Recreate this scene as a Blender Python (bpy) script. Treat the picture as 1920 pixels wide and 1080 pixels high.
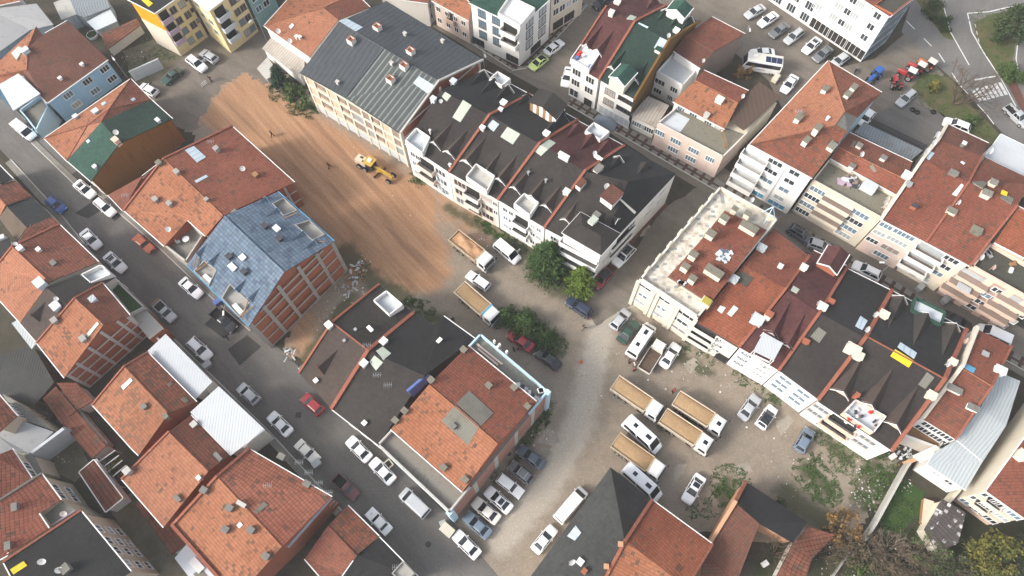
import bpy, bmesh, math, random
from mathutils import Vector, Matrix
R = math.radians
random.seed(7)
S = bpy.context.scene
for o in list(bpy.data.objects): bpy.data.objects.remove(o)
COL = S.collection

# ------------------------------------------------------------ camera
CAMH, FPX, NADX, NADY = 105.0, 1331.0, 975.0, 1130.0      # height in metres, focal length in photo pixels, nadir point
_roll = math.atan2(NADX - 960, NADY - 540)
_th = math.atan(math.hypot(NADX - 960, NADY - 540) / FPX)
FW = Vector((0, math.sin(_th), -math.cos(_th)))
_r0 = Vector((1, 0, 0)); _u0 = _r0.cross(FW)
RT = _r0 * math.cos(_roll) - _u0 * math.sin(_roll)
UP = _r0 * math.sin(_roll) + _u0 * math.cos(_roll)
CAM = Vector((0, 0, CAMH))
cam = bpy.data.cameras.new('drone_camera'); camo = bpy.data.objects.new('drone_camera', cam); COL.objects.link(camo)
cam.sensor_width = 36; cam.lens = 36 * FPX / 1920; cam.clip_end = 4000; cam.clip_start = 1
m3 = Matrix((RT, UP, -FW)).transposed()
camo.matrix_world = Matrix.Translation(CAM) @ m3.to_4x4()
S.camera = camo

# ------------------------------------------------------------ light
SUN_EL, SUN_DIR = 33.0, Vector((-0.96, -0.28, 0)).normalized()      # towards the sun
w = bpy.data.worlds.new('World'); S.world = w; w.use_nodes = True
sky = w.node_tree.nodes.new('ShaderNodeTexSky'); sky.sky_type = 'NISHITA'; sky.sun_disc = False
sky.sun_elevation = R(SUN_EL); sky.sun_rotation = math.atan2(SUN_DIR.x, SUN_DIR.y)
sky.air_density = 1.0; sky.dust_density = 4.0; sky.ozone_density = 1.0
bg = w.node_tree.nodes['Background']; bg.inputs['Strength'].default_value = 0.15
hs = w.node_tree.nodes.new('ShaderNodeHueSaturation'); hs.inputs['Saturation'].default_value = .4      # thin high cloud
w.node_tree.links.new(sky.outputs[0], hs.inputs['Color']); w.node_tree.links.new(hs.outputs[0], bg.inputs[0])
sl = bpy.data.lights.new('sun', 'SUN'); so = bpy.data.objects.new('sun', sl); COL.objects.link(so)
sl.energy = 1.5; sl.angle = R(12.0); sl.color = (1.0, 0.91, 0.80)
_sd = Vector((SUN_DIR.x * math.cos(R(SUN_EL)), SUN_DIR.y * math.cos(R(SUN_EL)), math.sin(R(SUN_EL))))
so.rotation_euler = (-_sd).to_track_quat('-Z', 'Y').to_euler()
so.location = (0, 0, 200)
S.view_settings.view_transform = 'Standard'; S.view_settings.look = 'None'
S.view_settings.exposure = 1.12; S.view_settings.gamma = 1.0
S.render.engine = 'CYCLES'; S.cycles.use_denoising = True
S.cycles.max_bounces = 4; S.cycles.diffuse_bounces = 2; S.cycles.glossy_bounces = 2; S.cycles.transmission_bounces = 2; S.cycles.volume_bounces = 1

# ------------------------------------------------------------ surveying: a sight line of the drone -> a point at a known height
TL = {'X': (0, 0, 1)}
for k, x in zip('ABCD', (0, 480, 960, 1420)): TL[k] = (x, 0, 3.0)
for k, x in zip('EFGI', (0, 480, 960, 1420)): TL[k] = (x, 340, 2.842)
for k, x in zip('JKLM', (0, 480, 960, 1420)): TL[k] = (x, 700, 2.842)
for k, x, y in (('N1',740,120),('N2',860,160),('N3',1000,200),('N4',900,300),('Q1',1360,200),('Q2',1640,220),('Q3',1640,420),('Q4',1280,560),
                ('Q5',1440,480),('Q6',1480,620),('Q7',1640,600),('R1',0,300),('R3',0,720),('R4',0,840),('R5',160,600),('R6',220,720),('R7',300,840),('R8',540,840),('S1',540,100)):
    TL[k] = (x, y, 4.5)
TL['R2'] = (0, 480, 3.856); TL['S2'] = (1100, 340, 3.375); TL['S3'] = (830, 640, 3.087); TL['S4'] = (340, 340, 3.176)
def ray(t, x, y):
    ox, oy, s = TL[t]; px, py = ox + x / s, oy + y / s
    return FW + RT * ((px - 960) / FPX) + UP * ((540 - py) / FPX)
def P(t, x, y, h=0.0):
    d = ray(t, x, y); return CAM + d * ((CAMH - h) / -d.z)

# ------------------------------------------------------------ mesh builder
class MB:
    def __init__(s): s.v = []; s.f = []; s.m = []; s.sm = []
    def face(s, pts, m=0, sm=False):
        i = len(s.v); s.v += [Vector(p) for p in pts]; s.f.append(tuple(range(i, i + len(pts)))); s.m.append(m); s.sm.append(sm)
    def grid(s, rows, m=0, close=False, sm=True):          # rows of points, loft between them with shared vertices
        b = len(s.v); n = len(rows[0])
        for r in rows: s.v += [Vector(p) for p in r]
        for i in range(len(rows) - 1):
            for j in range(n if close else n - 1):
                k = (j + 1) % n
                s.f.append((b + i*n + j, b + i*n + k, b + (i+1)*n + k, b + (i+1)*n + j)); s.m.append(m); s.sm.append(sm)
        return b
    def ob(s, c, ax, ay, az, m=0, mt=None):                # oriented box: centre of base, half axes ax ay, full axis az
        c, ax, ay, az = Vector(c), Vector(ax), Vector(ay), Vector(az)
        q = [c - ax - ay, c + ax - ay, c + ax + ay, c - ax + ay]; t = [p + az for p in q]
        s.face(q[::-1], m); s.face(t, m if mt is None else mt)
        for i in range(4): s.face([q[i], q[(i+1) % 4], t[(i+1) % 4], t[i]], m)
    def box(s, c, sx, sy, sz, rz=0, m=0, mt=None):
        ca, sa = math.cos(rz), math.sin(rz)
        s.ob(c, (ca*sx/2, sa*sx/2, 0), (-sa*sy/2, ca*sy/2, 0), (0, 0, sz), m, mt)
    def prism(s, poly, z0, z1, m=0, mt=None, bottom=True):
        p = [Vector((q[0], q[1], 0)) for q in poly]
        if area2(p) < 0: p = p[::-1]
        lo = [Vector((q.x, q.y, z0)) for q in p]; hi = [Vector((q.x, q.y, z1)) for q in p]
        s.face(hi, m if mt is None else mt)
        if bottom: s.face(lo[::-1], m)
        n = len(p)
        for i in range(n): s.face([lo[i], lo[(i+1) % n], hi[(i+1) % n], hi[i]], m)
    def tube(s, a, b, r0, r1=None, n=6, m=0, cap=True):
        a, b = Vector(a), Vector(b); r1 = r0 if r1 is None else r1
        d = (b - a)
        if d.length < 1e-5: return
        d.normalize(); x = d.orthogonal().normalized(); y = d.cross(x)
        ra = [a + (x*math.cos(t) + y*math.sin(t))*r0 for t in [2*math.pi*i/n for i in range(n)]]
        rb = [b + (x*math.cos(t) + y*math.sin(t))*r1 for t in [2*math.pi*i/n for i in range(n)]]
        s.grid([ra, rb], m, True, n > 5)
        if cap: s.face(ra[::-1], m); s.face(rb, m)
    def bar(s, a, b, wd, ht, m=0, up=(0, 0, 1)):          # rectangular bar along a-b, bottom on the line
        a, b, up = Vector(a), Vector(b), Vector(up); d = (b - a)
        if d.length < 1e-5: return
        sd = d.cross(up).normalized() * wd / 2; u = up * ht
        q0 = [a - sd, a + sd, a + sd + u, a - sd + u]; q1 = [b - sd, b + sd, b + sd + u, b - sd + u]
        s.face(q0[::-1], m); s.face(q1, m)
        for i in range(4): s.face([q0[i], q0[(i+1) % 4], q1[(i+1) % 4], q1[i]], m)
    def mesh(s, name, mats, off=Vector((0, 0, 0)), sharp=None):
        me = bpy.data.meshes.new(name)
        me.from_pydata([tuple(p - off) for p in s.v], [], s.f)
        for mm in mats: me.materials.append(MT[mm] if isinstance(mm, str) else mm)
        uvl = me.uv_layers.new(name='UVMap'); data = uvl.data
        for p in me.polygons:
            p.material_index = s.m[p.index]; p.use_smooth = s.sm[p.index]
            n = p.normal
            if abs(n.z) > 0.9995 or n.length < .5: u = Vector((1, 0, 0)); v = Vector((0, 1, 0))
            else: u = Vector((-n.y, n.x, 0)).normalized(); v = n.cross(u)
            for li in p.loop_indices:
                co = me.vertices[me.loops[li].vertex_index].co + off
                data[li].uv = (co.dot(u), co.dot(v))
        if sharp: me.set_sharp_from_angle(angle=R(sharp))
        return me
    def build(s, name, mats, parent=None, sharp=None):
        off = Vector(parent.location) if parent is not None else Vector((0, 0, 0))
        if parent is not None and parent.parent is not None: off = off + Vector(parent.parent.location)
        o = bpy.data.objects.new(name, s.mesh(name, mats if isinstance(mats, (list, tuple)) else [mats], off, sharp))
        COL.objects.link(o); o.parent = parent
        return o
def area2(p): return sum(p[i].x*p[(i+1) % len(p)].y - p[(i+1) % len(p)].x*p[i].y for i in range(len(p)))
def empty(name, loc=(0, 0, 0), rz=0):
    o = bpy.data.objects.new(name, None); COL.objects.link(o); o.location = loc; o.rotation_euler.z = rz; o.empty_display_size = .3; return o
def tag(o, label=None, cat=None, group=None, kind=None):
    if label: o['label'] = label
    if cat: o['category'] = cat
    if group: o['group'] = group
    if kind: o['kind'] = kind
    return o
def link(name, me, parent, loc=(0, 0, 0), rz=0):
    o = bpy.data.objects.new(name, me); COL.objects.link(o); o.parent = parent; o.location = loc; o.rotation_euler.z = rz; return o

# ------------------------------------------------------------ materials
MT = {}
class N:
    def __init__(s, name, rough=.85, spec=.25, metal=0):
        s.mat = bpy.data.materials.new(name); s.mat.use_nodes = True; s.nt = s.mat.node_tree
        s.b = s.nt.nodes['Principled BSDF']; s.b.inputs['Roughness'].default_value = rough
        s.b.inputs['Specular IOR Level'].default_value = spec; s.b.inputs['Metallic'].default_value = metal
        MT[name] = s.mat
    def put(s, sock, v):
        if hasattr(v, 'is_output'): s.nt.links.new(v, sock)
        elif isinstance(v, (tuple, list)) and len(v) == 3 and sock.type == 'RGBA': sock.default_value = (*v, 1)
        else: sock.default_value = v
    def n(s, t, out=0, props=None, **ins):
        nd = s.nt.nodes.new('ShaderNode' + t)
        for k, v in (props or {}).items(): setattr(nd, k, v)
        for k, v in ins.items():
            key = int(k[1:]) if k[0] == 'i' and k[1:].isdigit() else k
            s.put(nd.inputs[key], v)
        return nd.outputs[out]
    def math(s, op, a, b=0.0, c=0.0, clamp=False): return s.n('Math', 0, {'operation': op, 'use_clamp': clamp}, i0=a, i1=b, i2=c)
    def vm(s, op, a, b=(0, 0, 0)): return s.n('VectorMath', 0, {'operation': op}, i0=a, i1=b)
    def mix(s, f, a, b, bl='MIX'):
        nd = s.nt.nodes.new('ShaderNodeMix'); nd.data_type = 'RGBA'; nd.blend_type = bl
        s.put(nd.inputs[0], f); s.put(nd.inputs[6], a); s.put(nd.inputs[7], b); return nd.outputs[2]
    def ramp(s, v, lo, hi): return s.n('MapRange', 0, {'interpolation_type': 'SMOOTHSTEP'}, i0=v, i1=lo, i2=hi, i3=0.0, i4=1.0)
    def pos(s): return s.n('NewGeometry', 0)
    def uv(s): return s.n('UVMap', 0)
    def noise(s, vec, scale, det=4, rough=.55): return s.n('TexNoise', 0, None, Vector=vec, Scale=scale, Detail=det, Roughness=rough)
    def col(s, v): s.put(s.b.inputs['Base Color'], v)
    def gray(s, f): return s.n('CombineColor', 0, None, i0=f, i1=f, i2=f)
    def bump(s, h, st=.5, dist=.05): s.put(s.b.inputs['Normal'], s.n('Bump', 0, None, Strength=st, Distance=dist, Height=h))

def m_plain(name, c, rough=.6, spec=.3, metal=0, var=.12, scale=2.0):
    a = N(name, rough, spec, metal); p = a.n('TexCoord', 3)
    f = a.noise(p, scale, 4)
    a.col(a.mix(f, tuple(x*(1-var) for x in c), tuple(min(1, x*(1+var)) for x in c))); return a.mat
def m_wall(name, c, stain=(.22, .2, .17), amt=.35, rough=.9, scale=.5):
    a = N(name, rough, .15); p = a.pos()
    st = a.vm('MULTIPLY', p, (1.6, 1.6, .25)); f1 = a.noise(st, scale*1.4, 6, .6); f2 = a.noise(p, .25, 3)
    k = a.math('MULTIPLY', a.ramp(f1, .52, .78), amt)
    base = a.mix(f2, tuple(x*.92 for x in c), tuple(min(1, x*1.06) for x in c))
    a.col(a.mix(k, base, stain)); a.bump(a.noise(p, 6, 3), .25, .02); return a.mat
def m_tile(name, c1, c2, dark=(.075, .055, .04), amt=.12, tw=.30, th=.42, var=.24, course=.42, col=.22, bump=.8, rough=.85, big=.10):
    a = N(name, rough, .2); uv = a.uv(); p = a.pos()
    g = a.vm('DIVIDE', uv, (tw, th, 1)); cell = a.vm('FLOOR', g)
    fr = a.vm('FRACTION', g)
    sx = a.n('SeparateXYZ', 0, None, Vector=fr); sy = a.n('SeparateXYZ', 1, None, Vector=fr)
    wn = a.n('TexWhiteNoise', 0, {'noise_dimensions': '3D'}, Vector=cell)
    n1 = a.ramp(a.noise(p, big, 5, .6), .35, .65); n2 = a.noise(p, .55, 5, .6)
    # broken, replaced or mossy tiles come in little runs two or three tiles wide
    g2 = a.vm('FLOOR', a.vm('DIVIDE', uv, (tw*1.6, th*1.0, 1))); w2 = a.n('TexWhiteNoise', 0, {'noise_dimensions': '3D'}, Vector=g2)
    mask = a.math('ADD', a.math('MULTIPLY', w2, .62), a.math('MULTIPLY', n2, .62))
    dk = a.ramp(mask, .91 - amt*.5, .96 - amt*.5)
    base = a.mix(n1, c1, c2)
    val = a.math('ADD', 1 - var/2, a.math('MULTIPLY', wn, var))
    line = a.math('SUBTRACT', 1.0, a.math('MULTIPLY', a.ramp(sy, .26, .04), course))
    lin2 = a.math('SUBTRACT', 1.0, a.math('MULTIPLY', a.ramp(sx, .3, .05), col))
    soot = a.math('SUBTRACT', 1.04, a.math('MULTIPLY', a.ramp(a.noise(p, .33, 6, .65), .5, .8), .28))
    v = a.math('MULTIPLY', a.math('MULTIPLY', val, soot), a.math('MULTIPLY', line, lin2))
    c = a.mix(1.0, a.mix(a.math('MULTIPLY', dk, a.math('ADD', .35, a.math('MULTIPLY', wn, .55))), base, dark), a.gray(v), 'MULTIPLY')
    a.col(c)
    h = a.math('ADD', a.math('MULTIPLY', a.math('SINE', a.math('MULTIPLY', sx, math.pi)), .6), a.math('MULTIPLY', sy, -.5))
    a.bump(h, bump, .05); return a.mat
def m_rib(name, c, pitch=.35, dirt=(.2, .2, .2), amt=.3, rough=.5, spec=.4, metal=0, depth=.6, seam=.25, axis=0):
    a = N(name, rough, spec, metal); uv = a.uv(); p = a.pos()
    u = a.n('SeparateXYZ', axis, None, Vector=uv)
    f = a.math('FRACT', a.math('DIVIDE', u, pitch))
    n = a.ramp(a.noise(p, .45, 6, .65), .45, .75)
    ln = a.math('SUBTRACT', 1.0, a.math('MULTIPLY', a.ramp(a.math('ABSOLUTE', a.math('SUBTRACT', f, .5)), .3, .48), seam))
    a.col(a.mix(1.0, a.mix(a.math('MULTIPLY', n, amt), c, dirt), a.gray(ln), 'MULTIPLY'))
    a.bump(a.math('SINE', a.math('MULTIPLY', f, math.pi)), depth, .05); return a.mat

m_tile('tile_orange', (0.252, 0.100, 0.053), (0.293, 0.123, 0.068), amt=.13)  # orange lifted to put sunlight into the left-facing slopes
m_tile('tile_orange_clean', (0.268, 0.111, 0.065), (0.300, 0.131, 0.076), amt=.02)  # clean tiles, colour brightened for lit slopes
m_tile('tile_mossy', (0.243, 0.100, 0.055), (0.293, 0.123, 0.068), (.12, .08, .05), amt=.30)  # mossy tiles, their base orange raised for lit slopes
m_tile('tile_red', (0.163, 0.055, 0.036), (0.209, 0.074, 0.047), amt=.10)
m_tile('tile_redmoss', (0.190, 0.065, 0.040), (0.236, 0.087, 0.053), (.085, .06, .042), amt=.42)
m_tile('tile_brown', (0.099, 0.042, 0.030), (0.129, 0.057, 0.040), amt=.10)
m_tile('tile_redbrown', (0.144, 0.052, 0.035), (0.190, 0.072, 0.047), amt=.14)
m_tile('tile_grid', (0.228, 0.076, 0.049), (0.274, 0.103, 0.065), amt=.12, tw=.42, th=.5, course=.5, col=.33)
m_tile('tile_shed', (0.129, 0.047, 0.030), (0.190, 0.076, 0.049), amt=.2, tw=.5, th=.6, course=.55, col=.3)
m_tile('tile_scarlet', (0.179, 0.057, 0.032), (0.236, 0.080, 0.043), amt=.06)
m_tile('shingle_dark', (0.028, 0.024, 0.023), (0.037, 0.033, 0.030), (.03, .028, .027), amt=.02, tw=.5, th=.4, var=.2, course=.18, col=.04, bump=.25)
m_tile('shingle_black', (0.018, 0.018, 0.018), (0.024, 0.024, 0.025), (.015, .015, .015), amt=.02, tw=.5, th=.4, var=.2, course=.15, col=.04, bump=.2)
m_tile('shingle_brown', (0.050, 0.038, 0.033), (0.063, 0.047, 0.040), (.05, .04, .035), amt=.03, tw=.5, th=.4, var=.2, course=.2, col=.05, bump=.25)
m_tile('shingle_maroon', (.060, .024, .024), (.085, .034, .032), (.04, .02, .02), amt=.03, tw=.5, th=.4, var=.25, course=.2, col=.05, bump=.25)
m_tile('shingle_green', (.020, .055, .042), (.028, .072, .054), (.02, .045, .035), amt=.03, tw=.5, th=.4, var=.3, course=.3, col=.1, bump=.3)
m_tile('shingle_darkgreen', (.018, .036, .029), (.025, .047, .036), (.02, .03, .025), amt=.03, tw=.5, th=.4, var=.3, course=.3, col=.1, bump=.3)
m_tile('shingle_blue', (.098, .138, .188), (.12, .16, .21), (.06, .08, .125), amt=.16, tw=.55, th=.55, var=.3, course=.5, col=.3, bump=.4)
m_rib('seam_slate', (.052, .059, .066), .9, (.022, .024, .026), .5, .55, .3, 0, .5, .35)
m_rib('batten_slate', (.06, .068, .066), 1.0, (.035, .04, .04), .6, .6, .3, 0, .9, -1.9)
m_rib('metal_white', (.46, .485, .505), .4, (.35, .37, .4), .4, .45, .4, 0, .3, .14)
m_rib('metal_pale', (.36, .40, .42), .45, (.3, .32, .34), .35, .5, .4, 0, .6, .22)
m_rib('metal_grey', (.20, .23, .25), .5, (.12, .07, .05), .45, .55, .4, 0, .8, .35)
m_rib('metal_dark', (.035, .036, .036), .4, (.06, .065, .055), .5, .7, .2, 0, .7, .35)
m_rib('wood_planks', (.11, .085, .065), .35, (.05, .04, .03), .5, .9, .1, 0, .5, .4)
m_rib('sheet_old', (.36, .33, .29), .55, (.16, .11, .08), .6, .7, .2, 0, .6, .3)
m_rib('sheet_brown', (.085, .058, .045), .8, (.05, .035, .03), .3, .8, .2, 0, .3, .2)
m_rib('patch_grey', (.17, .165, .14), .3, (.10, .09, .07), .5, .85, .15, 0, .6, .25)
m_rib('skylight_green', (.40, .44, .37), .3, (.25, .28, .22), .4, .4, .4, 0, .3, .15)
m_rib('skylight_blue', (.42, .50, .56), .9, (.3, .36, .4), .4, .3, .5, 0, .2, .25)
m_rib('panel_yellow', (.75, .52, .02), .45, (.45, .33, .03), .4, .5, .3, 0, .4, .2)
m_wall('white', (.70, .69, .67), (.45, .42, .38), .25)
m_wall('offwhite', (.60, .575, .525), (.35, .31, .26), .4)
m_wall('cream', (.56, .50, .41), (.34, .28, .21), .35)
m_wall('beige', (.46, .40, .30), (.25, .2, .15), .4)
m_wall('pink', (.60, .48, .42), (.34, .27, .23), .3)
m_wall('peach', (.62, .45, .36), (.36, .24, .18), .3)
m_wall('rose', (.36, .255, .215), (.28, .19, .16), .3)
m_wall('skyblue', (.27, .45, .62), (.2, .3, .38), .3)
m_wall('paleblue', (.42, .58, .68), (.3, .38, .42), .3)
m_wall('trim_blue', (.10, .30, .46), (.12, .22, .3), .3)
m_wall('teal', (.22, .36, .36), (.15, .22, .22), .3)
m_wall('yellow', (.68, .56, .30), (.38, .30, .19), .35)
m_wall('tarp_orange', (.75, .26, .01), (.45, .17, .02), .35)
m_wall('greywall', (.26, .265, .27), (.13, .13, .13), .6)
m_wall('palegrey', (.46, .49, .51), (.24, .25, .26), .5)
m_wall('taupe', (.24, .185, .155), (.15, .12, .1), .4)
m_wall('ivory', (.60, .55, .45), (.42, .34, .24), .35)
m_wall('concrete', (.30, .29, .27), (.15, .14, .13), .6)
m_wall('concrete_pale', (.42, .41, .38), (.2, .19, .17), .6)
m_wall('render_lilac', (.34, .36, .43), (.2, .21, .25), .7)
m_wall('roof_concrete', (.20, .195, .17), (.085, .08, .065), .8, .95, .9)
m_wall('roof_moss', (.175, .165, .13), (.06, .058, .035), .8, .95, .9)
m_wall('roof_black', (.06, .06, .05), (.12, .115, .08), .6, .95, .9)
m_wall('brickred', (.30, .105, .062), (.17, .07, .05), .5)
m_wall('brick_peach', (.52, .38, .28), (.36, .25, .18), .5)
m_wall('brickorange', (.44, .25, .15), (.32, .15, .09), .4)
m_wall('coping_red', (.24, .085, .055), (.42, .30, .22), .45, .9, 1.2)
m_wall('rustboard', (.23, .10, .024), (.07, .04, .018), .8, .8, .6)
m_wall('mossboard', (.16, .085, .025), (.13, .12, .03), .8, .8, 1.0)
m_wall('chimney_grey', (.17, .165, .15), (.09, .085, .075), .6)
m_wall('whiteroof', (.52, .56, .59), (.42, .46, .5), .4)
m_wall('lilac_wall', (.40, .31, .38), (.2, .18, .2), .3)
m_plain('glass', (.035, .045, .055), .12, .5, 0, .3, .5)
m_plain('glass_blue', (.13, .19, .24), .12, .5, 0, .3, .5)
m_plain('curtain', (.33, .35, .36), .35, .4, 0, .25, .8)
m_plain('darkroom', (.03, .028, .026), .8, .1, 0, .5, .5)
m_plain('frame_white', (.68, .68, .67), .5, .3, 0, .04)
m_plain('frame_dark', (.05, .05, .06), .5, .3, 0, .1)
m_plain('whitepaint', (.66, .66, .65), .5, .3, 0, .05)
m_plain('dishwhite', (.72, .71, .68), .5, .3, 0, .08)
m_plain('steel', (.35, .36, .37), .4, .5, .3, .1)
m_plain('rubber', (.015, .015, .016), .85, .2, 0, .2)
m_plain('wood', (.26, .15, .075), .85, .15, 0, .3)
m_plain('bark', (.10, .075, .055), .95, .1, 0, .3)
m_plain('bark_grey', (.16, .125, .10), .95, .1, 0, .3)
m_plain('redplastic', (.55, .03, .02), .5, .3, 0, .15)
m_plain('bluesheet', (.10, .15, .36), .6, .3, 0, .15)
# stone paving of the old roof terrace
a = N('stone_flags', .9, .15); uv = a.uv(); p = a.pos()
g = a.vm('DIVIDE', uv, (.6, .42, 1)); cell = a.vm('FLOOR', g); wn = a.n('TexWhiteNoise', 0, {'noise_dimensions': '3D'}, Vector=cell)
d1 = a.ramp(a.noise(p, .9, 7, .7), .42, .72)
c0 = a.mix(a.ramp(wn, .0, 1.0), (.46, .43, .37), (.64, .61, .54)); c0 = a.mix(a.math('MULTIPLY', a.ramp(wn, .9, .93), .8), c0, (.16, .19, .23))
a.col(a.mix(a.math('MULTIPLY', d1, .65), c0, (.20, .15, .09)))
# ------------------------------------------------------------ ground materials
def m_ground(name, c1, c2, c3, fine=9, stretch=None, amt=.5, rough=.95, attr=False, cols=None, mid=.5):
    a = N(name, rough, .12); p = a.pos()
    q = p
    if stretch: q = a.vm('MULTIPLY', a.n('VectorRotate', 0, {'rotation_type': 'Z_AXIS'}, Vector=p, Angle=-stretch[0]), (stretch[1], stretch[2], 1))
    n1 = a.ramp(a.noise(q, .12, 6, .6), .35, .68); n2 = a.ramp(a.noise(q, mid, 7, .65), .38, .7); n3 = a.noise(p, fine, 3, .7); n4 = a.ramp(a.noise(p, 3.2, 4, .7), .45, .7)
    c = a.mix(n1, c1, c2); c = a.mix(a.math('MULTIPLY', n2, amt), c, c3)
    if attr:
        at = a.nt.nodes.new('ShaderNodeAttribute'); at.attribute_name = 'mask'
        sep = a.nt.nodes.new('ShaderNodeSeparateColor'); a.nt.links.new(at.outputs[0], sep.inputs[0])
        wob = a.math('SUBTRACT', a.noise(p, .45, 6, .65), .5)
        for i, cc in enumerate(cols):
            k = a.ramp(a.math('ADD', sep.outputs[i], a.math('MULTIPLY', wob, .9)), .2, .75)
            if i == 1:      # ruts of the levelled red earth
                qq = a.vm('MULTIPLY', a.n('VectorRotate', 0, {'rotation_type': 'Z_AXIS'}, Vector=p, Angle=-EARTH_A), (.07, 1.0, 1)); dd = a.noise(a.vm('ADD', qq, a.vm('MULTIPLY', a.n('TexNoise', 1, None, Vector=p, Scale=.05, Detail=1.0), (0, 1.6, 0))), .9, 7, .68)
                cc = a.mix(a.ramp(dd, .30, .70), (.285, .155, .085), (.425, .25, .145)); cc = a.mix(a.math('MULTIPLY', a.ramp(a.noise(p, .35, 5, .65), .5, .75), .45), cc, (.36, .23, .15))
            if i == 1: cc = a.mix(a.math('MULTIPLY', a.ramp(a.noise(a.vm('MULTIPLY', qq, (.6, .55, 1)), .8, 3, .5), .54, .66), .6), cc, (.19, .105, .064))
            c = a.mix(a.math('MULTIPLY', k, (.75, .96, .85)[i]), c, cc)
    v = a.math('ADD', .72, a.math('MULTIPLY', n3, .55)); v = a.math('MULTIPLY', v, a.math('ADD', .9, a.math('MULTIPLY', n4, .22)))
    a.col(a.mix(1.0, c, a.gray(v), 'MULTIPLY')); a.bump(n3, .5, .05); return a.mat
GR = (.25, .212, .17)
_e = P('X', 830, 520) - P('X', 470, 140); EARTH_A = math.atan2(_e.y, _e.x)
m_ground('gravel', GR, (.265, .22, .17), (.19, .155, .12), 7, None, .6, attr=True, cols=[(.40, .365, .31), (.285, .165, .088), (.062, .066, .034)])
_e = P('X', 830, 520) - P('X', 470, 140); EARTH_A = math.atan2(_e.y, _e.x)
_e = P('X', 900, 1040) - P('X', 170, 350); STREET_A = math.atan2(_e.y, _e.x)
m_ground('earth', (.31, .155, .085), (.36, .195, .115), (.215, .108, .058), 5, (EARTH_A, .12, 1.5), .8, mid=.7)
m_ground('asphalt', (.132, .124, .116), (.158, .149, .139), (.098, .092, .086), 12, (STREET_A, .3, 1.2), .6)
m_ground('asphalt_dusty', (.165, .143, .118), (.20, .175, .147), (.115, .102, .087), 9, (R(-35), .4, 1.2), .6)
m_ground('asphalt_road', (.165, .158, .15), (.19, .183, .175), (.12, .116, .11), 10, (R(60), .3, 1.0), .5)
m_ground('asphalt_patch', (.048, .046, .045), (.06, .058, .055), (.04, .04, .04), 12, None, .5)
m_ground('soil', (.055, .048, .036), (.072, .062, .046), (.034, .036, .022), 6, None, .7)
m_ground('yard_earth', (.13, .115, .085), (.16, .14, .10), (.075, .08, .04), 6, None, .7)
m_ground('lawn', (.095, .10, .045), (.125, .105, .055), (.06, .085, .025), 8, None, .7)
m_ground('allotment', (.036, .040, .022), (.055, .05, .032), (.028, .035, .014), 6, None, .7)
m_ground('lawn_green', (.035, .075, .018), (.055, .09, .03), (.03, .05, .02), 8, None, .7)
m_ground('paver_grey', (.20, .19, .17), (.24, .225, .20), (.14, .13, .12), 6, None, .5)
m_ground('paver_band', (.075, .048, .038), (.095, .06, .046), (.05, .038, .032), 6, None, .5)
m_ground('paver_red', (.12, .058, .045), (.15, .072, .055), (.08, .05, .04), 6, None, .5)
m_ground('sand', (.36, .24, .13), (.41, .28, .155), (.31, .205, .115), 10, None, .5)
m_ground('rubble', (.28, .25, .21), (.34, .31, .26), (.2, .17, .13), 4, None, .6)
m_plain('roadpaint', (.62, .62, .6), .8, .2, 0, .25, 3)
m_plain('paint_worn', (.40, .39, .37), .85, .2, 0, .3, 3)

from mathutils import noise as mn
def fbm(x, y, s=1.0): return mn.fractal(Vector((x*s, y*s, 3.1)), 1.0, 2.0, 4)
def pxpoly(l, h=0.0):      # 'X,x,y' style flat list of photo positions on the ground
    return [P('X', l[i], l[i+1], h) for i in range(0, len(l), 2)]
def inside(p, poly):
    c = False; n = len(poly); j = n - 1
    for i in range(n):
        a, b = poly[i], poly[j]
        if (a.y > p[1]) != (b.y > p[1]) and p[0] < (b.x-a.x)*(p[1]-a.y)/(b.y-a.y)+a.x: c = not c
        j = i
    return c
def dpoly(x, y, pts):
    best = 1e9; q = Vector((x, y))
    for a, b in zip(pts[:-1], pts[1:]):
        a2, d = Vector(a[:2]), Vector(b[:2]) - Vector(a[:2])
        t = max(0, min(1, (q - a2).dot(d) / max(d.length_squared, 1e-6))); best = min(best, (a2 + d*t - q).length)
    return best
def sheet(name, poly, z, m, rag=0.0, kind='structure', label=None, step=.7):
    if rag:
        out = []
        for i in range(len(poly)):
            a, b = poly[i], poly[(i+1) % len(poly)]; L = (b-a).length; n = max(1, int(L/step))
            nn = Vector((-(b-a).y, (b-a).x, 0)).normalized()
            for k in range(n):
                q = a.lerp(b, k/n); out.append(q + nn*fbm(q.x, q.y, .35)*rag + nn*fbm(q.x, q.y, 1.4)*rag*.4)
        poly = out
    mb = MB(); p = [Vector((q.x, q.y, z)) for q in poly]
    if area2(p) < 0: p = p[::-1]
    mb.face(p); o = mb.build(name, m); tag(o, label, None, None, kind); return o
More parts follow.
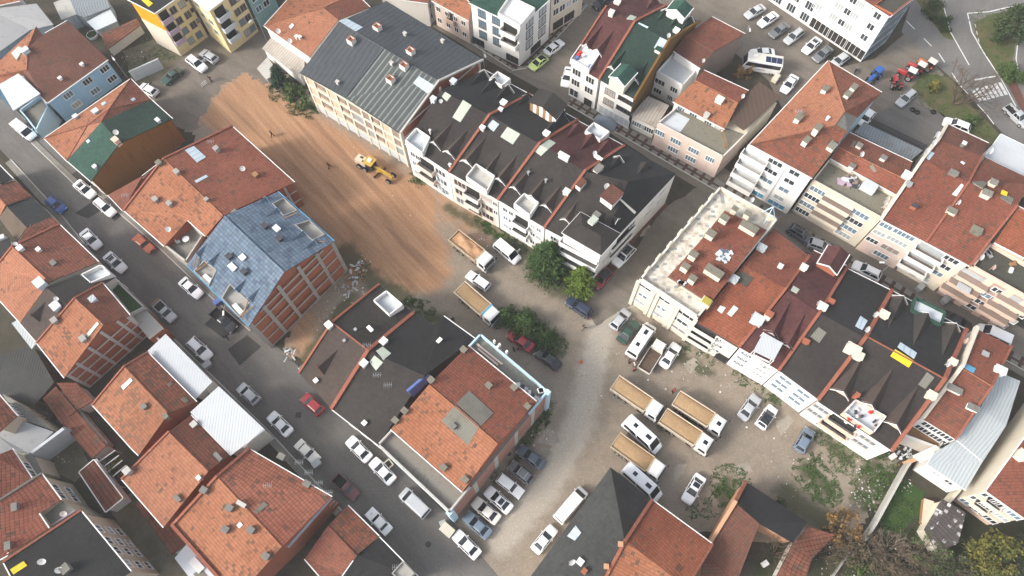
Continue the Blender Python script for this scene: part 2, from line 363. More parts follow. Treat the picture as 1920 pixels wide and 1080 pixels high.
def cells(name, poly, z, m, mask, st=.7):
    x0, x1 = min(p.x for p in poly), max(p.x for p in poly); y0, y1 = min(p.y for p in poly), max(p.y for p in poly)
    nx, ny = int((x1-x0)/st)+1, int((y1-y0)/st)+1
    vid = {}; vs = []; fs = []
    def vert(i, j):
        if (i, j) not in vid:
            x, y = x0+i*st, y0+j*st
            vid[(i, j)] = len(vs); vs.append((x+fbm(x, y, .9)*st*.6, y+fbm(y, x, .8)*st*.6, z))
        return vid[(i, j)]
    for i in range(nx):
        for j in range(ny):
            cx, cy = x0+(i+.5)*st, y0+(j+.5)*st; e = fbm(cx, cy, .3)*1.2
            if inside((cx+e, cy+fbm(cy, cx, .3)*1.2), poly): fs.append((vert(i, j), vert(i+1, j), vert(i+1, j+1), vert(i, j+1)))
    me = bpy.data.meshes.new(name); me.from_pydata(vs, [], fs); me.materials.append(MT[m])
    ca = me.color_attributes.new('mask', 'FLOAT_COLOR', 'POINT')
    for i, v in enumerate(vs): ca.data[i].color = (*mask(v[0], v[1]), 1)
    o = bpy.data.objects.new(name, me); COL.objects.link(o); tag(o, None, None, None, 'structure'); return o

g = MB(); g.face([(-1500, -600, 0), (1500, -600, 0), (1500, 2500, 0), (-1500, 2500, 0)])
tag(g.build('ground', 'soil'), None, None, None, 'structure')

track = pxpoly([1180,560, 1130,600, 1110,700, 1085,800, 1020,920, 940,1010])
track2 = pxpoly([1320,360, 1240,470, 1150,590])
EP = pxpoly([430,150, 470,135, 515,165, 600,222, 690,275, 770,330, 800,345, 822,372, 815,420, 838,470, 842,520, 815,545, 760,552, 700,520, 640,470, 560,380, 500,330, 430,260, 372,230, 395,190])
earth2 = pxpoly([760,340, 900,430]); earth3 = pxpoly([560,560, 570,680])
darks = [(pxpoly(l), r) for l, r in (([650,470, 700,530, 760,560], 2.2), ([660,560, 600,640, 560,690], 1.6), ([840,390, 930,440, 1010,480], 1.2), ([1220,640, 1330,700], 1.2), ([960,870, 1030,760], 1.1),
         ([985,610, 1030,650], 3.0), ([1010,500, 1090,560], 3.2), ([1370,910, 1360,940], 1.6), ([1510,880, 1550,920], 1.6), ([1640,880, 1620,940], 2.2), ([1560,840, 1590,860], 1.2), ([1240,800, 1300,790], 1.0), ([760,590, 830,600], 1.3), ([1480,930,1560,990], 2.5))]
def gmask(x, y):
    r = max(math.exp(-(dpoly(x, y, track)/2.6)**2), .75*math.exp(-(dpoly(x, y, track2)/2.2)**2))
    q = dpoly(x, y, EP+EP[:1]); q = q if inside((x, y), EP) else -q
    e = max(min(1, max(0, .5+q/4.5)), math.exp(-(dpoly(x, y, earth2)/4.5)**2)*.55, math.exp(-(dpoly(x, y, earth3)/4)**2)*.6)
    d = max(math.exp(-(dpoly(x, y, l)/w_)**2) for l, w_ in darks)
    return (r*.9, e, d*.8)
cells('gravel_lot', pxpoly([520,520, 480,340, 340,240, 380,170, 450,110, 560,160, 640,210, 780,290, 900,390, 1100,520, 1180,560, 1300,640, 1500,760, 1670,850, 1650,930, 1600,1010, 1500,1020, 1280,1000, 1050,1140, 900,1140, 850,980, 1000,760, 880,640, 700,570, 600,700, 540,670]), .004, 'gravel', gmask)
cells('earth_road', EP, .008, 'gravel', gmask)
sheet('street', pxpoly([-90,90, -20,160, 83,258, 170,345, 300,455, 400,545, 540,668, 640,770, 720,845, 842,968, 905,1045, 960,1110, 800,1110, 640,960, 500,800, 330,640, 210,520, 110,395, 0,280, -120,170]), .008, 'asphalt')
sheet('dirt_yard', pxpoly([270,175, 330,95, 400,60, 500,40, 560,120, 480,170, 420,215, 350,250, 300,220]), .006, 'asphalt_dusty', .5)
sheet('back_street', pxpoly([560,-60, 700,-20, 900,105, 1070,200, 1220,300, 1340,372, 1480,455, 1600,520, 1800,640, 1960,730, 1960,640, 1800,550, 1640,460, 1480,390, 1350,310, 1190,215, 1060,130, 960,60, 800,-30]), .008, 'asphalt_dusty')
sheet('side_street', pxpoly([1340,335, 1400,385, 1320,430, 1200,545, 1180,575, 1120,610, 1090,580, 1110,545, 1180,480, 1250,385]), .012, 'asphalt_dusty', .4)
sheet('parking_yard', pxpoly([960,60, 1080,-60, 1500,-60, 1560,60, 1540,140, 1480,230, 1440,150, 1330,60, 1290,60, 1180,40, 1090,130, 1070,195, 1010,165]), .010, 'asphalt_dusty')
sheet('paved_strip', pxpoly([1190,450, 1250,385, 1235,370, 1110,515, 1130,540]), .016, 'paver_red', .35)
for q, nm in (([383,608, 425,570, 463,600, 420,635], 0), ([427,655, 463,628, 490,650, 450,685], 0), ([140,400, 185,370, 205,385, 165,410], 0), ([130,330, 170,300, 190,330, 235,400, 215,415, 170,370], 0)):
    sheet('asphalt_repair', pxpoly(q), .012, 'asphalt_patch', .12)
# main road, junction and verge at the top right
sheet('road', pxpoly([1690,60, 1720,-30, 2040,-60, 2040,330, 1880,250, 1800,160, 1730,100]), .008, 'asphalt_road')
sheet('forecourt', pxpoly([1560,130, 1640,110, 1700,60, 1770,140, 1730,175, 1790,240, 1720,270, 1640,250, 1600,210]), .006, 'asphalt_dusty')
sheet('forecourt_tarmac', pxpoly([1640,215, 1700,185, 1770,215, 1780,240, 1730,285, 1640,240]), .012, 'asphalt')
sheet('verge', pxpoly([1708,165, 1730,135, 1780,145, 1815,190, 1880,260, 1840,280, 1790,235, 1750,205]), .012, 'lawn', .3)
sheet('verge_bank', pxpoly([1718,0, 1760,-20, 1778,40, 1788,75, 1770,70, 1740,30]), .016, 'lawn', .25)
isl = pxpoly([1826,42, 1850,30, 1905,16, 1925,25, 1910,50, 1900,110, 1905,150, 1880,150, 1850,105, 1830,70])
sheet('traffic_island', isl, .016, 'lawn', .2)
sheet('red_path', pxpoly([1885,152, 1905,152, 1922,190, 1922,215, 1908,195]), .020, 'paver_red')
# road markings
mk = MB()
def stripe(l, w_, z=.022, dash=None):
    pts = pxpoly(l)
    for a, b in zip(pts[:-1], pts[1:]):
        d = (b-a); L = d.length; d.normalize(); sd = Vector((-d.y, d.x, 0))*w_/2; t = 0
        while t < L:
            e = min(L, t + (dash[0] if dash else L)); p, q = a + d*t, a + d*e
            mk.face([(*(p-sd)[:2], z), (*(q-sd)[:2], z), (*(q+sd)[:2], z), (*(p+sd)[:2], z)]); t = e + (dash[1] if dash else 1)
stripe([1814,25, 1855,22, 1905,10], .22); stripe([1814,25, 1822,60, 1845,100, 1878,150, 1905,200], .22)
stripe([1770,15, 1782,60, 1817,122], .2)
stripe([1700,40, 1760,100, 1800,160, 1850,215, 1880,255], .2, dash=(2.2, 2.6))
stripe([1922,25, 1908,80, 1905,110, 1912,150], .2)
stripe([1828,45, 1838,90, 1878,148], .12, .026, dash=(.9, .9))
for i in range(7):
    a = P('X', 1823 + i*8.5, 168 - i*2.2); b = P('X', 1839 + i*8.0, 190 - i*2.0); d = (b-a).normalized(); sd = Vector((-d.y, d.x, 0))*.3
    mk.face([(*(a-sd)[:2], .024), (*(b-sd)[:2], .024), (*(b+sd)[:2], .024), (*(a+sd)[:2], .024)])
stripe([1827,150, 1866,143], .3)
tag(mk.build('road_markings', 'roadpaint'), None, None, None, 'structure')
# kerbs and patterned pavements
def band(name, l, w_, h, m):
    pts = pxpoly(l); mb = MB()
    for a, b in zip(pts[:-1], pts[1:]): mb.bar(a, b, w_, h)
    return tag(mb.build(name, m), None, None, None, 'structure')
def pavement(l, w_, side=1, m='paver_grey', bands=True, sp=1.7):
    pts = pxpoly(l); mb = MB(); bb = MB(); k0 = MB()
    for a, b in zip(pts[:-1], pts[1:]):
        d = (b-a); L = d.length; d.normalize(); sd = Vector((-d.y, d.x, 0))*side
        mb.ob((a+b)/2 + sd*w_/2, d*L/2, sd*w_/2, (0, 0, .12)); k0.ob((a+b)/2 - sd*.08, d*L/2, sd*.08, (0, 0, .135))
        if bands:
            t = .8
            while t < L - .5: bb.ob(a + d*t + sd*w_/2 + Vector((0, 0, .1)), d*.28, sd*(w_/2-.02), (0, 0, .024)); t += sp
            bb.ob((a+b)/2 + sd*(w_*.42) + Vector((0, 0, .1)), d*L/2, sd*.2, (0, 0, .028))
    tag(mb.build('pavement', m), None, None, None, 'structure'); tag(k0.build('kerb', 'concrete_pale'), None, None, None, 'structure')
    if bands: tag(bb.build('pavement_bands', 'paver_band'), None, None, None, 'structure')
pavement([1062,195, 1180,262, 1345,358, 1440,412], 2.0, 1)
pavement([770,5, 880,78, 960,130], 1.7, 1); pavement([960,132, 985,128, 1040,75, 1100,10], 1.7, 1)
pavement([1490,440, 1640,528, 1780,615, 1930,700], 2.0, 1)
pavement([720,815, 790,880, 860,955], 2.0, 1); pavement([560,690, 640,770, 712,820], 1.0, 1, bands=False)
pavement([170,352, 300,465, 400,560, 470,620], 1.0, 1, bands=False); pavement([60,268, 168,372], .8, 1, bands=False)
pavement([640,958, 500,805, 330,640, 210,522, 110,398, 20,300], 1.0, 1, bands=False)
al = MB(); a0, a1, b0 = P('X', 1348, 360), P('X', 1478, 205), P('X', 1395, 385)
dx, dy = (a1-a0), (b0-a0)
al.face([(*p[:2], .016) for p in (a0, b0, b0+dx, a1)]); tag(al.build('alley', 'paver_grey'), None, None, None, 'structure')
ab = MB()
for i in range(13): q = a0 + dx*(i+.3)/13; ab.bar(q+Vector((0, 0, .018)), q+dy+Vector((0, 0, .018)), .4, .006)
for i in range(3): q = a0 + dy*(i+.5)/3; ab.bar(q+Vector((0, 0, .02)), q+dx+Vector((0, 0, .02)), .4, .006)
tag(ab.build('alley_bands', 'paver_band'), None, None, None, 'structure')
# pale concrete spills in the lot
for q in ([1005,830, 1020,800, 1045,810, 1050,830, 1030,832], [1262,880, 1270,868, 1285,870, 1283,890, 1262,905], [1370,870, 1400,868, 1412,885, 1390,895], [1455,790, 1480,775, 1488,790, 1465,820], [1285,690, 1300,672, 1310,680, 1295,702], [990,850, 1010,835, 1035,850, 1020,860], [1185,430, 1215,415, 1225,435, 1200,445]):
    sheet('concrete_spill', pxpoly(q), .010, 'rubble', .6)
for q, m in (([230,95, 330,60, 345,105, 300,150, 250,160], 'yard_earth'), ([70,860, 100,830, 130,800, 170,870, 140,905, 110,890], 'yard_earth'), ([200,950, 260,920, 360,1020, 380,1090, 290,1090], 'yard_earth')):
    sheet('yard', pxpoly(q), .014, m, .3)
sheet('garden_lawn', pxpoly([1640,965, 1690,900, 1730,920, 1725,970, 1700,990, 1660,1000]), .010, 'lawn_green', .6)
sheet('allotment', pxpoly([1440,1030, 1560,985, 1600,1015, 1660,990, 1740,985, 1930,960, 1960,1110, 1400,1110]), .008, 'allotment', .6)
m_tile('shingle_black_lit', (.040, .042, .040), (.050, .052, .050), (.03, .03, .03), amt=.02, tw=.5, th=.4, var=.2, course=.15, col=.04, bump=.2)  # black shingle, brightened copy for sunlit slopes
m_tile('tile_checker', (.06, .052, .05), (.09, .08, .075), (.62, .6, .58), amt=.20, tw=.3, th=.5, course=.6)
m_wall('moss_yellow', (.33, .28, .05), (.2, .19, .06), .6)
# ------------------------------------------------------------ houses
WIN = {}
def win_mesh(w_, h_, n, fm, pm):
    k = (round(w_, 2), round(h_, 2), n, fm, pm)
    if k not in WIN:
        f = MB(); t = .09
        f.box((-w_/2, .02, -h_/2), t, .10, h_); f.box((w_/2, .02, -h_/2), t, .10, h_)
        f.box((0, .02, h_/2-t/2), w_-t, .098, t); f.box((0, .045, -h_/2-t/2), w_+.16, .17, t)
        for i in range(1, n): f.box((-w_/2 + w_*i/n, .018, -h_/2), t*.9, .09, h_-t)
        p = MB(); p.box((0, .0, -h_/2+.02), w_-t, .05, h_-t)
        WIN[k] = (f.mesh('window', [fm]), p.mesh('pane', [pm]))
    return WIN[k]
class House:
    def __init__(s, name, label, V, faces, mw='white', walls=None, cat='house', base=0.0, over=.22, group=None, trim='frame_white', caps=None, thick=.16, loc=None):
        s.pts = {k: P(*v) for k, v in V.items()}
        allp = list(s.pts.values()); c = sum(allp, Vector()) / len(allp)
        s.root = empty(name, (c.x, c.y, base)); tag(s.root, label, cat, group); s.base = base
        s.faces = []
        for ks, m in faces:
            pl = [s.pts[k] for k in ks]
            if area2(pl) < 0: ks = ks[::-1]; pl = pl[::-1]
            s.faces.append((ks, m, pl))
        es = {}
        for ks, m, pl in s.faces:
            for i in range(len(ks)): es[(ks[i], ks[(i+1) % len(ks)])] = m
        s.out = {a: b for (a, b) in es if (b, a) not in es}
        mats = sorted({m for _, m, _ in s.faces}); rb = MB(); dz = Vector((0, 0, thick))
        for ks, m, pl in s.faces:
            mi = mats.index(m)
            tri = pl if len(pl) == 3 else None
            if tri or s.planar(pl): rb.face(pl, mi); rb.face([p-dz for p in pl][::-1], mi)
            else:
                n0 = len(rb.v)
                for t in s.fan(pl): rb.face(t, mi); rb.face([p-dz for p in t][::-1], mi)
        for a, b in s.out.items(): pa, pb = s.pts[a], s.pts[b]; rb.face([pa-dz, pb-dz, pb, pa], mats.index(es[(a, b)]))
        s.roof = rb.build('roof', mats, s.root)
        # walls under the outline, set in by the overhang
        prev = {b: a for a, b in s.out.items()}; s.ins = {}
        for k in s.out:
            if k not in prev: s.ins[k] = s.pts[k].copy(); continue
            p, a, b = s.pts[k], s.pts[prev[k]], s.pts[s.out[k]]
            d0 = Vector((p.x-a.x, p.y-a.y, 0)).normalized(); d1 = Vector((b.x-p.x, b.y-p.y, 0)).normalized()
            n0 = Vector((-d0.y, d0.x, 0)); n1 = Vector((-d1.y, d1.x, 0)); m = n0+n1
            q = m / max(m.length_squared, .35) * 2 if m.length > .3 else n0
            s.ins[k] = p + q*over - Vector((0, 0, .04))
        walls = walls or {}; wm = sorted({mw, *walls.values()}); wb = MB(); s.wm = {}
        for a, b in s.out.items():
            pa, pb = s.ins[a], s.ins[b]; m = walls.get(a+b, walls.get(b+a, mw))
            wb.face([(pa.x, pa.y, base), (pb.x, pb.y, base), pb, pa], wm.index(m))
        s.wall = wb.build('wall', wm, s.root)
        if trim:
            for a, b in s.out.items():
                pa, pb = s.pts[a], s.pts[b]
                if abs(pa.z-pb.z) < .35 and (pb-pa).length > 1:
                    d = (pb-pa).normalized(); o = Vector((d.y, -d.x, 0))*.06
                    tb = MB(); tb.bar(pa+o-Vector((0, 0, .12)), pb+o-Vector((0, 0, .12)), .13, .15); tb.build('gutter', trim, s.root)
        if caps:
            cb = MB(); done = set(); k = 0
            for (a, b) in es:
                if (b, a) in es and (b, a) not in done:
                    done.add((a, b)); pa, pb = s.pts[a], s.pts[b]; cb.tube(pa, pb, .11, None, 6); k = 1
            if k: cb.build('ridge_cap', caps, s.root)
    def planar(s, pl):
        n = (pl[1]-pl[0]).cross(pl[2]-pl[0])
        if n.length < 1e-6: return False
        n.normalize(); return all(abs((p-pl[0]).dot(n)) < .03 for p in pl[3:]) and len(pl) == 4
    def fan(s, pl):
        from mathutils.geometry import tessellate_polygon
        return [[pl[i] for i in (t if area2([pl[j] for j in t]) > 0 else t[::-1])] for t in tessellate_polygon([[Vector((p.x, p.y, 0)) for p in pl]])]
    def tris(s):
        for ks, m, pl in s.faces:
            for t in s.fan(pl): yield t
    def on(s, t, x, y):
        d = ray(t, x, y); best = None
        for tr in s.tris():
            n = (tr[1]-tr[0]).cross(tr[2]-tr[0]).normalized()
            if n.z < 0: n = -n
            den = d.dot(n)
            if abs(den) < 1e-6: continue
            k = (tr[0]-CAM).dot(n)/den; q = CAM + d*k
            e = max(0.0, *[-((tr[(i+1) % 3]-tr[i]).x*(q.y-tr[i].y)-(tr[(i+1) % 3]-tr[i]).y*(q.x-tr[i].x))/max((tr[(i+1) % 3]-tr[i]).length, 1e-4) for i in range(3)])
            if best is None or (e, k) < (best[0]-.02, best[1]): best = (e, k, q, n)
        return best[2], best[3]
    def zat(s, x, y):
        best = (9e9, s.base)
        for tr in s.tris():
            n = (tr[1]-tr[0]).cross(tr[2]-tr[0])
            if abs(n.z) < 1e-6: continue
            e = max(0.0, *[-((tr[(i+1) % 3]-tr[i]).x*(y-tr[i].y)-(tr[(i+1) % 3]-tr[i]).y*(x-tr[i].x))/max((tr[(i+1) % 3]-tr[i]).length, 1e-4) for i in range(3)])
            z = tr[0].z - (n.x*(x-tr[0].x)+n.y*(y-tr[0].y))/n.z
            if e < best[0]: best = (e, z)
        return best[1]
    def edge(s, e):
        a, b = s.ins[e[0]], s.ins[e[1]]; d = Vector((b.x-a.x, b.y-a.y, 0)); L = d.length; d.normalize()
        n = Vector((d.y, -d.x, 0)) if s.out.get(e[0]) == e[1] else Vector((-d.y, d.x, 0))
        return a, b, d, n, L
    def win(s, e, us, zs, w_=1.3, h_=1.3, n=2, fm='frame_white', pm=None):
        a, b, d, n_, L = s.edge(e)
        for i, u in enumerate(us):
            for j, z in enumerate(zs):
                p = a.lerp(b, u); m = pm or ('glass', 'curtain', 'glass_blue', 'glass')[(i*5+j*3+int(L*7)) % 4]
                f, g_ = win_mesh(w_, h_, n, fm, m); yaw = math.atan2(-n_.x, n_.y)
                o = link('window', f, s.root, Vector((p.x, p.y, z)) - s.root.location, yaw); link('pane', g_, o)
    def balc(s, e, u, zs, w_, d_=1.1, m='white', par=.9, floor='concrete_pale', dark='darkroom', rec=True):
        a, b, d, n_, L = s.edge(e); p = a.lerp(b, u); p = Vector((p.x, p.y, 0))
        for z in zs:
            mb = MB(); c = p + n_*d_/2 + Vector((0, 0, z-.15))
            mb.ob(c, d*w_/2, n_*d_/2, (0, 0, .15), 0, 1)
            mb.ob(p + n_*(d_-.06) + Vector((0, 0, z)), d*w_/2, n_*.06, (0, 0, par))
            for sg in (-1, 1): mb.ob(p + d*sg*(w_/2-.06) + n_*(d_/2-.06) + Vector((0, 0, z)), d*.06, n_*(d_/2-.06), (0, 0, par))
            if rec: mb.ob(p + n_*.02 + Vector((0, 0, z)), d*(w_/2-.25), n_*.02, (0, 0, 2.1), 2)  # dark plane stands in for the recess shade and door glass
            mb.build('balcony', [m, floor, dark], s.root)
    def chim(s, t, x, y, sx=.9, sy=.7, h=.9, m='chimney_grey', cap=None, rz=None, pots=0):
        q, n = s.on(t, x, y); r = rz if rz is not None else s.yaw()
        mb = MB(); mb.box((q.x, q.y, q.z-.6), sx, sy, h+.6, r, 0); o = mb.build('chimney', m, s.root)
        cb = MB(); cb.box((q.x, q.y, q.z+h), sx+.16, sy+.16, .1, r); cb.build('chimney_cap', cap or m, o)
        if pots:
            pb = MB()
            for i in range(pots): pb.tube((q.x+(i-(pots-1)/2)*.4*math.cos(r), q.y+(i-(pots-1)/2)*.4*math.sin(r), q.z+h+.1), (q.x+(i-(pots-1)/2)*.4*math.cos(r), q.y+(i-(pots-1)/2)*.4*math.sin(r), q.z+h+.5), .13, None, 8)
            pb.build('chimney_pot', 'brickred', o)
    def openchim(s, t, x, y, sx=1.2, sy=1.0, h=1.0, m='offwhite', inner='brickred'):
        q, n = s.on(t, x, y); r = s.yaw(); mb = MB(); k = .14
        ca, sa = math.cos(r), math.sin(r); ax, ay = Vector((ca, sa, 0)), Vector((-sa, ca, 0))
        for sg in (-1, 1):
            mb.ob(q+ax*sg*(sx/2-k/2)-Vector((0, 0, .5)), ax*k/2, ay*sy/2, (0, 0, h+.5), 0, 1); mb.ob(q+ay*sg*(sy/2-k/2)-Vector((0, 0, .5)), ax*(sx/2-k), ay*k/2, (0, 0, h+.499), 0, 1)
        mb.ob(q+Vector((0, 0, h-.45)), ax*(sx/2-k), ay*(sy/2-k), (0, 0, .1), 1, 1)
        mb.build('chimney', [m, inner], s.root)
    def yaw(s):
        if not hasattr(s, '_y'):
            L, y = 0, 0
            for a, b in s.out.items():
                pa, pb = s.pts[a], s.pts[b]
                if abs(pa.z-pb.z) < .4 and (pb-pa).length > L: L = (pb-pa).length; y = math.atan2(pb.y-pa.y, pb.x-pa.x)
            s._y = y
        return s._y
    def sky(s, t, xy, m='skylight_green', name='skylight', up=.10):
        pts = [s.on(t, xy[i], xy[i+1]) for i in range(0, len(xy), 2)]
        c = sum((p for p, _ in pts), Vector())/len(pts); n = s.on(t, sum(xy[0::2])/(len(xy)//2), sum(xy[1::2])/(len(xy)//2))[1]
        pl = []
        for i in range(0, len(xy), 2):
            d = ray(t, xy[i], xy[i+1]); k = (c-CAM).dot(n)/d.dot(n); pl.append(CAM+d*k)
        if area2(pl) < 0: pl = pl[::-1]
        mb = MB(); lo = [p-n*.12 for p in pl]; hi = [p+n*up for p in pl]; mb.face(hi)
        for i in range(len(pl)): j = (i+1) % len(pl); mb.face([lo[i], lo[j], hi[j], hi[i]])
        return mb.build(name, m, s.root)
    def dish(s, t, x, y, r=.45, az=None, m='dishwhite', h=.7):
        q, n = s.on(t, x, y); mb = MB(); mb.tube(q-Vector((0, 0, .2)), q+Vector((0, 0, h)), .035)
        a = R(-60) if az is None else az
        ax = Vector((math.cos(a)*.8, math.sin(a)*.8, .6)).normalized(); u = ax.orthogonal().normalized(); v = ax.cross(u); c = q+Vector((0, 0, h))
        rows = [[c+ax*(k*k*.18*r*2)+(u*math.cos(i*math.pi/6)+v*math.sin(i*math.pi/6))*r*k for i in range(12)] for k in (.02, .5, 1.0)]
        mb.grid(rows, 0, True); mb.tube(c-v*r*.9, c+ax*r*1.1, .02, None, 4); mb.build('satellite_dish', m, s.root)
    def aerial(s, t, x, y, h=2.2):
        q, n = s.on(t, x, y); mb = MB(); mb.tube(q-Vector((0, 0, .2)), q+Vector((0, 0, h)), .03, None, 5)
        for k in range(5): zz = h-.15-.0*k; mb.tube(q+Vector((-.5+.25*k, -.35, zz)), q+Vector((-.5+.25*k, .35, zz)), .02, None, 4)
        mb.tube(q+Vector((-.6, 0, h-.15)), q+Vector((.6, 0, h-.15)), .02, None, 4); mb.build('aerial', 'steel', s.root)
    def para(s, ks, w_=.35, h_=.35, m='coping_red', off=0.0, drop=.15, name='parapet', side=None):
        mb = MB(); pts = [s.pts[k] if isinstance(k, str) else k for k in ks]
        for a, b in zip(pts[:-1], pts[1:]):
            d = (b-a); o = Vector((d.y, -d.x, 0)).normalized()*off
            e = d.normalized()*.12; dz = Vector((0, 0, drop))
            mb.bar(a+o-dz-e*.5, b+o-dz+e, w_, h_+drop)
        mb.build(name, m, s.root)
    def dormer(s, t, x, y, w_=2.4, h_=1.5, m='shingle_dark', front='white', fascia='frame_white', over=.25, bar=.16, wall=0.0, back=None):
        q, n = s.on(t, x, y); dn = Vector((n.x, n.y, 0)); sl = dn.length/n.z; dn.normalize(); la = Vector((-dn.y, dn.x, 0))
        if wall: q = q + Vector((0, 0, 0))
        z0 = wall
        fl, fr = q - la*w_/2 + Vector((0, 0, z0)), q + la*w_/2 + Vector((0, 0, z0)); fa = q + Vector((0, 0, z0+h_))
        bl = back or (h_+z0)/max(sl, .12); bk = q - dn*bl + Vector((0, 0, z0+h_)); o = dn*over
        rb = MB(); th = Vector((0, 0, .1))
        e = z0/max(sl, .12)
        L0, R0 = fl-dn*e, fr-dn*e
        sink = Vector((0, 0, -.12))
        rb.face([fl+o+sink*.2, fa+o, bk, L0+sink] if z0 else [fl+o+sink, fa+o, bk]); rb.face([fa+o, fr+o+sink*.2, R0+sink, bk] if z0 else [fa+o, fr+o+sink, bk])
        rb.face([p-th for p in (bk, fa+o, fl+o+sink)]); rb.face([p-th for p in (bk, fr+o+sink, fa+o)])
        d = rb.build('dormer', m, s.root)
        fb = MB(); fb.face([fl, fr, fa]) if not z0 else fb.face([fl-Vector((0, 0, z0+.1)), fr-Vector((0, 0, z0+.1)), fr, fa, fl])
        if z0:
            fb.face([fl-Vector((0, 0, z0+.1)), fl, L0]); fb.face([fr, fr-Vector((0, 0, z0+.1)), R0])
        fb.build('dormer_front', front, d)
        tb = MB(); tb.bar(fl+o*1.05+sink, fa+o*1.05-Vector((0, 0, .10)), .08, bar); tb.bar(fa+o*1.05-Vector((0, 0, .10)), fr+o*1.05+sink, .08, bar); tb.build('dormer_fascia', fascia, d)
    def cutbox(s, poly, zf, par=.9, floor='concrete_pale', wall='white', lip=None, front=True, th=.14, up=.05):
        # a terrace let into the roof: cut the roof open, then floor and walls
        pl = list(poly); 
        if area2(pl) < 0: pl = pl[::-1]
        cb = MB(); cb.prism(pl, zf, zf+9); c = cb.build('cutter', 'white', s.root)
        md = s.roof.modifiers.new('cut', 'BOOLEAN'); md.operation = 'DIFFERENCE'; md.solver = 'EXACT'; md.object = c
        bpy.context.view_layer.update()
        dg = bpy.context.evaluated_depsgraph_get(); me = bpy.data.meshes.new_from_object(s.roof.evaluated_get(dg))
        s.roof.modifiers.clear(); s.roof.data = me; bpy.data.objects.remove(c)
        cen = sum(pl, Vector())/len(pl)
        mb = MB(); mb.face([Vector((p.x, p.y, zf+.03)) for p in pl], 1); n = len(pl)
        for i in range(n):
            a, b = pl[i], pl[(i+1) % n]
            d = (b-a); d.z = 0; d.normalize(); nn = Vector((-d.y, d.x, 0))
            za = max(zf+par, s.zat(a.x, a.y)+up); zb = max(zf+par, s.zat(b.x, b.y)+up)
            q = [Vector((a.x, a.y, zf-.6)), Vector((b.x, b.y, zf-.6))]; A = Vector((a.x, a.y, za)); B = Vector((b.x, b.y, zb)); i_ = nn*th
            mb.face([q[0], q[1], B, A]); mb.face([q[1]+i_, q[0]+i_, A+i_, B+i_]); mb.face([A, B, B+i_, A+i_], 2)
        mb.build('roof_terrace', [wall, floor, lip or wall], s.root)
    def gframe(s, ks, zs, us, m='concrete_pale', wd=.38, proud=.035):
        pts = [s.ins[k] for k in ks]; a, b = pts[0], pts[-1]; d = Vector((b.x-a.x, b.y-a.y, 0)); L = d.length; d.normalize()
        _, _, _, n_, _ = s.edge(ks[0]+ks[1])
        prof = [((p-a).dot(d), p.z-.25) for p in pts]
        def top(u):
            for (u0, z0), (u1, z1) in zip(prof[:-1], prof[1:]):
                if u0-1e-3 <= u <= u1+1e-3: return z0 + (z1-z0)*(u-u0)/max(u1-u0, 1e-4)
            return prof[-1][1]
        mb = MB(); A = Vector((a.x, a.y, 0))
        for u in us: uu = .2 + u*(L-.4); mb.ob(A+d*uu+n_*proud/2+Vector((0, 0, s.base)), d*wd/2, n_*proud/2, (0, 0, top(uu)-s.base))
        for z in zs:
            ok = [i/60*L for i in range(61) if top(i/60*L) >= z+wd*.7]
            if ok: c = (ok[0]+ok[-1])/2; mb.ob(A+d*c+n_*(proud+.006)/2+Vector((0, 0, z)), d*(ok[-1]-ok[0])/2, n_*(proud+.006)/2, (0, 0, wd*.7))
        mb.build('concrete_frame', m, s.root)
    def block(s, name, poly, z0, z1, m, mt=None):
        mb = MB(); mb.prism(poly, z0, z1, 0, 1 if mt else 0); return mb.build(name, [m, mt] if mt else [m], s.root)
    def slab(s, name, pts, th, m):
        mb = MB(); pl = list(pts)
        if area2(pl) < 0: pl = pl[::-1]
        dz = Vector((0, 0, th)); mb.face(pl); mb.face([p-dz for p in pl][::-1])
        for i in range(len(pl)): j = (i+1) % len(pl); mb.face([pl[i]-dz, pl[j]-dz, pl[j], pl[i]])
        return mb.build(name, m, s.root)
    def parapets(s, poly, z, h, m, th=.22, name='parapet', skip=(), cap=None):
        mb = MB(); pl = [Vector((p.x, p.y, z)) for p in poly]
        if area2(pl) < 0: pl = pl[::-1]
        for i in range(len(pl)):
            if i in skip: continue
            a, b = pl[i], pl[(i+1) % len(pl)]; d = (b-a).normalized(); nn = Vector((-d.y, d.x, 0))
            mb.ob((a+b)/2+nn*th/2, d*((b-a).length/2), nn*th/2, (0, 0, h), 0, 1 if cap else 0)
        mb.build(name, [m, cap] if cap else m, s.root)
def pp(t, h, *xy): return [P(t, xy[i], xy[i+1], h) for i in range(0, len(xy), 2)]
HG = 'town houses in rows'
# ---------- left block, north-west corner
h = House('house', 'pale blue two storey house with a broad dark brown tiled roof and white canopy', dict(
    a=('A',265,580,5.7), b=('A',607,335,5.7), c=('A',380,115,8.6), d=('A',253,187,8.6), e=('A',240,202,7.9), f=('A',205,150,8.6), g=('A',157,268,8.2), h=('A',152,390,7.1), i=('A',128,425,5.7), j=('A',-60,500,5.7), k=('A',-110,440,5.7)),
    [('abcdefghi', 'tile_brown'), ('ihgfkj', 'tile_orange')], 'skyblue', group=HG, caps='tile_red')  # left slope in orange: sunlight put into the tile colour
h.win('ab', (.27, .6, .9), (4.35, 1.75), 1.7, 1.25, 3)
for x, y in ((345,448), (467,370)): h.chim('A', x, y, .5, .4, .5, 'white')
h.chim('A', 150, 295, 1.2, .9, .7, 'whiteroof'); h.sky('A', (65,300,105,262,135,275,95,338), 'skylight_green')
an = pp('A', 3.9, 110,622, 228,538, 275,600, 205,740, 150,668)
h.block('annex', an, 0, 3.4, 'paleblue', 'roof_concrete'); h.parapets(an, 3.4, .7, 'paleblue', skip=())
h.slab('canopy', pp('A', 6.6, -10,478, 103,413, 226,526, 74,622), .16, 'whiteroof')
mb = MB()
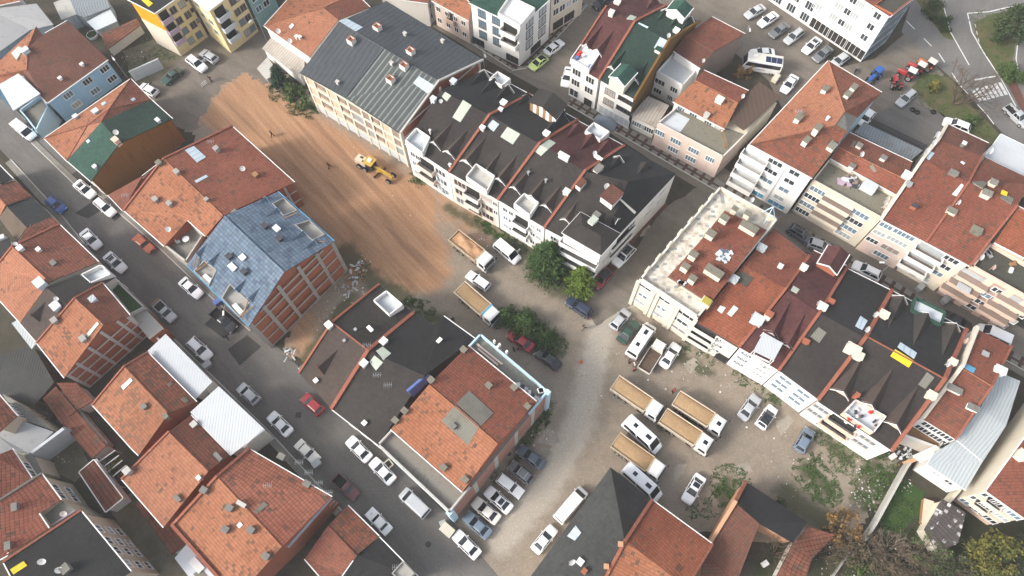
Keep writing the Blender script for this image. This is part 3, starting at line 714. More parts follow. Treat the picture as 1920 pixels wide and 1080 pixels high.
for q in pp('A', 6.4, 80,612, 215,525): mb.tube((q.x, q.y, 3.4), q, .07)
mb.build('canopy_post', 'steel', h.root)
h2 = House('house', 'terraced house with an orange hipped tile roof between pale blue house and green roof', dict(
    a=('A',248,778,6.2), b=('A',375,905,6.2), h=('A',495,702,8.2), p=('A',615,612,8.8), r=('A',570,686,8.9), t=('A',735,443,6.2), k=('A',850,560,6.2)),
    [('abh', 'tile_orange'), ('bhr', 'tile_orange_clean'), ('ahpt', 'tile_orange'), ('tpk', 'tile_redbrown'), ('hpr', 'tile_red'), ('prk', 'tile_redbrown')], 'cream', group=HG, caps='tile_red')  # right-hand faces take darker tiles to paint in their shade
h2.chim('A', 545, 635, .9, .8, .6, 'whiteroof'); h2.chim('A', 433, 665, .7, .6, .6, 'whiteroof'); h2.sky('A', (568,585,592,570,602,580,578,597), 'skylight_blue'); h2.sky('A', (735,560,752,550,765,560,748,570), 'skylight_blue')
h2.win('ab', (.3, .7), (1.5, 4.4), 1.2, 1.3)
h3 = House('house', 'terraced house with a green shingle roof and bare rust brown gable wall', dict(
    a=('A',378,905,6.2), b=('A',510,1020,6.2), s=('A',672,806,9.0), r=('A',570,686,9.0), k=('A',850,560,6.2), c=('A',970,668,6.2)),
    [('absr', 'shingle_green'), ('rsck', 'shingle_darkgreen')], 'cream', {'bs': 'rustboard', 'sc': 'rustboard'}, group=HG)  # darker green puts shade into the back slope of one green roof
h3.chim('A', 660, 800, .95, .8, .8, 'peach'); h3.chim('A', 893, 684, .8, .5, .5, 'whiteroof'); h3.chim('A', 540, 945, .5, .5, .5, 'white'); h3.sky('A', (485,795,500,783,510,795,495,808), 'skylight_blue'); h3.dish('A', 663, 757)
h3.win('ab', (.3, .7), (1.5, 4.4), 1.2, 1.3)
# low side house and the two big left-hand roofs
h = House('house', 'low tiled lean-to house under the rust brown gable wall', dict(a=('R1',910,295,3.4), b=('R1',1035,428,3.4), c=('A',925,895,5.2), d=('A',800,990,5.4)), [('abcd', 'tile_redbrown')], 'offwhite', group=HG)
h4 = House('house', 'wide house with one sunlit orange and one shaded dull red tile slope and a sunken corner terrace', dict(
    a=('E',660,155,7.0), b=('E',875,345,7.0), c=('E',1000,207,8.2), d=('E',1095,292,8.2), s=('E',1190,182,9.7), r=('A',922,893,9.7), u=('A',1305,710,7.0), v=('F',205,5,7.0)),
    [('abcdsr', 'tile_orange'), ('rsvu', 'tile_red')], 'brickred', group=HG, caps='tile_orange')  # orange and red paint sun and shade onto one tiled roof
h4.para('ara'[0:2]+'u', .3, .25, 'coping_red'); h4.gframe('vs', (1.8, 4.4), (.12, .5, .95))
tp = pp('E', 5.6, 878,345, 1000,440, 1092,300, 1000,212); h4.block('terrace', tp, 0, 5.6, 'concrete', 'roof_concrete'); h4.parapets(tp, 5.6, .8, 'concrete_pale')
for x, y in ((835,105), (910,128)): h4.chim('E', x, y, .8, .6, .7, 'concrete')
h4.chim('A', 1225, 850, .7, .7, .9, 'concrete'); h4.sky('A', (1040,845,1090,822,1160,885,1110,915), 'skylight_blue'); h4.sky('A', (1095,1018,1160,985,1172,995,1108,1030), 'skylight_blue')
h4.sky('F', (-135,165,-115,142,-15,218,-40,250), 'patch_grey', 'corrugated_patch')
h4.chim('A', 900, 925, .8, .7, .6, 'roof_moss'); h4.chim('A', 1000, 975, .8, .6, .6, 'concrete'); h4.chim('A', 1440, 990, .8, .6, .5, 'wood'); h4.dish('A', 1372, 960); h4.dish('E', 905, 265); h4.aerial('A', 1210, 838); h4.aerial('E', 700, 110); h4.chim('E', 1105, 103, .5, .5, .5, 'concrete')
mb = MB()   # garden table and chairs on the terrace
h5 = House('apartment_building', 'unfinished brick apartment block with a blue patterned shingle roof', dict(
    a=('S4',32,497,10.2), b=('S4',402,862,10.2), s=('S4',612,540,13.2), r=('S4',258,206,13.2), c=('S4',910,356,10.4), d=('S4',575,62,10.4)),
    [('absr', 'shingle_blue'), ('rscd', 'shingle_blue')], 'brickred', cat='apartment building', trim='trim_blue', caps='shingle_blue', over=.15)
h5.gframe('bsc', (.15, 2.9, 5.7, 8.4, 10.3), (0, .18, .38, .62, .82, 1.0), 'concrete', .55)
h5.gframe('ab', (2.9, 5.8, 8.5), (0, .25, .5, .75, 1), 'concrete_pale'); h5.win('ab', (.12, .37, .63, .87), (1.5, 4.4, 7.2), 2.0, 1.7, 2, 'frame_dark', 'darkroom')
h5.cutbox(pp('S4', 10.0, 80,542, 152,487, 228,545, 172,628), 10.0, .5, 'concrete', 'concrete')
h5.cutbox(pp('S4', 10.0, 245,702, 305,625, 425,738, 352,818), 10.0, .5, 'concrete', 'concrete')
h5.cutbox(pp('S4', 10.1, 552,152, 612,105, 698,182, 620,228), 10.1, .5, 'concrete', 'concrete')
h5.cutbox(pp('S4', 10.1, 685,277, 768,238, 862,325, 790,372), 10.1, .5, 'concrete', 'concrete')
for q, z in (((80,542,-30,-35), 0),): pass
for x, y in ((100,440), (175,490), (332,650), (410,705)): h5.dormer('S4', x, y, 1.3, .75, 'shingle_blue', 'paleblue', 'skyblue', .1, .08)
for x, y in ((505,108), (575,172), (730,310), (795,365)): h5.dormer('S4', x, y, 1.3, .75, 'shingle_blue', 'paleblue', 'skyblue', .1, .08)
for x, y in ((290,455), (380,545), (502,272), (588,348)): h5.chim('S4', x, y, .8, .7, .55, 'frame_dark', 'frame_dark')
for x, y, a_ in ((308,515,1.2), (368,458,.8), (570,285,1.0)): h5.chim('S4', x, y, a_, .7, .3, 'whitepaint')
pl = pp('S4', 10.0, 118,580, 150,555, 190,590, 165,615); h5.block('stored_panels', [q for q in pl], 10.03, 10.35, 'whitepaint')
pl = pp('S4', 10.0, 305,745, 330,730, 375,780, 350,800); h5.block('stored_panels', pl, 10.03, 10.4, 'whitepaint')
mb = MB()
for x0, y0, x1, y1, zz in ((75,515,90,440,11), (90,535,165,480,10.9), (345,810,430,745,10.9), (360,825,400,705,10.8), (590,232,695,185,11.1), (780,358,855,360,11.0), (95,525,110,450,10.7)):
    mb.bar(P('S4', x0, y0, zz), P('S4', x1, y1, zz+.3), .12, .1)
mb.build('scaffold_boards', 'wood', h5.root)
# ---------- dark pair of terraced houses beside the earth road
h6 = House('house', 'terraced house with dark brown shingle roof and white walled terrace beside the earth road', dict(
    a=('F',230,1022,7.4), b=('K',403,190,7.4), s=('F',598,902,10.2), r=('F',405,752,10.2), c=('F',838,704,7.4), d=('F',655,550,7.4)),
    [('absr', 'shingle_brown'), ('rscd', 'shingle_dark')], 'offwhite', group=HG, trim=None)
h6.para('ard', .3, .25, 'coping_red'); h6.para('bsc', .5, .35, 'coping_red'); h6.para('rs', .22, .1, 'coping_red', 0, .05)
h6.cutbox(pp('F', 8.2, 630,645, 700,592, 788,668, 715,725), 8.2, .9, 'palegrey', 'white')
h6.chim('F', 392, 772, .9, .8, .6, 'white'); h6.chim('F', 610, 790, .9, .4, .35, 'white'); h6.chim('K', 322, 42, .5, .5, .4, 'white'); h6.dormer('F', 345, 1000, 2.0, 1.2, 'shingle_brown', 'brickred', 'coping_red', .2, .2); h6.aerial('F', 600, 890, 1.6); h6.chim('F', 473, 853, .25, .25, .35, 'steel'); h6.chim('F', 532, 793, .25, .25, .35, 'steel')
h6.win('ab', (.25, .55, .85), (1.5, 4.6), 1.3, 1.3)
h7 = House('house', 'terraced house with a charcoal shingle roof between the brown roof and the orange tile roof', dict(
    a=('K',405,192,7.4), b=('K',650,382,7.4), r=('F',602,904,10.2), s=('F',898,1036,10.2), c=('F',858,702,7.4), v=('F',950,766,7.9), p=('F',1000,718,7.4), q=('F',1166,838,7.4)),
    [('absr', 'shingle_dark'), ('rspvc', 'shingle_black'), ('sbqp', 'shingle_black')], 'offwhite', group=HG)
h7.chim('F', 683, 858, .9, .8, .6, 'white'); h7.chim('F', 578, 975, .9, .8, .6, 'white'); h7.chim('F', 978, 852, .7, .4, .4, 'white'); h7.chim('K', 580, 268, .5, .5, .4, 'white')
h7.sky('F', (640,905,675,882,720,918,680,952)); h7.sky('F', (605,962,632,928,678,965,640,1008)); h7.aerial('F', 655, 1048, 1.6); h7.aerial('K', 710, 75, 1.4); h7.win('ab', (.2, .5, .8), (1.5, 4.6), 1.3, 1.3)
h7.sky('K', (802,92,912,-2,938,15,830,122), 'bluesheet', 'blue_tarpaulin', .3)
# ---------- orange roofed brick block with flat terraces
V = dict(a=('K',718,298,9.6), b=('K',1100,632,9.6), c=('L',130,150,9.6), d=('F',1130,875,9.6), r=('K',922,60,11.8), s=('K',1288,376,11.8))
h8 = House('apartment_building', 'brick block with orange tile roof, blue cornice and flat terraces beside parked cars', V,
    [('absr', 'tile_orange'), ('rscd', 'tile_red')], 'brickred', cat='apartment building', caps='tile_orange', trim='frame_white', over=.1)
o = [P('K',645,378,8.8), P('K',1030,742,8.8), P('S3',612,288,8.8), P('F',1195,808,8.8)]
cc = sum(o, Vector())/4; o2 = [q + (cc-q)*.0 for q in o]
h8.block('body', o2, 0, 8.0, 'palegrey', 'roof_concrete')
h8.parapets(o2[:2]+[o2[1].lerp(o2[2], .2), o2[0].lerp(o2[3], .2)], 8.0, .75, 'palegrey', .25, skip=(2,), cap='concrete_pale')
ob = [o2[0].lerp(o2[3], .78), o2[1].lerp(o2[2], .80), o2[2], o2[3]]
h8.parapets(ob, 8.0, .85, 'paleblue', .25, skip=(0,), cap='paleblue')
d12 = (o2[2]-o2[1]); L12 = d12.length; d12.normalize(); n12 = Vector((d12.y, -d12.x, 0))
mb = MB(); mb.ob(Vector((*((o2[1]+o2[2])/2)[:2], 0))+n12*.008, d12*L12/2, n12*.008, (0, 0, 8.0)); mb.build('brick_face', 'brickred', h8.root)
mb = MB()
for k, u in enumerate((.0, .22, .43, .64, .82, .97)): q = o2[1].lerp(o2[2], u); mb.ob(Vector((q.x, q.y, 0))+d12*.35+n12*.03, d12*.35, n12*.03, (0, 0, 8.0))
for z in (.3, 1.6, 2.75, 4.3, 5.5, 6.6, 7.6): mb.ob(Vector((*((o2[1]+o2[2])/2)[:2], z))+n12*.02, d12*L12/2, n12*.02, (0, 0, .16))
mb.build('concrete_frame', 'concrete_pale', h8.root)
mb = MB(); q = o2[2]; mb.box((q.x-.1, q.y-.15, 0), .7, .7, 8.9, math.atan2(d12.y, d12.x)); q = o2[1]; mb.box((q.x, q.y+.15, 0), .9, .7, 8.3, math.atan2(d12.y, d12.x)); mb.build('corner_pillar', 'paleblue', h8.root)
h8.sky('K', (1135,93,1266,212,1200,280,1068,162), 'patch_grey', 'corrugated_patch', .08); h8.sky('K', (1062,170,1192,282,1130,385,988,252), 'patch_grey', 'corrugated_patch', .08)
for x, y in ((935,40), (795,205), (745,255), (1000,505), (1115,570), (1240,70), (1375,80)): h8.chim('K', x, y, .75, .65, .6, 'chimney_grey', 'roof_moss')
h8.chim('F', 1108, 902, .75, .65, .6, 'chimney_grey', 'roof_moss'); h8.chim('S3', 490, 380, .7, .6, .5, 'chimney_grey', 'roof_moss'); h8.chim('K', 1050, 285, .7, .6, .5, 'chimney_grey')
mb = MB(); t0 = P('S3', 420, 245, 8.3)
for i in range(6): q = P('S3', 435+i*22, 255+i*17, 8.0); mb.box((q.x, q.y, 8.02), .9 if i % 2 else .7, .5, .6+.2*(i % 3), .5*i, i % 3)
for xx in (565, 572): q = P('S3', xx, 290, 8.0); mb.box((q.x, q.y, 8.02), .8, .7, .7, .3, 0)
mb.build('roof_clutter', ['whitepaint', 'frame_dark', 'steel'], h8.root)
mb = MB()
for (x0, y0, x1, y1) in ((195,15,345,135), (205,45,320,140)): mb.bar(P('S3', x0, y0, 8.02), P('S3', x1, y1, 8.02), .28, .25)
mb.build('timber_beam', 'pink', h8.root)
mb = MB()
for x, y in ((300,8), (330,28), (372,68), (320,40)): q = P('S3', x, y, 8.8); mb.box((q.x, q.y, 8.7), .3, .3, 1.0, .6)
mb.build('parapet_post', 'whitepaint', h8.root)
# ---------- left row below the street
h = House('house', 'small black roofed house at the left edge above the street', dict(a=('R1',-60,-10,5), b=('R1',0,48,5), c=('R1',108,158,5), d=('R1',0,205,5.6), e=('R1',-60,150,5.6)), [('abcde', 'shingle_black')], 'offwhite', group=HG)
h = House('house', 'small house with a weathered red tile roof left of the black sheet roof', dict(a=('R1',-20,215,5.4), b=('R1',125,172,4.6), c=('R1',272,302,4.6), d=('R1',48,380,6.2), e=('R1',-20,305,6.2), f=('R1',-60,420,4.6), g=('R1',0,470,4.6)), [('abcde', 'tile_shed'), ('edgf', 'tile_mossy')], 'offwhite', group=HG, trim=None)
h = House('house', 'old house with a black sheet slope and a weathered plank slope', dict(a=('R1',52,388,5.8), b=('R1',282,308,4.4), c=('R1',440,478,4.4), d=('R1',225,570,5.8), e=('R1',-10,490,4.2), f=('R1',140,690,4.2), g=('R1',500,536,4.4), h=('R1',160,690,5.4), i=('R1',235,572,5.8)), [('abcd', 'metal_dark'), ('adfe', 'wood_planks'), ('dcgh', 'tile_shed')], 'offwhite', group=HG, trim=None)
h = House('house', 'dark lean-to roof with a pale vent at the left edge', dict(a=('R1',-30,700,5.0), b=('R1',75,655,5.2), c=('R1',95,725,5.2), d=('R1',-30,860,4.6)), [('abcd', 'shingle_black')], 'offwhite', group=HG, trim=None)
h.chim('R1', 20, 660, .9, .6, .4, 'whiteroof')
h9 = House('house', 'house with sunlit salmon front slope, shaded brown back slope and two small white chimneys', dict(
    a=('R1',-40,910,6.2), r=('R1',103,732,8.6), s=('R1',418,1030,8.6), c=('R1',832,860,6.2), d=('R1',500,543,6.2), e=('R2',145,482,6.2), f=('R2',-30,290,6.2)),
    [('arsef', 'tile_orange_clean'), ('rscd', 'tile_redbrown')], 'offwhite', group=HG, caps='tile_orange')  # salmon and brown hold the sun and shade of the two slopes
h9.para('ard', .28, .2, 'coping_red'); h9.chim('R1', 185, 755, .8, .7, .6, 'white'); h9.chim('R1', 338, 765, .6, .5, .5, 'white'); h9.chim('R1', 455, 872, .9, .6, .25, 'chimney_grey'); h9.dish('R1', 155, 722, .3)
h9.win('cd', (.2, .5, .8), (1.6, 4.4), 1.2, 1.2)
h10 = House('house', 'narrow house with dark brown roof and white roof box next to the salmon slope', dict(
    a=('R2',145,486,6.4), b=('R2',265,624,6.4), s=('R2',488,356,8.8), r=('R2',335,225,8.8), c=('R2',835,152,6.4), d=('R2',738,72,6.4)),
    [('absr', 'shingle_brown'), ('rscd', 'shingle_dark')], 'offwhite', group=HG)
h10.cutbox(pp('R2', 6.7, 606,150, 748,78, 826,148, 676,212), 6.7, .9, 'palegrey', 'white', None); h10.chim('R2', 300, 205, 1.5, 1.2, .7, 'whiteroof'); h10.chim('R2', 415, 370, 1.3, 1.1, .6, 'whiteroof'); h10.dish('R2', 425, 320, .35)
h10.dormer('R2', 262, 435, 2.2, .9, 'shingle_brown', 'wood', 'shingle_brown'); h10.win('cd', (.5,), (1.6, 4.4), 1.2, 1.2)
sh = pp('R2', 3.4, 84,486, 136,456, 262,632, 228,672)
h10.slab('lean_to_roof', sh, .12, 'metal_pale')
h11 = House('house', 'house with a speckled orange tile roof and bare brick gable with grey concrete frame', dict(
    a=('R2',265,628,6.6), b=('R2',465,880,6.6), s=('R2',748,498,9.4), r=('R2',540,305,9.4), c=('R2',940,430,7.4), d=('R2',742,196,7.4)),
    [('absr', 'tile_orange'), ('rscd', 'tile_redbrown')], 'brickred', {'cd': 'offwhite'}, group=HG, caps='tile_orange')  # front slope coloured as sunlit, back slope darkened as shaded
h11.para('rd', .25, .2, 'coping_red'); h11.para('ar', .25, .2, 'coping_red')
h11.gframe('bsc', (.1, 1.9, 3.9, 5.9), (0, .18, .42, .66, .88, 1), 'concrete_pale', .45)
h11.chim('R2', 680, 318, .9, .8, .5, 'whiteroof', 'metal_pale'); h11.chim('R2', 408, 475, .8, .7, .7, 'concrete'); h11.chim('R2', 612, 605, .9, .7, .6, 'concrete'); h11.sky('R2', (622,575,705,475,720,490,640,588), 'cream' if 0 else 'skylight_green')
tp = pp('R2', 4.6, 770,215, 835,165, 1055,375, 945,430); h11.block('roof_garden', tp, 0, 4.3, 'concrete', 'lawn_green'); h11.parapets(tp, 4.3, .7, 'concrete_pale', .2)
wq = pp('R2', 5.9, 940,432, 1050,372, 1262,552, 1195,570); 
bw = pp('R2', 4.0, 945,432, 1052,385, 1240,560, 1110,560)
h11.block('side_wing', pp('R2', 4.2, 945,435, 1050,385, 1180,520, 1075,600), 0, 4.0, 'brickred', 'concrete')
# next house down with the white corrugated roof
h12 = House('house', 'house with heavily moss speckled tiles and a white ribbed sheet roof facing the street', dict(
    a=('R5',60,716,5.6), b=('R5',392,1085,5.6), e=('R6',180,602,5.6), s=('R5',702,788,7.6), r=('R5',328,392,7.6), c=('R5',938,690,5.8), d=('R5',525,272,5.8)),
    [('abesr', 'tile_mossy'), ('rscd', 'tile_redmoss')], 'brickred', {'es': 'brickred', 'sc': 'brickred'}, group=HG, caps='tile_orange')  # moss on both slopes; back base colour darkened for shade
h12.para('ard', .25, .2, 'coping_red'); h12.chim('R5', 505, 735, .7, .6, .5, 'chimney_grey'); h12.chim('R5', 685, 815, .7, .5, .4, 'roof_moss'); h12.sky('R5', (305,560,385,488,402,510,325,590), 'skylight_blue'); h12.sky('R5', (690,545,715,522,735,540,712,562), 'roof_moss'); h12.sky('R5', (805,670,830,650,870,680,845,702), 'roof_moss')
mt = pp('R5', 5.2, 525,260, 677,117, 1072,520, 930,667); h12.slab('sheet_roof', mt, .14, 'metal_white'); h12.block('street_wing', pp('R5', 5.0, 535,270, 677,135, 1050,515, 930,640), 0, 4.9, 'offwhite')
h13 = House('house', 'house with a plain salmon tile roof and a shiny white metal terrace roof', dict(
    a=('R6',38,802,6.0), e=('R7',30,668,6.0), s=('R6',768,738,8.0), r=('R6',432,405,8.0), c=('R6',948,598,6.2), d=('R6',620,262,6.2)),
    [('aesr', 'tile_orange_clean'), ('rscd', 'tile_redbrown')], 'brickred', group=HG, caps='tile_orange')  # lit front and shaded back painted with separate tile colours
h13.para('ar', .28, .2, 'coping_red'); h13.chim('R6', 108, 742, .8, .8, 1.0, 'concrete_pale'); h13.chim('R6', 655, 345, .7, .7, .5, 'concrete_pale'); h13.chim('R6', 860, 618, 1.3, .4, .5, 'chimney_grey'); h13.chim('R6', 520, 968, 1.0, .4, .5, 'chimney_grey'); h13.chim('R6', 695, 795, .5, .4, .4, 'white')
h13.slab('sheet_roof', pp('R6', 6.6, 615,238, 855,18, 1245,385, 955,605), .14, 'metal_white'); h13.block('street_wing', pp('R6', 6.0, 640,245, 855,40, 1215,385, 955,580), 0, 5.9, 'offwhite')
rb = MB(); q0, q1 = P('R6', 1080, 545, 6.2), P('R6', 1222, 395, 6.2)
for i in range(12): q = q0.lerp(q1, i/11); rb.tube((q.x, q.y, 5.9), (q.x, q.y, 6.9), .03, None, 4)
rb.tube(q0+Vector((0, 0, .7)), q1+Vector((0, 0, .7)), .04, None, 4); rb.build('railing', 'frame_white', h13.root)
h14 = House('house', 'largest lower left tile roof with three chimneys and an aerial, brick gable striped in grey', dict(
    a=('R7',110,652,6.6), e=('R7',492,1085,6.6), f=('R7',640,1270,6.6), s=('R7',1030,832,8.8), r=('R7',482,242,8.8), c=('R8',370,413,6.6), d=('R7',752,8,6.6)),
    [('aefsr', 'tile_orange'), ('rscd', 'tile_grid')], 'brickred', {'cd': 'offwhite'}, group=HG, caps='tile_orange')
h14.para('ard', .35, .35, 'coping_red'); h14.para('ae', .4, .45, 'coping_red'); h14.gframe('fsc', (1.6, 3.4, 5.2), (.05, .3, .6, .9), 'concrete_pale', .4)
a_, b_, d_, n_, L_ = h14.edge('sc'); mb = MB(); mb.ob((a_+b_)/2*1.0+n_*.05-Vector((0, 0, (a_.z+b_.z)/2-5.4)), d_*L_/2, n_*.05, (0, 0, .9)); mb.build('plaster_band', 'render_lilac', h14.root)
for x, y in ((600,510), (565,690), (780,695), (905,915), (385,360)): h14.chim('R7', x, y, .8, .7, .7, 'chimney_grey')
for x, y in ((1030,75), (1245,305)): h14.chim('R7', x, y, .9, .7, .45, 'chimney_grey')
h14.sky('R7', (648,650,678,622,702,648,672,678), 'whiteroof'); h14.sky('R7', (792,535,878,452,912,482,822,555), 'roof_moss'); h14.chim('R7', 695, 475, 1.2, .4, .4, 'concrete_pale'); h14.aerial('R7', 940, 330, 1.8); h14.win('cd', (.2, .4, .6, .8), (1.5, 4.4), 1.3, 1.3)
for i in range(4): h14.aerial('R8', 100 + i*82, 125 + i*85, .6)
h15 = House('house', 'low house with patchy brown tiles beside the striped brick gable', dict(
    a=('R8',505,485,4.2), b=('R8',768,745,4.2), s=('R8',578,905,5.6), r=('R8',338,652,5.6), c=('R8',480,1085,4.0), d=('R8',270,1085,4.0), e=('R8',140,935,4.0)),
    [('absr', 'tile_redmoss'), ('rscde', 'tile_redbrown')], 'offwhite', group=HG, caps='tile_brown')
h15 = House('house', 'low flat black roofed house at the bottom edge with a grey chimney tower', dict(
    a=('R8',770,752,4.2), b=('R8',1120,1110,4.2), s=('R8',420,1140,5.0), r=('R8',585,905,5.2)), [('absr', 'shingle_black')], 'offwhite', group=HG)
h15.openchim('R8', 985, 1060, 2.2, 2.0, 1.6, 'concrete_pale', 'concrete'); h15.aerial('R8', 930, 1010, 1.5)
h = House('shed', 'low yard with a grey flat roof and bench beside the largest lower left tile roof', dict(a=('J',930,985,2.6), b=('J',995,908,2.6), c=('J',1160,1090,2.6), d=('J',1010,1090,2.6)), [('abcd', 'whiteroof')], 'brickred', cat='shed', trim=None)
h.chim('J', 1052, 1022, 2.0, .9, .2, 'whitepaint'); h.sky('J', (1030,1070,1070,1040,1110,1090,1060,1100), 'roof_moss')
# yards on the far left
tag(House('shed', 'dark green corrugated roof in the yard left of the brick gable house', dict(a=('R2',-30,720,3.0), b=('R2',235,645,3.0), c=('R2',392,912,3.0), d=('R2',245,1085,2.6), e=('R2',-30,1000,2.6)), [('abcde', 'metal_dark')], 'soil', cat='shed', trim=None).root)
House('shed', 'low tiled outbuilding running below the speckled orange roof', dict(a=('R3',475,-10,3.2), b=('R3',645,-10,3.2), c=('R3',792,142,3.0), d=('R3',655,222,3.0)), [('abcd', 'tile_shed')], 'offwhite', cat='shed', trim=None)
House('shed', 'low tiled outbuilding half hidden by a bare tree', dict(a=('R3',362,122,2.8), b=('R3',470,20,3.0), c=('R3',640,222,3.0), d=('R3',520,340,2.8)), [('abcd', 'tile_shed')], 'offwhite', cat='shed', trim=None)
House('shed', 'long low tiled outbuilding in the middle of the yards', dict(a=('R3',520,330,2.8), b=('R3',648,232,3.0), c=('R3',892,522,3.0), d=('R3',778,632,2.8)), [('abcd', 'tile_shed')], 'offwhite', cat='shed', trim=None)
House('shed', 'tiled outbuilding with yellow leaves fallen on it and a white end wall', dict(a=('R3',668,742,3.0), b=('R3',792,640,3.2), c=('R3',1035,962,3.2), d=('R3',892,1078,3.0)), [('abcd', 'tile_shed')], 'white', cat='shed', trim='frame_white')
House('shed', 'narrow tiled lean-to along the foot of the salmon roof', dict(a=('R7',-210,480,2.4), b=('R7',-70,400,2.6), c=('R7',210,820,2.6), d=('R7',100,905,2.4)), [('abcd', 'tile_shed')], 'offwhite', cat='shed', trim=None)
pg = MB(); 
for i in range(4): pg.bar(P('R3', 840+i*38, 655+i*42, 2.4), P('R3', 975+i*30, 560+i*42, 2.4), .12, .1)
pg.bar(P('R3', 812, 632, 2.3), P('R3', 985, 860, 2.3), .3, .15)
for x, y in ((815,635), (985,855), (965,560)): q = P('R3', x, y, 2.3); pg.tube((q.x, q.y, 0), q, .08)
tag(pg.build('pergola', 'palegrey'), 'open grey beam pergola between the tiled outbuildings', 'pergola')
h = House('house', 'tiled house with beige upper wall at the left edge beside the grey flat roof', dict(a=('R3',-10,88,6.6), b=('R3',148,270,6.6), c=('R3',-10,405,8.2), d=('R3',-80,260,8.2)), [('abcd', 'tile_grid')], 'beige', group=HG); h.win('ab', (.35, .75), (1.7, 4.6), 1.2, 1.3)
aw = pp('R3', 4.6, 0,66, 145,250, 470,395, 200,190); h.block('rear_wing', pp('R3', 4.2, 148,285, 10,80, 180,170, 455,395), 0, 4.0, 'beige', 'roof_concrete')
gh = House('house', 'house with a wide grey sheet roof and thick grey parapet wall above a dark yard', dict(a=('R3',150,298,4.8), b=('R3',452,402,4.2), c=('R3',255,592,4.2), d=('R3',110,545,4.8), e=('R3',-30,600,5.2), f=('R3',-30,430,5.2)), [('abcdef', 'greywall')], 'palegrey', group=HG, trim=None)
gh.parapets(pp('R3', 4.3, 260,600, 560,375, 540,360, 245,585), 0, 4.4, 'palegrey')
h16 = House('house', 'red tiled house with a small square roof terrace beside the black roof at lower left', dict(
    a=('R4',350,215,7.4), b=('R4',515,438,7.4), c=('R4',330,555,8.3), d=('R4',412,678,8.3), e=('R4',65,905,9.8), f=('R4',-40,960,9.9), g=('R4',-40,465,9.8)), [('abcdefg', 'tile_grid')], 'beige', group=HG)
h16.win('ab', (.45, .72), (5.7, 2.6), 1.5, 1.4); tp = pp('R4', 7.0, 330,555, 512,445, 640,535, 412,678); h16.block('terrace', tp, 0, 6.6, 'beige', 'roof_concrete'); h16.parapets(tp, 6.6, .7, 'lilac_wall', .15, skip=(1, 2)); h16.chim('R4', 140, 500, .9, .6, .5, 'chimney_grey'); h16.chim('R4', 80, 825, .9, .6, .4, 'chimney_grey'); h16.dish('R4', 560, 555); h16.para('ag', .25, .2, 'roof_concrete')
h = House('house', 'red tiled house behind the grey flat roof with beige side wall and two windows', dict(a=('R4',105,8,6.8), b=('R4',270,258,6.8), c=('R4',-40,450,8.6), d=('R4',-40,70,8.6)), [('abcd', 'tile_grid')], 'beige', group=HG); h.win('ab', (.45, .75), (5.2,), 1.2, 1.4)
h.block('rear_wing', pp('R4', 4.5, 112,15, 285,70, 350,205, 268,250), 0, 4.2, 'beige', 'roof_concrete')
h17 = House('apartment_building', 'large black roofed apartment block in the lower left corner with tan walls', dict(
    a=('R4',682,530,8.6), b=('R4',1104,1042,8.6), c=('R4',900,1190,9.4), d=('R4',200,1290,10.2), e=('R4',30,962,10.2)), [('abcde', 'shingle_black')], 'beige', cat='apartment building')
h17.win('ab', (.25, .46, .63, .86), (6.9, 4.2, 1.6), 1.3, 1.3); h17.para('ea', .25, .2, 'coping_red'); h17.sky('R4', (88,1025,200,955,232,992,115,1068), 'panel_yellow'); h17.chim('R4', 575, 1020, 1.0, .9, .8, 'chimney_grey'); h17.dish('R4', 380, 955, .5); h17.dish('R4', 525, 1025, .5)
h = House('house', 'bright orange tile corner at the left edge beside the black apartment roof', dict(a=('R4',-40,800,9.0), b=('R4',10,790,9.0), c=('R4',70,880,9.6), d=('R4',20,940,9.3), e=('R4',-40,960,9.3)), [('abcde', 'tile_orange')], 'beige', group=HG)
# ---------- slate roofed shell building
s1 = House('apartment_building', 'unfinished five bay apartment block with a long grey ribbed metal roof', dict(
    a=('B',250,408,10.3), e=('B',505,548,10.3), b=('B',812,748,10.3), s=('B',1028,455,12.6), f=('B',720,272,12.6), r=('B',465,125,12.6), c=('B',1275,338,10.3), d=('B',730,8,10.3)),
    [('aefr', 'seam_slate'), ('ebsf', 'batten_slate'), ('rfscd', 'seam_slate')], 'offwhite', {'bs': 'brickred', 'sc': 'brickred'}, cat='apartment building', trim='trim_blue' if 0 else 'seam_slate', caps='seam_slate', over=.3)
a_, b_, d_, n_, L_ = s1.edge('ae'); A_ = s1.ins['a']; B_ = s1.ins['b']
D_ = Vector((B_.x-A_.x, B_.y-A_.y, 0)); LL = D_.length; D_.normalize()
op = MB(); fr = MB(); br = MB()
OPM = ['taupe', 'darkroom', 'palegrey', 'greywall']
def one(nm, c, ax, ay, az, m=0): t = MB(); t.ob(c, ax, ay, az); t.build(nm, OPM[m] if nm == 'opening' else 'brick_peach', s1.root)
us = [0, .10, .24, .34, .46, .60, .69, .80, .90, 1.0]
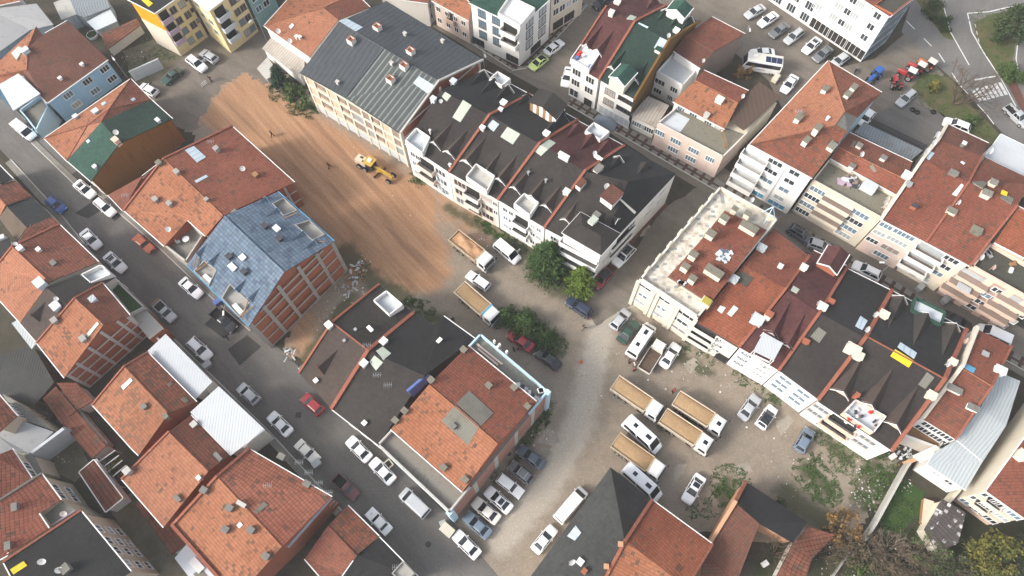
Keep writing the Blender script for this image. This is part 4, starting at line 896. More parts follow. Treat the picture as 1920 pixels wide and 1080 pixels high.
for i, (u0, u1) in enumerate(zip(us[:-1], us[1:])):
    for j, z in enumerate((.2, 2.75, 5.2, 7.65)):
        solid = i in (0, 2, 7) and j > 0
        c = Vector((A_.x, A_.y, 0)) + D_*LL*(u0+u1)/2
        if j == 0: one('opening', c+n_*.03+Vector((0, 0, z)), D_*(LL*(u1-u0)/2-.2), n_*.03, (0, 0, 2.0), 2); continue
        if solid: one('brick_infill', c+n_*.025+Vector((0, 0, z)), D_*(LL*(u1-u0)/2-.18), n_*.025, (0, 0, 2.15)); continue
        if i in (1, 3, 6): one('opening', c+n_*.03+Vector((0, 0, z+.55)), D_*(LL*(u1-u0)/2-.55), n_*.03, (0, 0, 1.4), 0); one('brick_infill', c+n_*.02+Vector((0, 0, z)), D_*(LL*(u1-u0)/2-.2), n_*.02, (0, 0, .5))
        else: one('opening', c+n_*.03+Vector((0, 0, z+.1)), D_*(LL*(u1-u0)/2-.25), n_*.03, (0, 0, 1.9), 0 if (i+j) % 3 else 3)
for u in us: uu = max(.15, min(LL-.15, u*LL)); fr.ob(Vector((A_.x, A_.y, 0))+D_*uu+n_*.08, D_*.2, n_*.08, (0, 0, 10.0))
for z in (2.3, 4.8, 7.25, 9.75): fr.ob(Vector((A_.x, A_.y, z))+D_*LL/2+n_*.09, D_*LL/2, n_*.09, (0, 0, .38))
fr.build('concrete_frame', 'ivory', s1.root)
s1.gframe('bsc', (2.6, 5.2, 7.8, 10.0), (0, .5, 1), 'concrete_pale', .45); s1.para('bsc', .28, .2, 'concrete_pale')
for x, y in ((540,240), (685,165), (872,300), (836,382), (760,458)): s1.openchim('B', x, y, 1.25, 1.05, 1.0)
for x, y in ((462,472), (765,365), (1050,240), (840,200)): s1.chim('B', x, y, .5, .4, .6, 'concrete_pale')
s1.sky('B', (470,120,510,106,600,155,560,180), 'skylight_blue'); s1.sky('B', (885,468,918,430,1002,482,970,530), 'skylight_blue')
# orange house with the white parapet wall left of it
o1 = House('house', 'orange tiled house with a white parapet wall left of the long grey metal roof', dict(
    a=('B',45,145,6.2), b=('B',300,322,6.2), e=('B',462,112,7.6), s=('B',378,45,8.2), r=('B',285,68,8.0), c=('B',640,40,6.2), d=('B',560,-40,6.2), f=('B',230,-60,6.2)),
    [('abesr', 'tile_orange_clean'), ('secd', 'tile_redbrown'), ('arsdf', 'tile_orange')], 'white', group=HG, caps='tile_orange', trim='frame_white')
o1.sky('B', (185,150,205,132,217,142,198,165), 'whiteroof'); o1.chim('B', 232, 215, .5, .5, .5, 'offwhite'); o1.chim('B', 250, 218, .5, .5, .5, 'offwhite'); o1.dish('B', 195, 245); o1.dish('B', 130, 190)
ls = House('shed', 'lean-to of pale ribbed sheets with rust streaks at the foot of the white parapet wall', dict(a=('B',35,272,2.6), b=('B',95,198,3.4), c=('B',278,340,3.4), d=('B',252,440,2.6)), [('abcd', 'sheet_old')], 'white', cat='shed', trim=None)
ls = House('shed', 'small grey walled yard box beside the red earth road', dict(a=('B',5,385,1.4), b=('B',65,320,1.6), c=('B',118,400,1.4), d=('B',60,450,1.2)), [('abcd', 'concrete_pale')], 'palegrey', cat='shed', trim=None)
# ---------- white row in the centre
NM = dict(over=.05, group='white terraced apartment houses with dark roofs', cat='apartment house', mw='white')
def facade(h, e, us, zs, **k): h.win(e, us, zs, **k)
n1 = House('terraced_house', 'first white terraced house from the unfinished block, brown black roof with one long pale skylight', dict(
    a=('N1',90,672,9.2), b=('N1',458,915,9.2), s=('N1',800,432,12.2), r=('N1',385,222,12.2), c=('N1',1140,258,9.2), d=('N1',760,52,9.2)),
    [('absr', 'shingle_dark'), ('rscd', 'shingle_black')], trim='frame_white', **NM)
n1.sky('N1', (488,452,578,305,650,350,555,493)); n1.sky('N1', (398,275,428,237,478,268,440,320)); n1.cutbox(pp('N1', 9.9, 92,665, 188,560, 305,640, 238,775), 9.9, .8, 'palegrey', 'white')
n1.dormer('N1', 345, 690, 2.6, 1.35, 'shingle_brown'); n1.dormer('N1', 465, 765, 2.6, 1.35, 'shingle_brown')
n1.cutbox(pp('N1', 9.9, 800,150, 868,85, 980,150, 905,208), 9.9, .8, 'palegrey', 'white'); n1.dormer('N1', 750, 100, 2.4, 1.3, 'shingle_black'); n1.dormer('N1', 840, 165, 2.4, 1.3, 'shingle_black'); n1.dormer('N1', 955, 225, 2.4, 1.3, 'shingle_black')
n1.chim('N1', 330, 312, .8, .7, .7, 'whiteroof'); n1.chim('N1', 497, 160, .9, .8, .6, 'whiteroof'); n1.dish('N1', 390, 335, .35); n1.chim('N1', 303, 590, .2, .2, 1.0, 'whitepaint')
n1.para('bsc', .4, .3, 'coping_red'); n1.chim('N1', 920, 340, .9, .8, .6, 'whitepaint'); n1.chim('N1', 742, 552, .7, .6, .6, 'whitepaint'); n1.chim('N1', 895, 395, .6, .5, .5, 'whitepaint'); n1.chim('N1', 467, 862, .3, .3, .5, 'whitepaint')
n1.win('ab', (.13, .25), (7.2, 4.6, 1.8), 1.0, 1.3); n1.win('ab', (.74, .82), (7.2, 4.6, 1.8), 1.4, 1.5, 2); n1.balc('ab', .47, (5.9, 3.2), 3.4, 1.0, 'pink'); n1.win('ab', (.47,), (1.6,), 3.0, 1.2, 4)
n2 = House('terraced_house', 'second white terraced house from the unfinished block, a hatched roof pavilion at its back', dict(
    a=('N1',460,917,9.2), b=('N2',330,968,9.2), s=('N2',680,492,12.2), r=('N2',258,248,12.2), c=('N2',1005,292,9.2), d=('N2',605,78,9.2)),
    [('absr', 'shingle_dark'), ('rscd', 'shingle_black')], trim='frame_white', **{**NM, 'mw': 'offwhite'})
n2.para('bsc', .4, .3, 'coping_red'); n2.cutbox(pp('N2', 10.0, 62,790, 148,680, 310,785, 240,915), 10.0, .8, 'concrete_pale', 'offwhite', 'white')
n2.dormer('N2', 75, 665, 2.8, 1.45, 'shingle_brown', 'white', 'frame_white'); n2.dormer('N2', 245, 735, 1.8, 1.1, 'shingle_brown'); n2.dormer('N2', 350, 815, 2.6, 1.4, 'shingle_brown')
n2.dormer('N2', 575, 110, 2.0, 1.2, 'shingle_black', 'white', 'shingle_black'); n2.dormer('N2', 870, 275, 3.2, 1.8, 'shingle_black', 'white', 'shingle_black')
n2.sky('N2', (242,348,288,292,342,330,295,392), 'skylight_blue'); n2.sky('N2', (352,435,412,352,520,412,458,500)); n2.chim('N2', 740, 420, .9, .8, .6, 'whitepaint')
pv = [P('N2', 585,138, 12.4), P('N2', 682,25, 12.4), P('N2', 918,160, 12.4), P('N2', 825,290, 12.4)]
r0_, r1_ = (pv[0]+pv[1])/2*.0 + P('N2', 705,188, 13.6)*0 + (pv[0].lerp(pv[3], .5)) + Vector((0, 0, .9)), pv[1].lerp(pv[2], .5) + Vector((0, 0, .9))
mb = MB(); mb.face([pv[0], r0_, r1_, pv[1]]); mb.face([r0_, pv[3], pv[2], r1_]); dz = Vector((0, 0, .12)); mb.face([p-dz for p in (pv[0], r0_, r1_, pv[1])][::-1]); mb.face([p-dz for p in (r0_, pv[3], pv[2], r1_)][::-1])
pav = mb.build('roof_pavilion', 'shingle_dark', n2.root)
cc = sum(pv, Vector())/4; pi_ = [q.lerp(cc, .1) for q in pv]; mb = MB()
for i in range(4):
    j = (i+1) % 4; a_, b_ = pi_[i], pi_[j]; k = 8 if i == 3 else 1
    for t in range(k):
        p, q = a_.lerp(b_, t/k), a_.lerp(b_, (t+1)/k); tp_ = lambda u: Vector((0, 0, -.12 + (.9*(1-abs(2*u-1)) if i in (3, 1) else 0)))
        mb.face([(p.x, p.y, 9.0), (q.x, q.y, 9.0), q+tp_((t+1)/k), p+tp_(t/k)], t % 2 if i == 3 else 0)
mb.build('pavilion_wall', ['white', 'wood'], pav)
n2.win('ab', (.20, .76), (7.4, 4.7, 1.9), 2.3, 1.6, 3, 'peach'); n2.balc('ab', .48, (6.0, 3.3), 3.0, 1.0, 'offwhite'); n2.win('ab', (.48,), (1.5,), 2.6, 1.7, 3, 'wood', 'darkroom'); n2.win('ab', (.94,), (7.4, 4.7), .8, 1.1)
n3 = House('terraced_house', 'third white terraced house from the unfinished block, maroon back slope and three front dormers', dict(
    a=('N2',335,970,9.2), b=('N3',92,1022,9.2), s=('N3',435,545,12.2), r=('N2',688,492,12.2), c=('N3',765,330,9.2), d=('N3',372,118,9.2)),
    [('absr', 'shingle_dark'), ('rscd', 'shingle_maroon')], trim='frame_white', **NM)
n3.para('bsc', .4, .3, 'coping_red'); n3.cutbox(pp('N4', 9.9, 285,388, 372,300, 498,380, 418,488), 9.9, .85, 'concrete_pale', 'white')
for x, y in ((300,255), (440,325), (560,405)): n3.dormer('N4', x, y, 2.3, 1.25, 'shingle_brown')
n3.cutbox(pp('N3', 9.9, 432,228, 505,155, 640,235, 560,305), 9.9, .85, 'palegrey', 'white')
for x, y in ((370,185), (490,275), (620,330)): n3.dormer('N3', x, y, 2.2, 1.2, 'shingle_maroon', 'brickred', 'shingle_maroon')
n3.sky('N2', (645,560,682,505,750,545,695,598)); n3.sky('N2', (690,508,760,455,818,490,750,545)); n3.chim('N2', 885, 620, 1.7, .5, 1.0, 'whitepaint'); n3.chim('N3', 535, 435, .9, .35, .5, 'whitepaint'); n3.chim('N3', 555, 450, .9, .35, .5, 'whitepaint'); n3.dish('N3', 512, 412, .4); n3.chim('N3', 280, 735, .9, .8, .8, 'offwhite')
for x, y in ((408,125), (555,190)): n3.chim('N4', x, y, .25, .25, .8, 'steel')
n3.win('ab', (.14, .27, .76, .89), (7.4, 4.8, 2.2), .85, 1.1); n3.balc('ab', .51, (5.9, 3.2), 2.9, 1.0, 'white'); n3.win('ab', (.51,), (1.5,), 2.6, 1.2, 4)
n4 = House('corner_house', 'white corner apartment house with a black hipped roof at the end of the white row', dict(
    a=('N3',100,1025,9.2), b=('N4',1000,812,9.2), c=('N3',1203,566,9.2), d=('N3',770,332,9.2), r=('N3',440,548,12.2), s=('N3',800,630,12.6)),
    [('absr', 'shingle_dark'), ('bcs', 'shingle_black'), ('rscd', 'shingle_black')], trim=None, **NM)
n4.dormer('N4', 725, 515, 1.9, 1.0, 'shingle_brown'); n4.dormer('N3', 715, 455, 2.0, 1.0, 'shingle_black', 'white', 'frame_white'); n4.dormer('N3', 940, 505, 2.0, .9, 'shingle_dark', 'shingle_dark', 'shingle_dark')
rf = [P('N4',690,612,12.0), P('N4',848,438,12.0), P('N4',1188,622,12.0), P('N4',1022,805,12.0)]
cc = sum(rf, Vector())/4; e0, e1 = rf[0].lerp(rf[1], .5).lerp(cc, .55)+Vector((0, 0, .9)), rf[2].lerp(rf[3], .5).lerp(cc, .55)+Vector((0, 0, .9))
mb = MB(); 
for f in ((rf[3], rf[0], e0, e1), (rf[1], rf[2], e1, e0), (rf[0], rf[1], e0), (rf[2], rf[3], e1)): f = list(f) if area2(list(f)) > 0 else list(f)[::-1]; mb.face(f); mb.face([p-Vector((0, 0, .14)) for p in f][::-1])
pt = mb.build('penthouse_roof', 'shingle_dark', n4.root)
mb = MB(); 
for i in range(4): mb.bar(rf[i]-Vector((0, 0, .2)), rf[(i+1) % 4]-Vector((0, 0, .2)), .14, .17)
mb.build('penthouse_gutter', 'frame_white', pt)
pi_ = [q.lerp(cc, .07) for q in rf]; mb = MB(); mb.prism(pi_, 9.0, 11.85); mb.build('penthouse_wall', 'white', n4.root)
ang = n4.yaw()
mb = MB(); q = P('N4', 1112, 300, 12.6); mb.box((q.x, q.y, 10.6), 2.6, 2.2, 2.2, ang, 0, 0); d = mb.build('stair_hut', 'white', n4.root)
mb = MB(); mb.box((q.x, q.y, 12.8), 2.9, 2.5, .14, ang); mb.build('stair_hut_roof', 'tile_brown', d)
n4.chim('N4', 938, 590, 1.3, .9, 3.0, 'offwhite', 'skylight_green'); n4.chim('N4', 978, 485, 1.0, .9, .8, 'chimney_grey'); n4.dish('N4', 1060, 240, .5); n4.chim('N3', 545, 540, 1.5, .9, .7, 'offwhite', 'chimney_grey'); n4.chim('N3', 400, 670, 1.5, .9, .9, 'whitepaint', 'tile_brown')
n4.sky('N3', (690,650,730,640,980,762,862,900), 'shingle_brown', 'roof_patch', .06); n4.sky('N3', (725,785,738,780,862,888,850,905), 'offwhite', 'flashing', .16); n4.dormer('N4', 1150, 510, 1.3, .8, 'shingle_black', 'white', 'frame_white')
n4.win('bc', (.12, .2, .45, .7, .85), (7.3, 4.5), 1.5, 1.1, 2, 'frame_white', 'palegrey'); n4.balc('bc', .33, (5.6, 2.8), 6.0, .5, 'white')
n4.win('ab', (.16, .27), (7.3, 4.7, 2.0), 1.0, 1.2); n4.balc('ab', .68, (8.4, 5.7, 3.0), 6.6, 1.1, 'white'); n4.win('ab', (.68,), (1.4,), 5.6, 1.6, 6, 'frame_dark', 'glass')
# ---------- houses along the top
t0 = House('house', 'white house with dark grilled windows, top edge, behind the long metal roof', dict(a=('B',770,-8,6.0), b=('B',968,20,6.0), c=('B',1010,-120,6.6), d=('B',820,-140,6.6)), [('abcd', 'tile_red')], 'offwhite', group=HG); 
t0 = House('house', 'white plastered house with two rows of windows at the top edge beside the pink house', dict(a=('B',690,-40,5.4), b=('B',985,5,5.6), c=('B',1040,-130,6.8), d=('B',760,-170,6.8)), [('abcd', 'tile_orange')], 'offwhite', group=HG)
t0.win('ab', (.55, .7, .85, .95), (4.2, 1.7), 1.0, 1.2, 2, 'frame_white', 'darkroom')
t1 = House('house', 'pink rendered house with a bright orange tile roof at the top edge', dict(a=('B',988,3,6.2), b=('B',1197,118,6.2), c=('B',1215,30,7.4), d=('B',1130,-60,7.4), e=('B',1010,-50,7.4)), [('abcde', 'tile_orange')], 'pink', group=HG)
t1.win('ab', (.12, .38, .62, .85), (4.6, 1.8), .95, 1.15, 2, 'frame_white', 'darkroom'); t1.balc('ab', .5, (3.3,), 1.8, .7, 'peach')
t2 = House('apartment_building', 'white apartment block with a green roof and white roof terrace at the street corner', dict(a=('B',1197,15,10.4), b=('C',42,152,10.4), c=('C',225,-15,10.4), d=('C',120,-150,11.6), e=('C',-60,-130,11.8)), [('abcde', 'shingle_green')], 'white', cat='apartment building')
t2.cutbox(pp('B', 10.9, 1360,88, 1425,-10, 1570,60, 1485,160), 10.9, .7, 'white', 'white', 'offwhite'); t2.win('ab', (.22, .52), (9.0, 6.4, 3.8), 1.6, 1.8, 3, 'frame_dark', 'glass_blue'); t2.balc('ab', .82, (7.7, 5.1), 3.4, 1.2, 'white'); t2.win('ab', (.1, .85), (1.3,), 2.6, 1.6, 3, 'frame_dark', 'darkroom')
t2.win('bc', (.33, .75), (9.0, 6.4, 3.8), 1.9, 2.0, 2, 'frame_dark', 'curtain'); t2.win('bc', (.55,), (1.3,), 2.8, 1.6, 3, 'frame_dark', 'darkroom')
t3 = House('apartment_building', 'cream apartment block with dark shop windows at the top edge', dict(a=('C',222,-15,9.5), b=('C',420,-140,9.5), c=('C',340,-260,10.5), d=('C',130,-150,10.5)), [('abcd', 'shingle_green')], 'cream', cat='apartment building'); t3.win('ab', (.15, .35, .55, .75), (7.6, 5.0), 1.3, 1.5); t3.win('ab', (.25, .6), (1.5,), 2.4, 1.8, 3, 'frame_dark', 'darkroom')
c1 = House('terraced_house', 'white apartment house with a maroon roof and a corner roof terrace with toys', dict(
    a=('C',325,352,8.6), b=('C',490,445,8.6), s=('C',690,122,11.4), r=('C',528,38,11.4), c=('C',868,32,8.8), d=('C',640,-60,8.8)), [('absr', 'shingle_maroon'), ('rscd', 'shingle_maroon')], 'white', cat='apartment house', group='apartment houses in the short row', trim=None)
c1.cutbox(pp('C', 9.0, 326,345, 385,262, 490,320, 432,405), 9.0, .7, 'white', 'white'); c1.para('ar', .3, .25, 'coping_red'); c1.para('bsc', .4, .3, 'coping_red'); c1.chim('C', 557, 85, .8, .8, .8, 'offwhite'); c1.chim('C', 590, 22, 1.0, .8, .5, 'offwhite'); c1.sky('C', (645,105,665,85,702,98,680,115), 'skylight_green')
c1.dormer('C', 480, 300, 2.2, 1.2, 'shingle_maroon', 'white', 'frame_white'); c1.dormer('C', 800, 5, 2.4, 1.2, 'shingle_maroon', 'white', 'frame_white'); c1.dormer('C', 418, 270, 1.6, 1.2, 'shingle_maroon', 'white')
c1.win('ab', (.22, .72), (6.9, 4.2), 1.7, 1.5, 3, 'frame_white', 'darkroom'); c1.win('ab', (.2,), (1.4,), 1.8, 1.8, 2); c1.win('ab', (.75,), (1.0,), 1.8, 2.0, 1, 'frame_white', 'darkroom')
mb = MB()
for x, y, m in ((372,320,0), (385,305,0), (400,320,1), (440,380,2), (366,332,2)): mb = MB(); q = P('C', x, y, 9.05); mb.box((q.x, q.y, 9.05), .5, .5, .6, .4); mb.build('terrace_toy', ['redplastic', 'whitepaint', 'bluesheet'][m], c1.root)
c2 = House('terraced_house', 'white and grey apartment house with a dark green roof and big green roof dormers', dict(
    a=('C',492,447,8.6), b=('C',688,556,8.6), s=('C',882,228,11.4), r=('C',692,124,11.4), c=('C',1052,122,8.8), d=('C',870,34,8.8)), [('absr', 'shingle_darkgreen'), ('rscd', 'shingle_darkgreen')], 'white', {'bs': 'mossboard', 'sc': 'mossboard'}, cat='apartment house', group='apartment houses in the short row', trim=None)
c2.para('bsc', .35, .35, 'mossboard'); c2.sky('C', (678,160,715,128,768,152,725,200), 'skylight_blue'); c2.sky('C', (798,270,832,210,880,232,845,285), 'skylight_blue'); c2.chim('C', 922, 182, .9, .8, .6, 'white'); c2.chim('C', 822, 290, 1.0, .8, .6, 'white', 'shingle_green'); c2.dish('C', 875, 215, .4)
for x, y in ((560,390), (690,455)): c2.dormer('C', x, y, 1.9, 1.0, 'shingle_darkgreen', 'white', 'frame_white')
for x, y in ((860,75), (935,105), (1000,120)): c2.dormer('C', x, y, 1.9, 1.0, 'shingle_darkgreen', 'white', 'frame_white')
def gab(h, pts, hz, rise, z0, m, wallm, nm='roof_dormer'):
    g0, g1 = pts[0].lerp(pts[3], .5)+Vector((0, 0, rise)), pts[1].lerp(pts[2], .5)+Vector((0, 0, rise)); mb = MB()
    for f in ((pts[0], g0, g1, pts[1]), (g0, pts[3], pts[2], g1)):
        f = list(f) if area2(list(f)) > 0 else list(f)[::-1]; mb.face(f); mb.face([p-Vector((0, 0, .14)) for p in f][::-1])
    o = mb.build(nm, m, h.root); c = sum(pts, Vector())/4; q = [p.lerp(c, .1) for p in pts]; wb = MB(); g0, g1 = g0.lerp(c, .1), g1.lerp(c, .1); dz = Vector((0, 0, .12))
    for a, b, ap in ((q[0], q[1], None), (q[2], q[3], None), (q[1], q[2], g1), (q[3], q[0], g0)):
        wb.face([(a.x, a.y, z0), (b.x, b.y, z0), b-dz] + ([ap-dz] if ap else []) + [a-dz])
    wb.build('dormer_wall', wallm, o)
    tb = MB(); 
    for a, b in ((pts[0], pts[0].lerp(pts[3], .5)+Vector((0, 0, rise))), (pts[3], pts[0].lerp(pts[3], .5)+Vector((0, 0, rise))), (pts[0], pts[1]), (pts[3], pts[2])): tb.bar(a-Vector((0, 0, .16)), b-Vector((0, 0, .16)), .12, .2)
    tb.build('dormer_fascia', 'frame_white', o)
gab(c2, pp('C', 11.0, 543,432, 612,358, 708,408, 634,488), 11, 1.0, 8.5, 'shingle_green', 'ivory')
gab(c2, pp('C', 11.2, 865,55, 908,2, 1022,45, 972,105), 11.2, 1.0, 8.5, 'shingle_green', 'white')
c2.win('ab', (.32,), (6.6, 4.0), 2.0, 1.5, 4, 'wood', 'curtain'); c2.win('ab', (.8,), (6.8, 4.2), 3.0, 1.0, 4, 'frame_dark', 'darkroom'); c2.win('ab', (.3, .8), (1.3,), 3.0, 2.0, 3, 'frame_white', 'palegrey')
c3 = House('house', 'tall house with a rust red hipped tile roof behind a white roof terrace', dict(
    a=('C',908,287,7.4), b=('C',1060,386,7.4), s=('C',1135,290,8.6), r=('C',972,202,8.6), c=('C',1310,190,7.4), d=('C',1125,94,7.4)), [('absr', 'tile_brown'), ('rscd', 'tile_redbrown')], 'taupe', {'ab': 'white'}, group=HG, caps='tile_red')
tp = pp('C', 6.0, 815,402, 905,300, 1045,388, 960,482); c3.block('terrace', tp, 0, 5.4, 'white', 'palegrey'); c3.parapets(tp, 5.4, .7, 'white', .2, skip=(1,)); c3.dish('C', 1070, 355, .35)
f0, f1 = (tp[0], tp[3])
d_ = (f1-f0); d_.z = 0; d_.normalize(); n_ = Vector((d_.y, -d_.x, 0)); n_ = n_ if n_.y < 0 else -n_
for u, z, w_ in ((.2, 4.0, 2.0), (.75, 4.0, 1.4), (.2, 1.6, 1.6), (.7, 1.6, 1.0)):
    p = f0.lerp(f1, u); a, b = win_mesh(w_, 1.2, 3, 'frame_white', 'glass'); o = link('window', a, c3.root, Vector((p.x, p.y, z))+n_*.02-c3.root.location, math.atan2(-n_.x, n_.y)); link('pane', b, o)
c4 = House('shed', 'low annex with a grey corrugated sheet roof beside the mossy gable', dict(a=('C',668,648,3.6), b=('C',808,716,3.6), c=('C',885,592,4.2), d=('C',765,540,4.2)), [('abcd', 'sheet_old')], 'offwhite', cat='shed', trim=None); c4.win('ab', (.3, .75), (1.8,), 2.2, 1.3, 5)
c5 = House('house', 'pale pink house with a front roof terrace, orange tiles and a brown sheet side roof', dict(
    a=('C',905,572,6.8), b=('C',1197,728,6.8), s=('C',1272,580,8.2), r=('C',1030,452,8.2), c=('C',1330,510,7.2), d=('C',1080,395,7.0)), [('absr', 'tile_orange'), ('rscd', 'tile_red')], 'offwhite', group=HG, caps='tile_orange', trim='frame_white')
c5.slab('side_roof', pp('C', 7.0, 1195,658, 1392,458, 1512,545, 1305,732), .16, 'sheet_brown'); c5.chim('C', 1165, 570, 1.2, 1.0, .7, 'offwhite'); c5.chim('C', 1092, 655, .8, .7, .6, 'concrete_pale'); c5.dish('C', 1290, 555, .4)
tp = pp('C', 6.4, 820,690, 1188,882, 1325,745, 925,600); c5.block('lower_storeys', tp, 0, 5.7, 'pink', 'roof_moss'); c5.parapets(tp, 5.7, .7, 'pink', .2, skip=(2,), cap='offwhite'); c5.slab('terrace_paving', pp('C', 5.75, 830,690, 945,745, 1000,670, 915,625), .03, 'palegrey')
f0, f1 = tp[0], tp[1]; d_ = (f1-f0); d_.z = 0; d_.normalize(); n_ = Vector((d_.y, -d_.x, 0)); n_ = n_ if n_.y < 0 else -n_
for u, z, w_ in ((.07, 4.2, 1.8), (.32, 4.2, 2.0), (.6, 4.2, 2.0), (.85, 4.2, 1.6), (.32, 1.8, 2.0), (.6, 1.8, 2.0)):
    p = f0.lerp(f1, u); a, b = win_mesh(w_, 1.3, 4, 'frame_white', 'glass_blue'); o = link('window', a, c5.root, Vector((p.x, p.y, z))+n_*.02-c5.root.location, math.atan2(-n_.x, n_.y)); link('pane', b, o)
c5.win('ab', (.15, .4, .7, .9), (5.95,), 1.4, 1.2, 3); sq = pp('C', 6.6, 1310,735, 1515,548, 1480,530, 1280,710); c5.block('rear_wing', pp('C', 6.5, 1190,862, 1500,560, 1400,480, 1200,700), 0, 5.6, 'ivory')
mb = MB(); a_, b_ = P('C', 1205,835, 5.8), P('C', 1180,730, 7.2)
for k in (-.25, .25): mb.bar(a_+Vector((k, 0, 0)), b_+Vector((k, 0, 0)), .08, .08)
for i in range(7): q = a_.lerp(b_, i/6); mb.bar(q+Vector((-.25, 0, 0)), q+Vector((.25, 0, 0)), .08, .08)
tag(mb.build('ladder', 'wood'), 'wooden ladder leaning on the roof terrace of the pale pink house', 'ladder')
# top left
y1 = House('apartment_building', 'yellow apartment block with an orange covered end wall and framed windows', dict(a=('A',870,75,11.0), b=('A',1042,-45,11.0), c=('A',900,-190,11.0), d=('A',715,-5,11.0)), [('abcd', 'shingle_black')], 'yellow', {'da': 'tarp_orange'}, cat='apartment building', trim='frame_white')
a_, b_, d_, n_, L_ = y1.edge('da'); mb = MB(); mb.ob(Vector((*((a_+b_)/2)[:2], 0))+n_*.04, d_*L_/2, n_*.04, (0, 0, 6.4)); mb.build('lower_end_wall', 'cream', y1.root)
y1.win('ab', (.48, .78), (9.2, 6.7, 4.2, 1.7), 1.2, 1.4, 2, 'taupe'); y1.win('ab', (.97,), (9.6, 7.0, 4.4), .7, .9, 1, 'taupe'); y1.balc('ab', .18, (8.2, 5.6, 3.0), 2.2, .8, 'lilac_wall')
y1.sky('A', (795,0,815,-12,862,20,838,40), 'panel_yellow')
y2 = House('apartment_building', 'pale yellow apartment block with round white balconies beside the green building', dict(a=('A',1042,-45,10.9), b=('A',1172,62,10.9), c=('A',1350,-75,10.9), d=('A',1200,-190,10.9)), [('abcd', 'offwhite')], 'yellow', cat='apartment building', trim='frame_white')
y2.win('ab', (.3, .7), (9.2, 6.7, 4.2), 1.2, 1.3, 2, 'frame_white'); y2.balc('bc', .25, (8.0, 5.4, 2.8), 2.6, 1.1, 'palegrey'); y2.win('bc', (.68, .88), (9.2, 6.7, 4.2, 1.6), 1.2, 1.4, 2, 'taupe')
y3 = House('apartment_building', 'teal green apartment block at the top edge with a grey balcony', dict(a=('A',1355,-75,10.5), b=('A',1490,-175,10.5), c=('A',1400,-270,10.5), d=('A',1260,-170,10.5)), [('abcd', 'concrete')], 'teal', cat='apartment building'); y3.win('ab', (.25, .6), (9.0, 6.5, 4.0), 1.3, 1.3); y3.balc('ab', .88, (7.6, 5.0), 1.8, 1.1, 'palegrey')
g1 = House('warehouse', 'large grey flat roofed building in the top left corner', dict(a=('A',-60,330,5.5), b=('A',170,168,5.5), c=('A',300,138,6.0), d=('A',205,20,6.4), e=('A',-60,52,6.2)), [('abcde', 'greywall')], 'greywall', cat='warehouse', trim=None)
House('house', 'orange roof sliver in the very top left corner', dict(a=('A',-40,38,6.0), b=('A',115,5,6.0), c=('A',100,-50,7.0), d=('A',-40,-40,7.0)), [('abcd', 'tile_orange')], 'offwhite', group=HG)
House('shed', 'shack with a dark grey corrugated roof near the top left corner', dict(a=('A',400,72,3.2), b=('A',475,98,3.0), c=('A',622,40,3.0), d=('A',600,-20,3.4), e=('A',375,-20,3.4)), [('abcde', 'metal_grey')], 'palegrey', cat='shed', trim=None)
House('shed', 'pale concrete roofed shack beside the large grey flat roof', dict(a=('A',300,15,3.4), b=('A',345,112,3.2), c=('A',430,80,3.2), d=('A',385,-20,3.4)), [('abcd', 'concrete_pale')], 'palegrey', cat='shed', trim=None)
House('shed', 'shack covered with a white plastic sheet behind the dark brown roof', dict(a=('A',488,122,2.4), b=('A',540,172,2.2), c=('A',660,118,2.2), d=('A',618,48,2.6)), [('abcd', 'whiteroof')], 'palegrey', cat='shed', trim=None)
House('shed', 'low brown tiled shed along the garden wall near the yellow block', dict(a=('A',568,190,2.6), b=('A',602,278,2.2), c=('A',792,138,2.2), d=('A',768,104,2.6)), [('abcd', 'tile_shed')], 'offwhite', cat='shed', trim=None)
# ---------- old stone terraced corner block and the row behind the lot
RG = 'houses in the row behind the truck lot'
k0 = pp('S2', 9.4, 335,615, 845,30, 1212,235, 705,862)
e1 = House('apartment_building', 'cream corner block with a wide stone paved roof terrace around a raised red tile roof', dict(
    a=('S2',515,602,9.7), b=('S2',782,775,9.7), s=('S2',1003,482,10.9), r=('S2',712,385,10.9), c=('S2',1138,310,9.7), d=('S2',872,186,9.7)),
    [('absr', 'tile_red'), ('rscd', 'tile_red')], 'ivory', cat='apartment building', trim='taupe', over=.1)
e1.block('body', k0, 0, 8.7, 'ivory', 'stone_flags'); e1.parapets(k0, 8.7, .75, 'ivory', .28, cap='offwhite')
for x, y, a_, b_ in ((665,470,1.1,.9), (615,545,1.1,.8), (660,620,1.0,.8), (860,240,1.2,.9), (925,185,.8,.7), (1005,215,.9,.7), (775,340,1.2,1.0)): e1.chim('S2', x, y+15, a_, b_, 1.3, 'ivory', 'roof_moss', pots=0)
for x, y in ((795,575), (1015,295)): e1.chim('S2', x, y+15, 2.6, 1.1, 1.2, 'ivory', 'roof_moss', rz=e1.yaw())
mb = MB()
for i in range(26): random.seed(i); q, n = e1.on('S2', 868+random.gauss(0, 22), 470+random.gauss(0, 16)); mb.box((q.x, q.y, q.z), .35+random.random()*.4, .25+random.random()*.4, .2, random.random()*3, i % 3)
mb.build('tile_pile', ['shingle_blue', 'palegrey', 'whiteroof'], e1.root)
mb = MB()
for i in range(16): q = P('S2', 603+random.gauss(0, 14), 645+random.gauss(0, 9), 9.9); mb.box((q.x, q.y, 9.6), .4, .35, .45, random.random()*3, i % 2)
mb.build('rubble_sacks', ['whiteroof', 'taupe'], e1.root)
mb = MB(); q = P('S2', 755, 765, 9.6); mb.box((q.x, q.y, 8.7), 1.5, 1.2, 1.3, e1.yaw(), 0); mb.box((q.x, q.y, 10.0), 1.2, 1.0, .25, e1.yaw(), 1); mb.build('water_tank', ['ivory', 'moss_yellow'], e1.root)
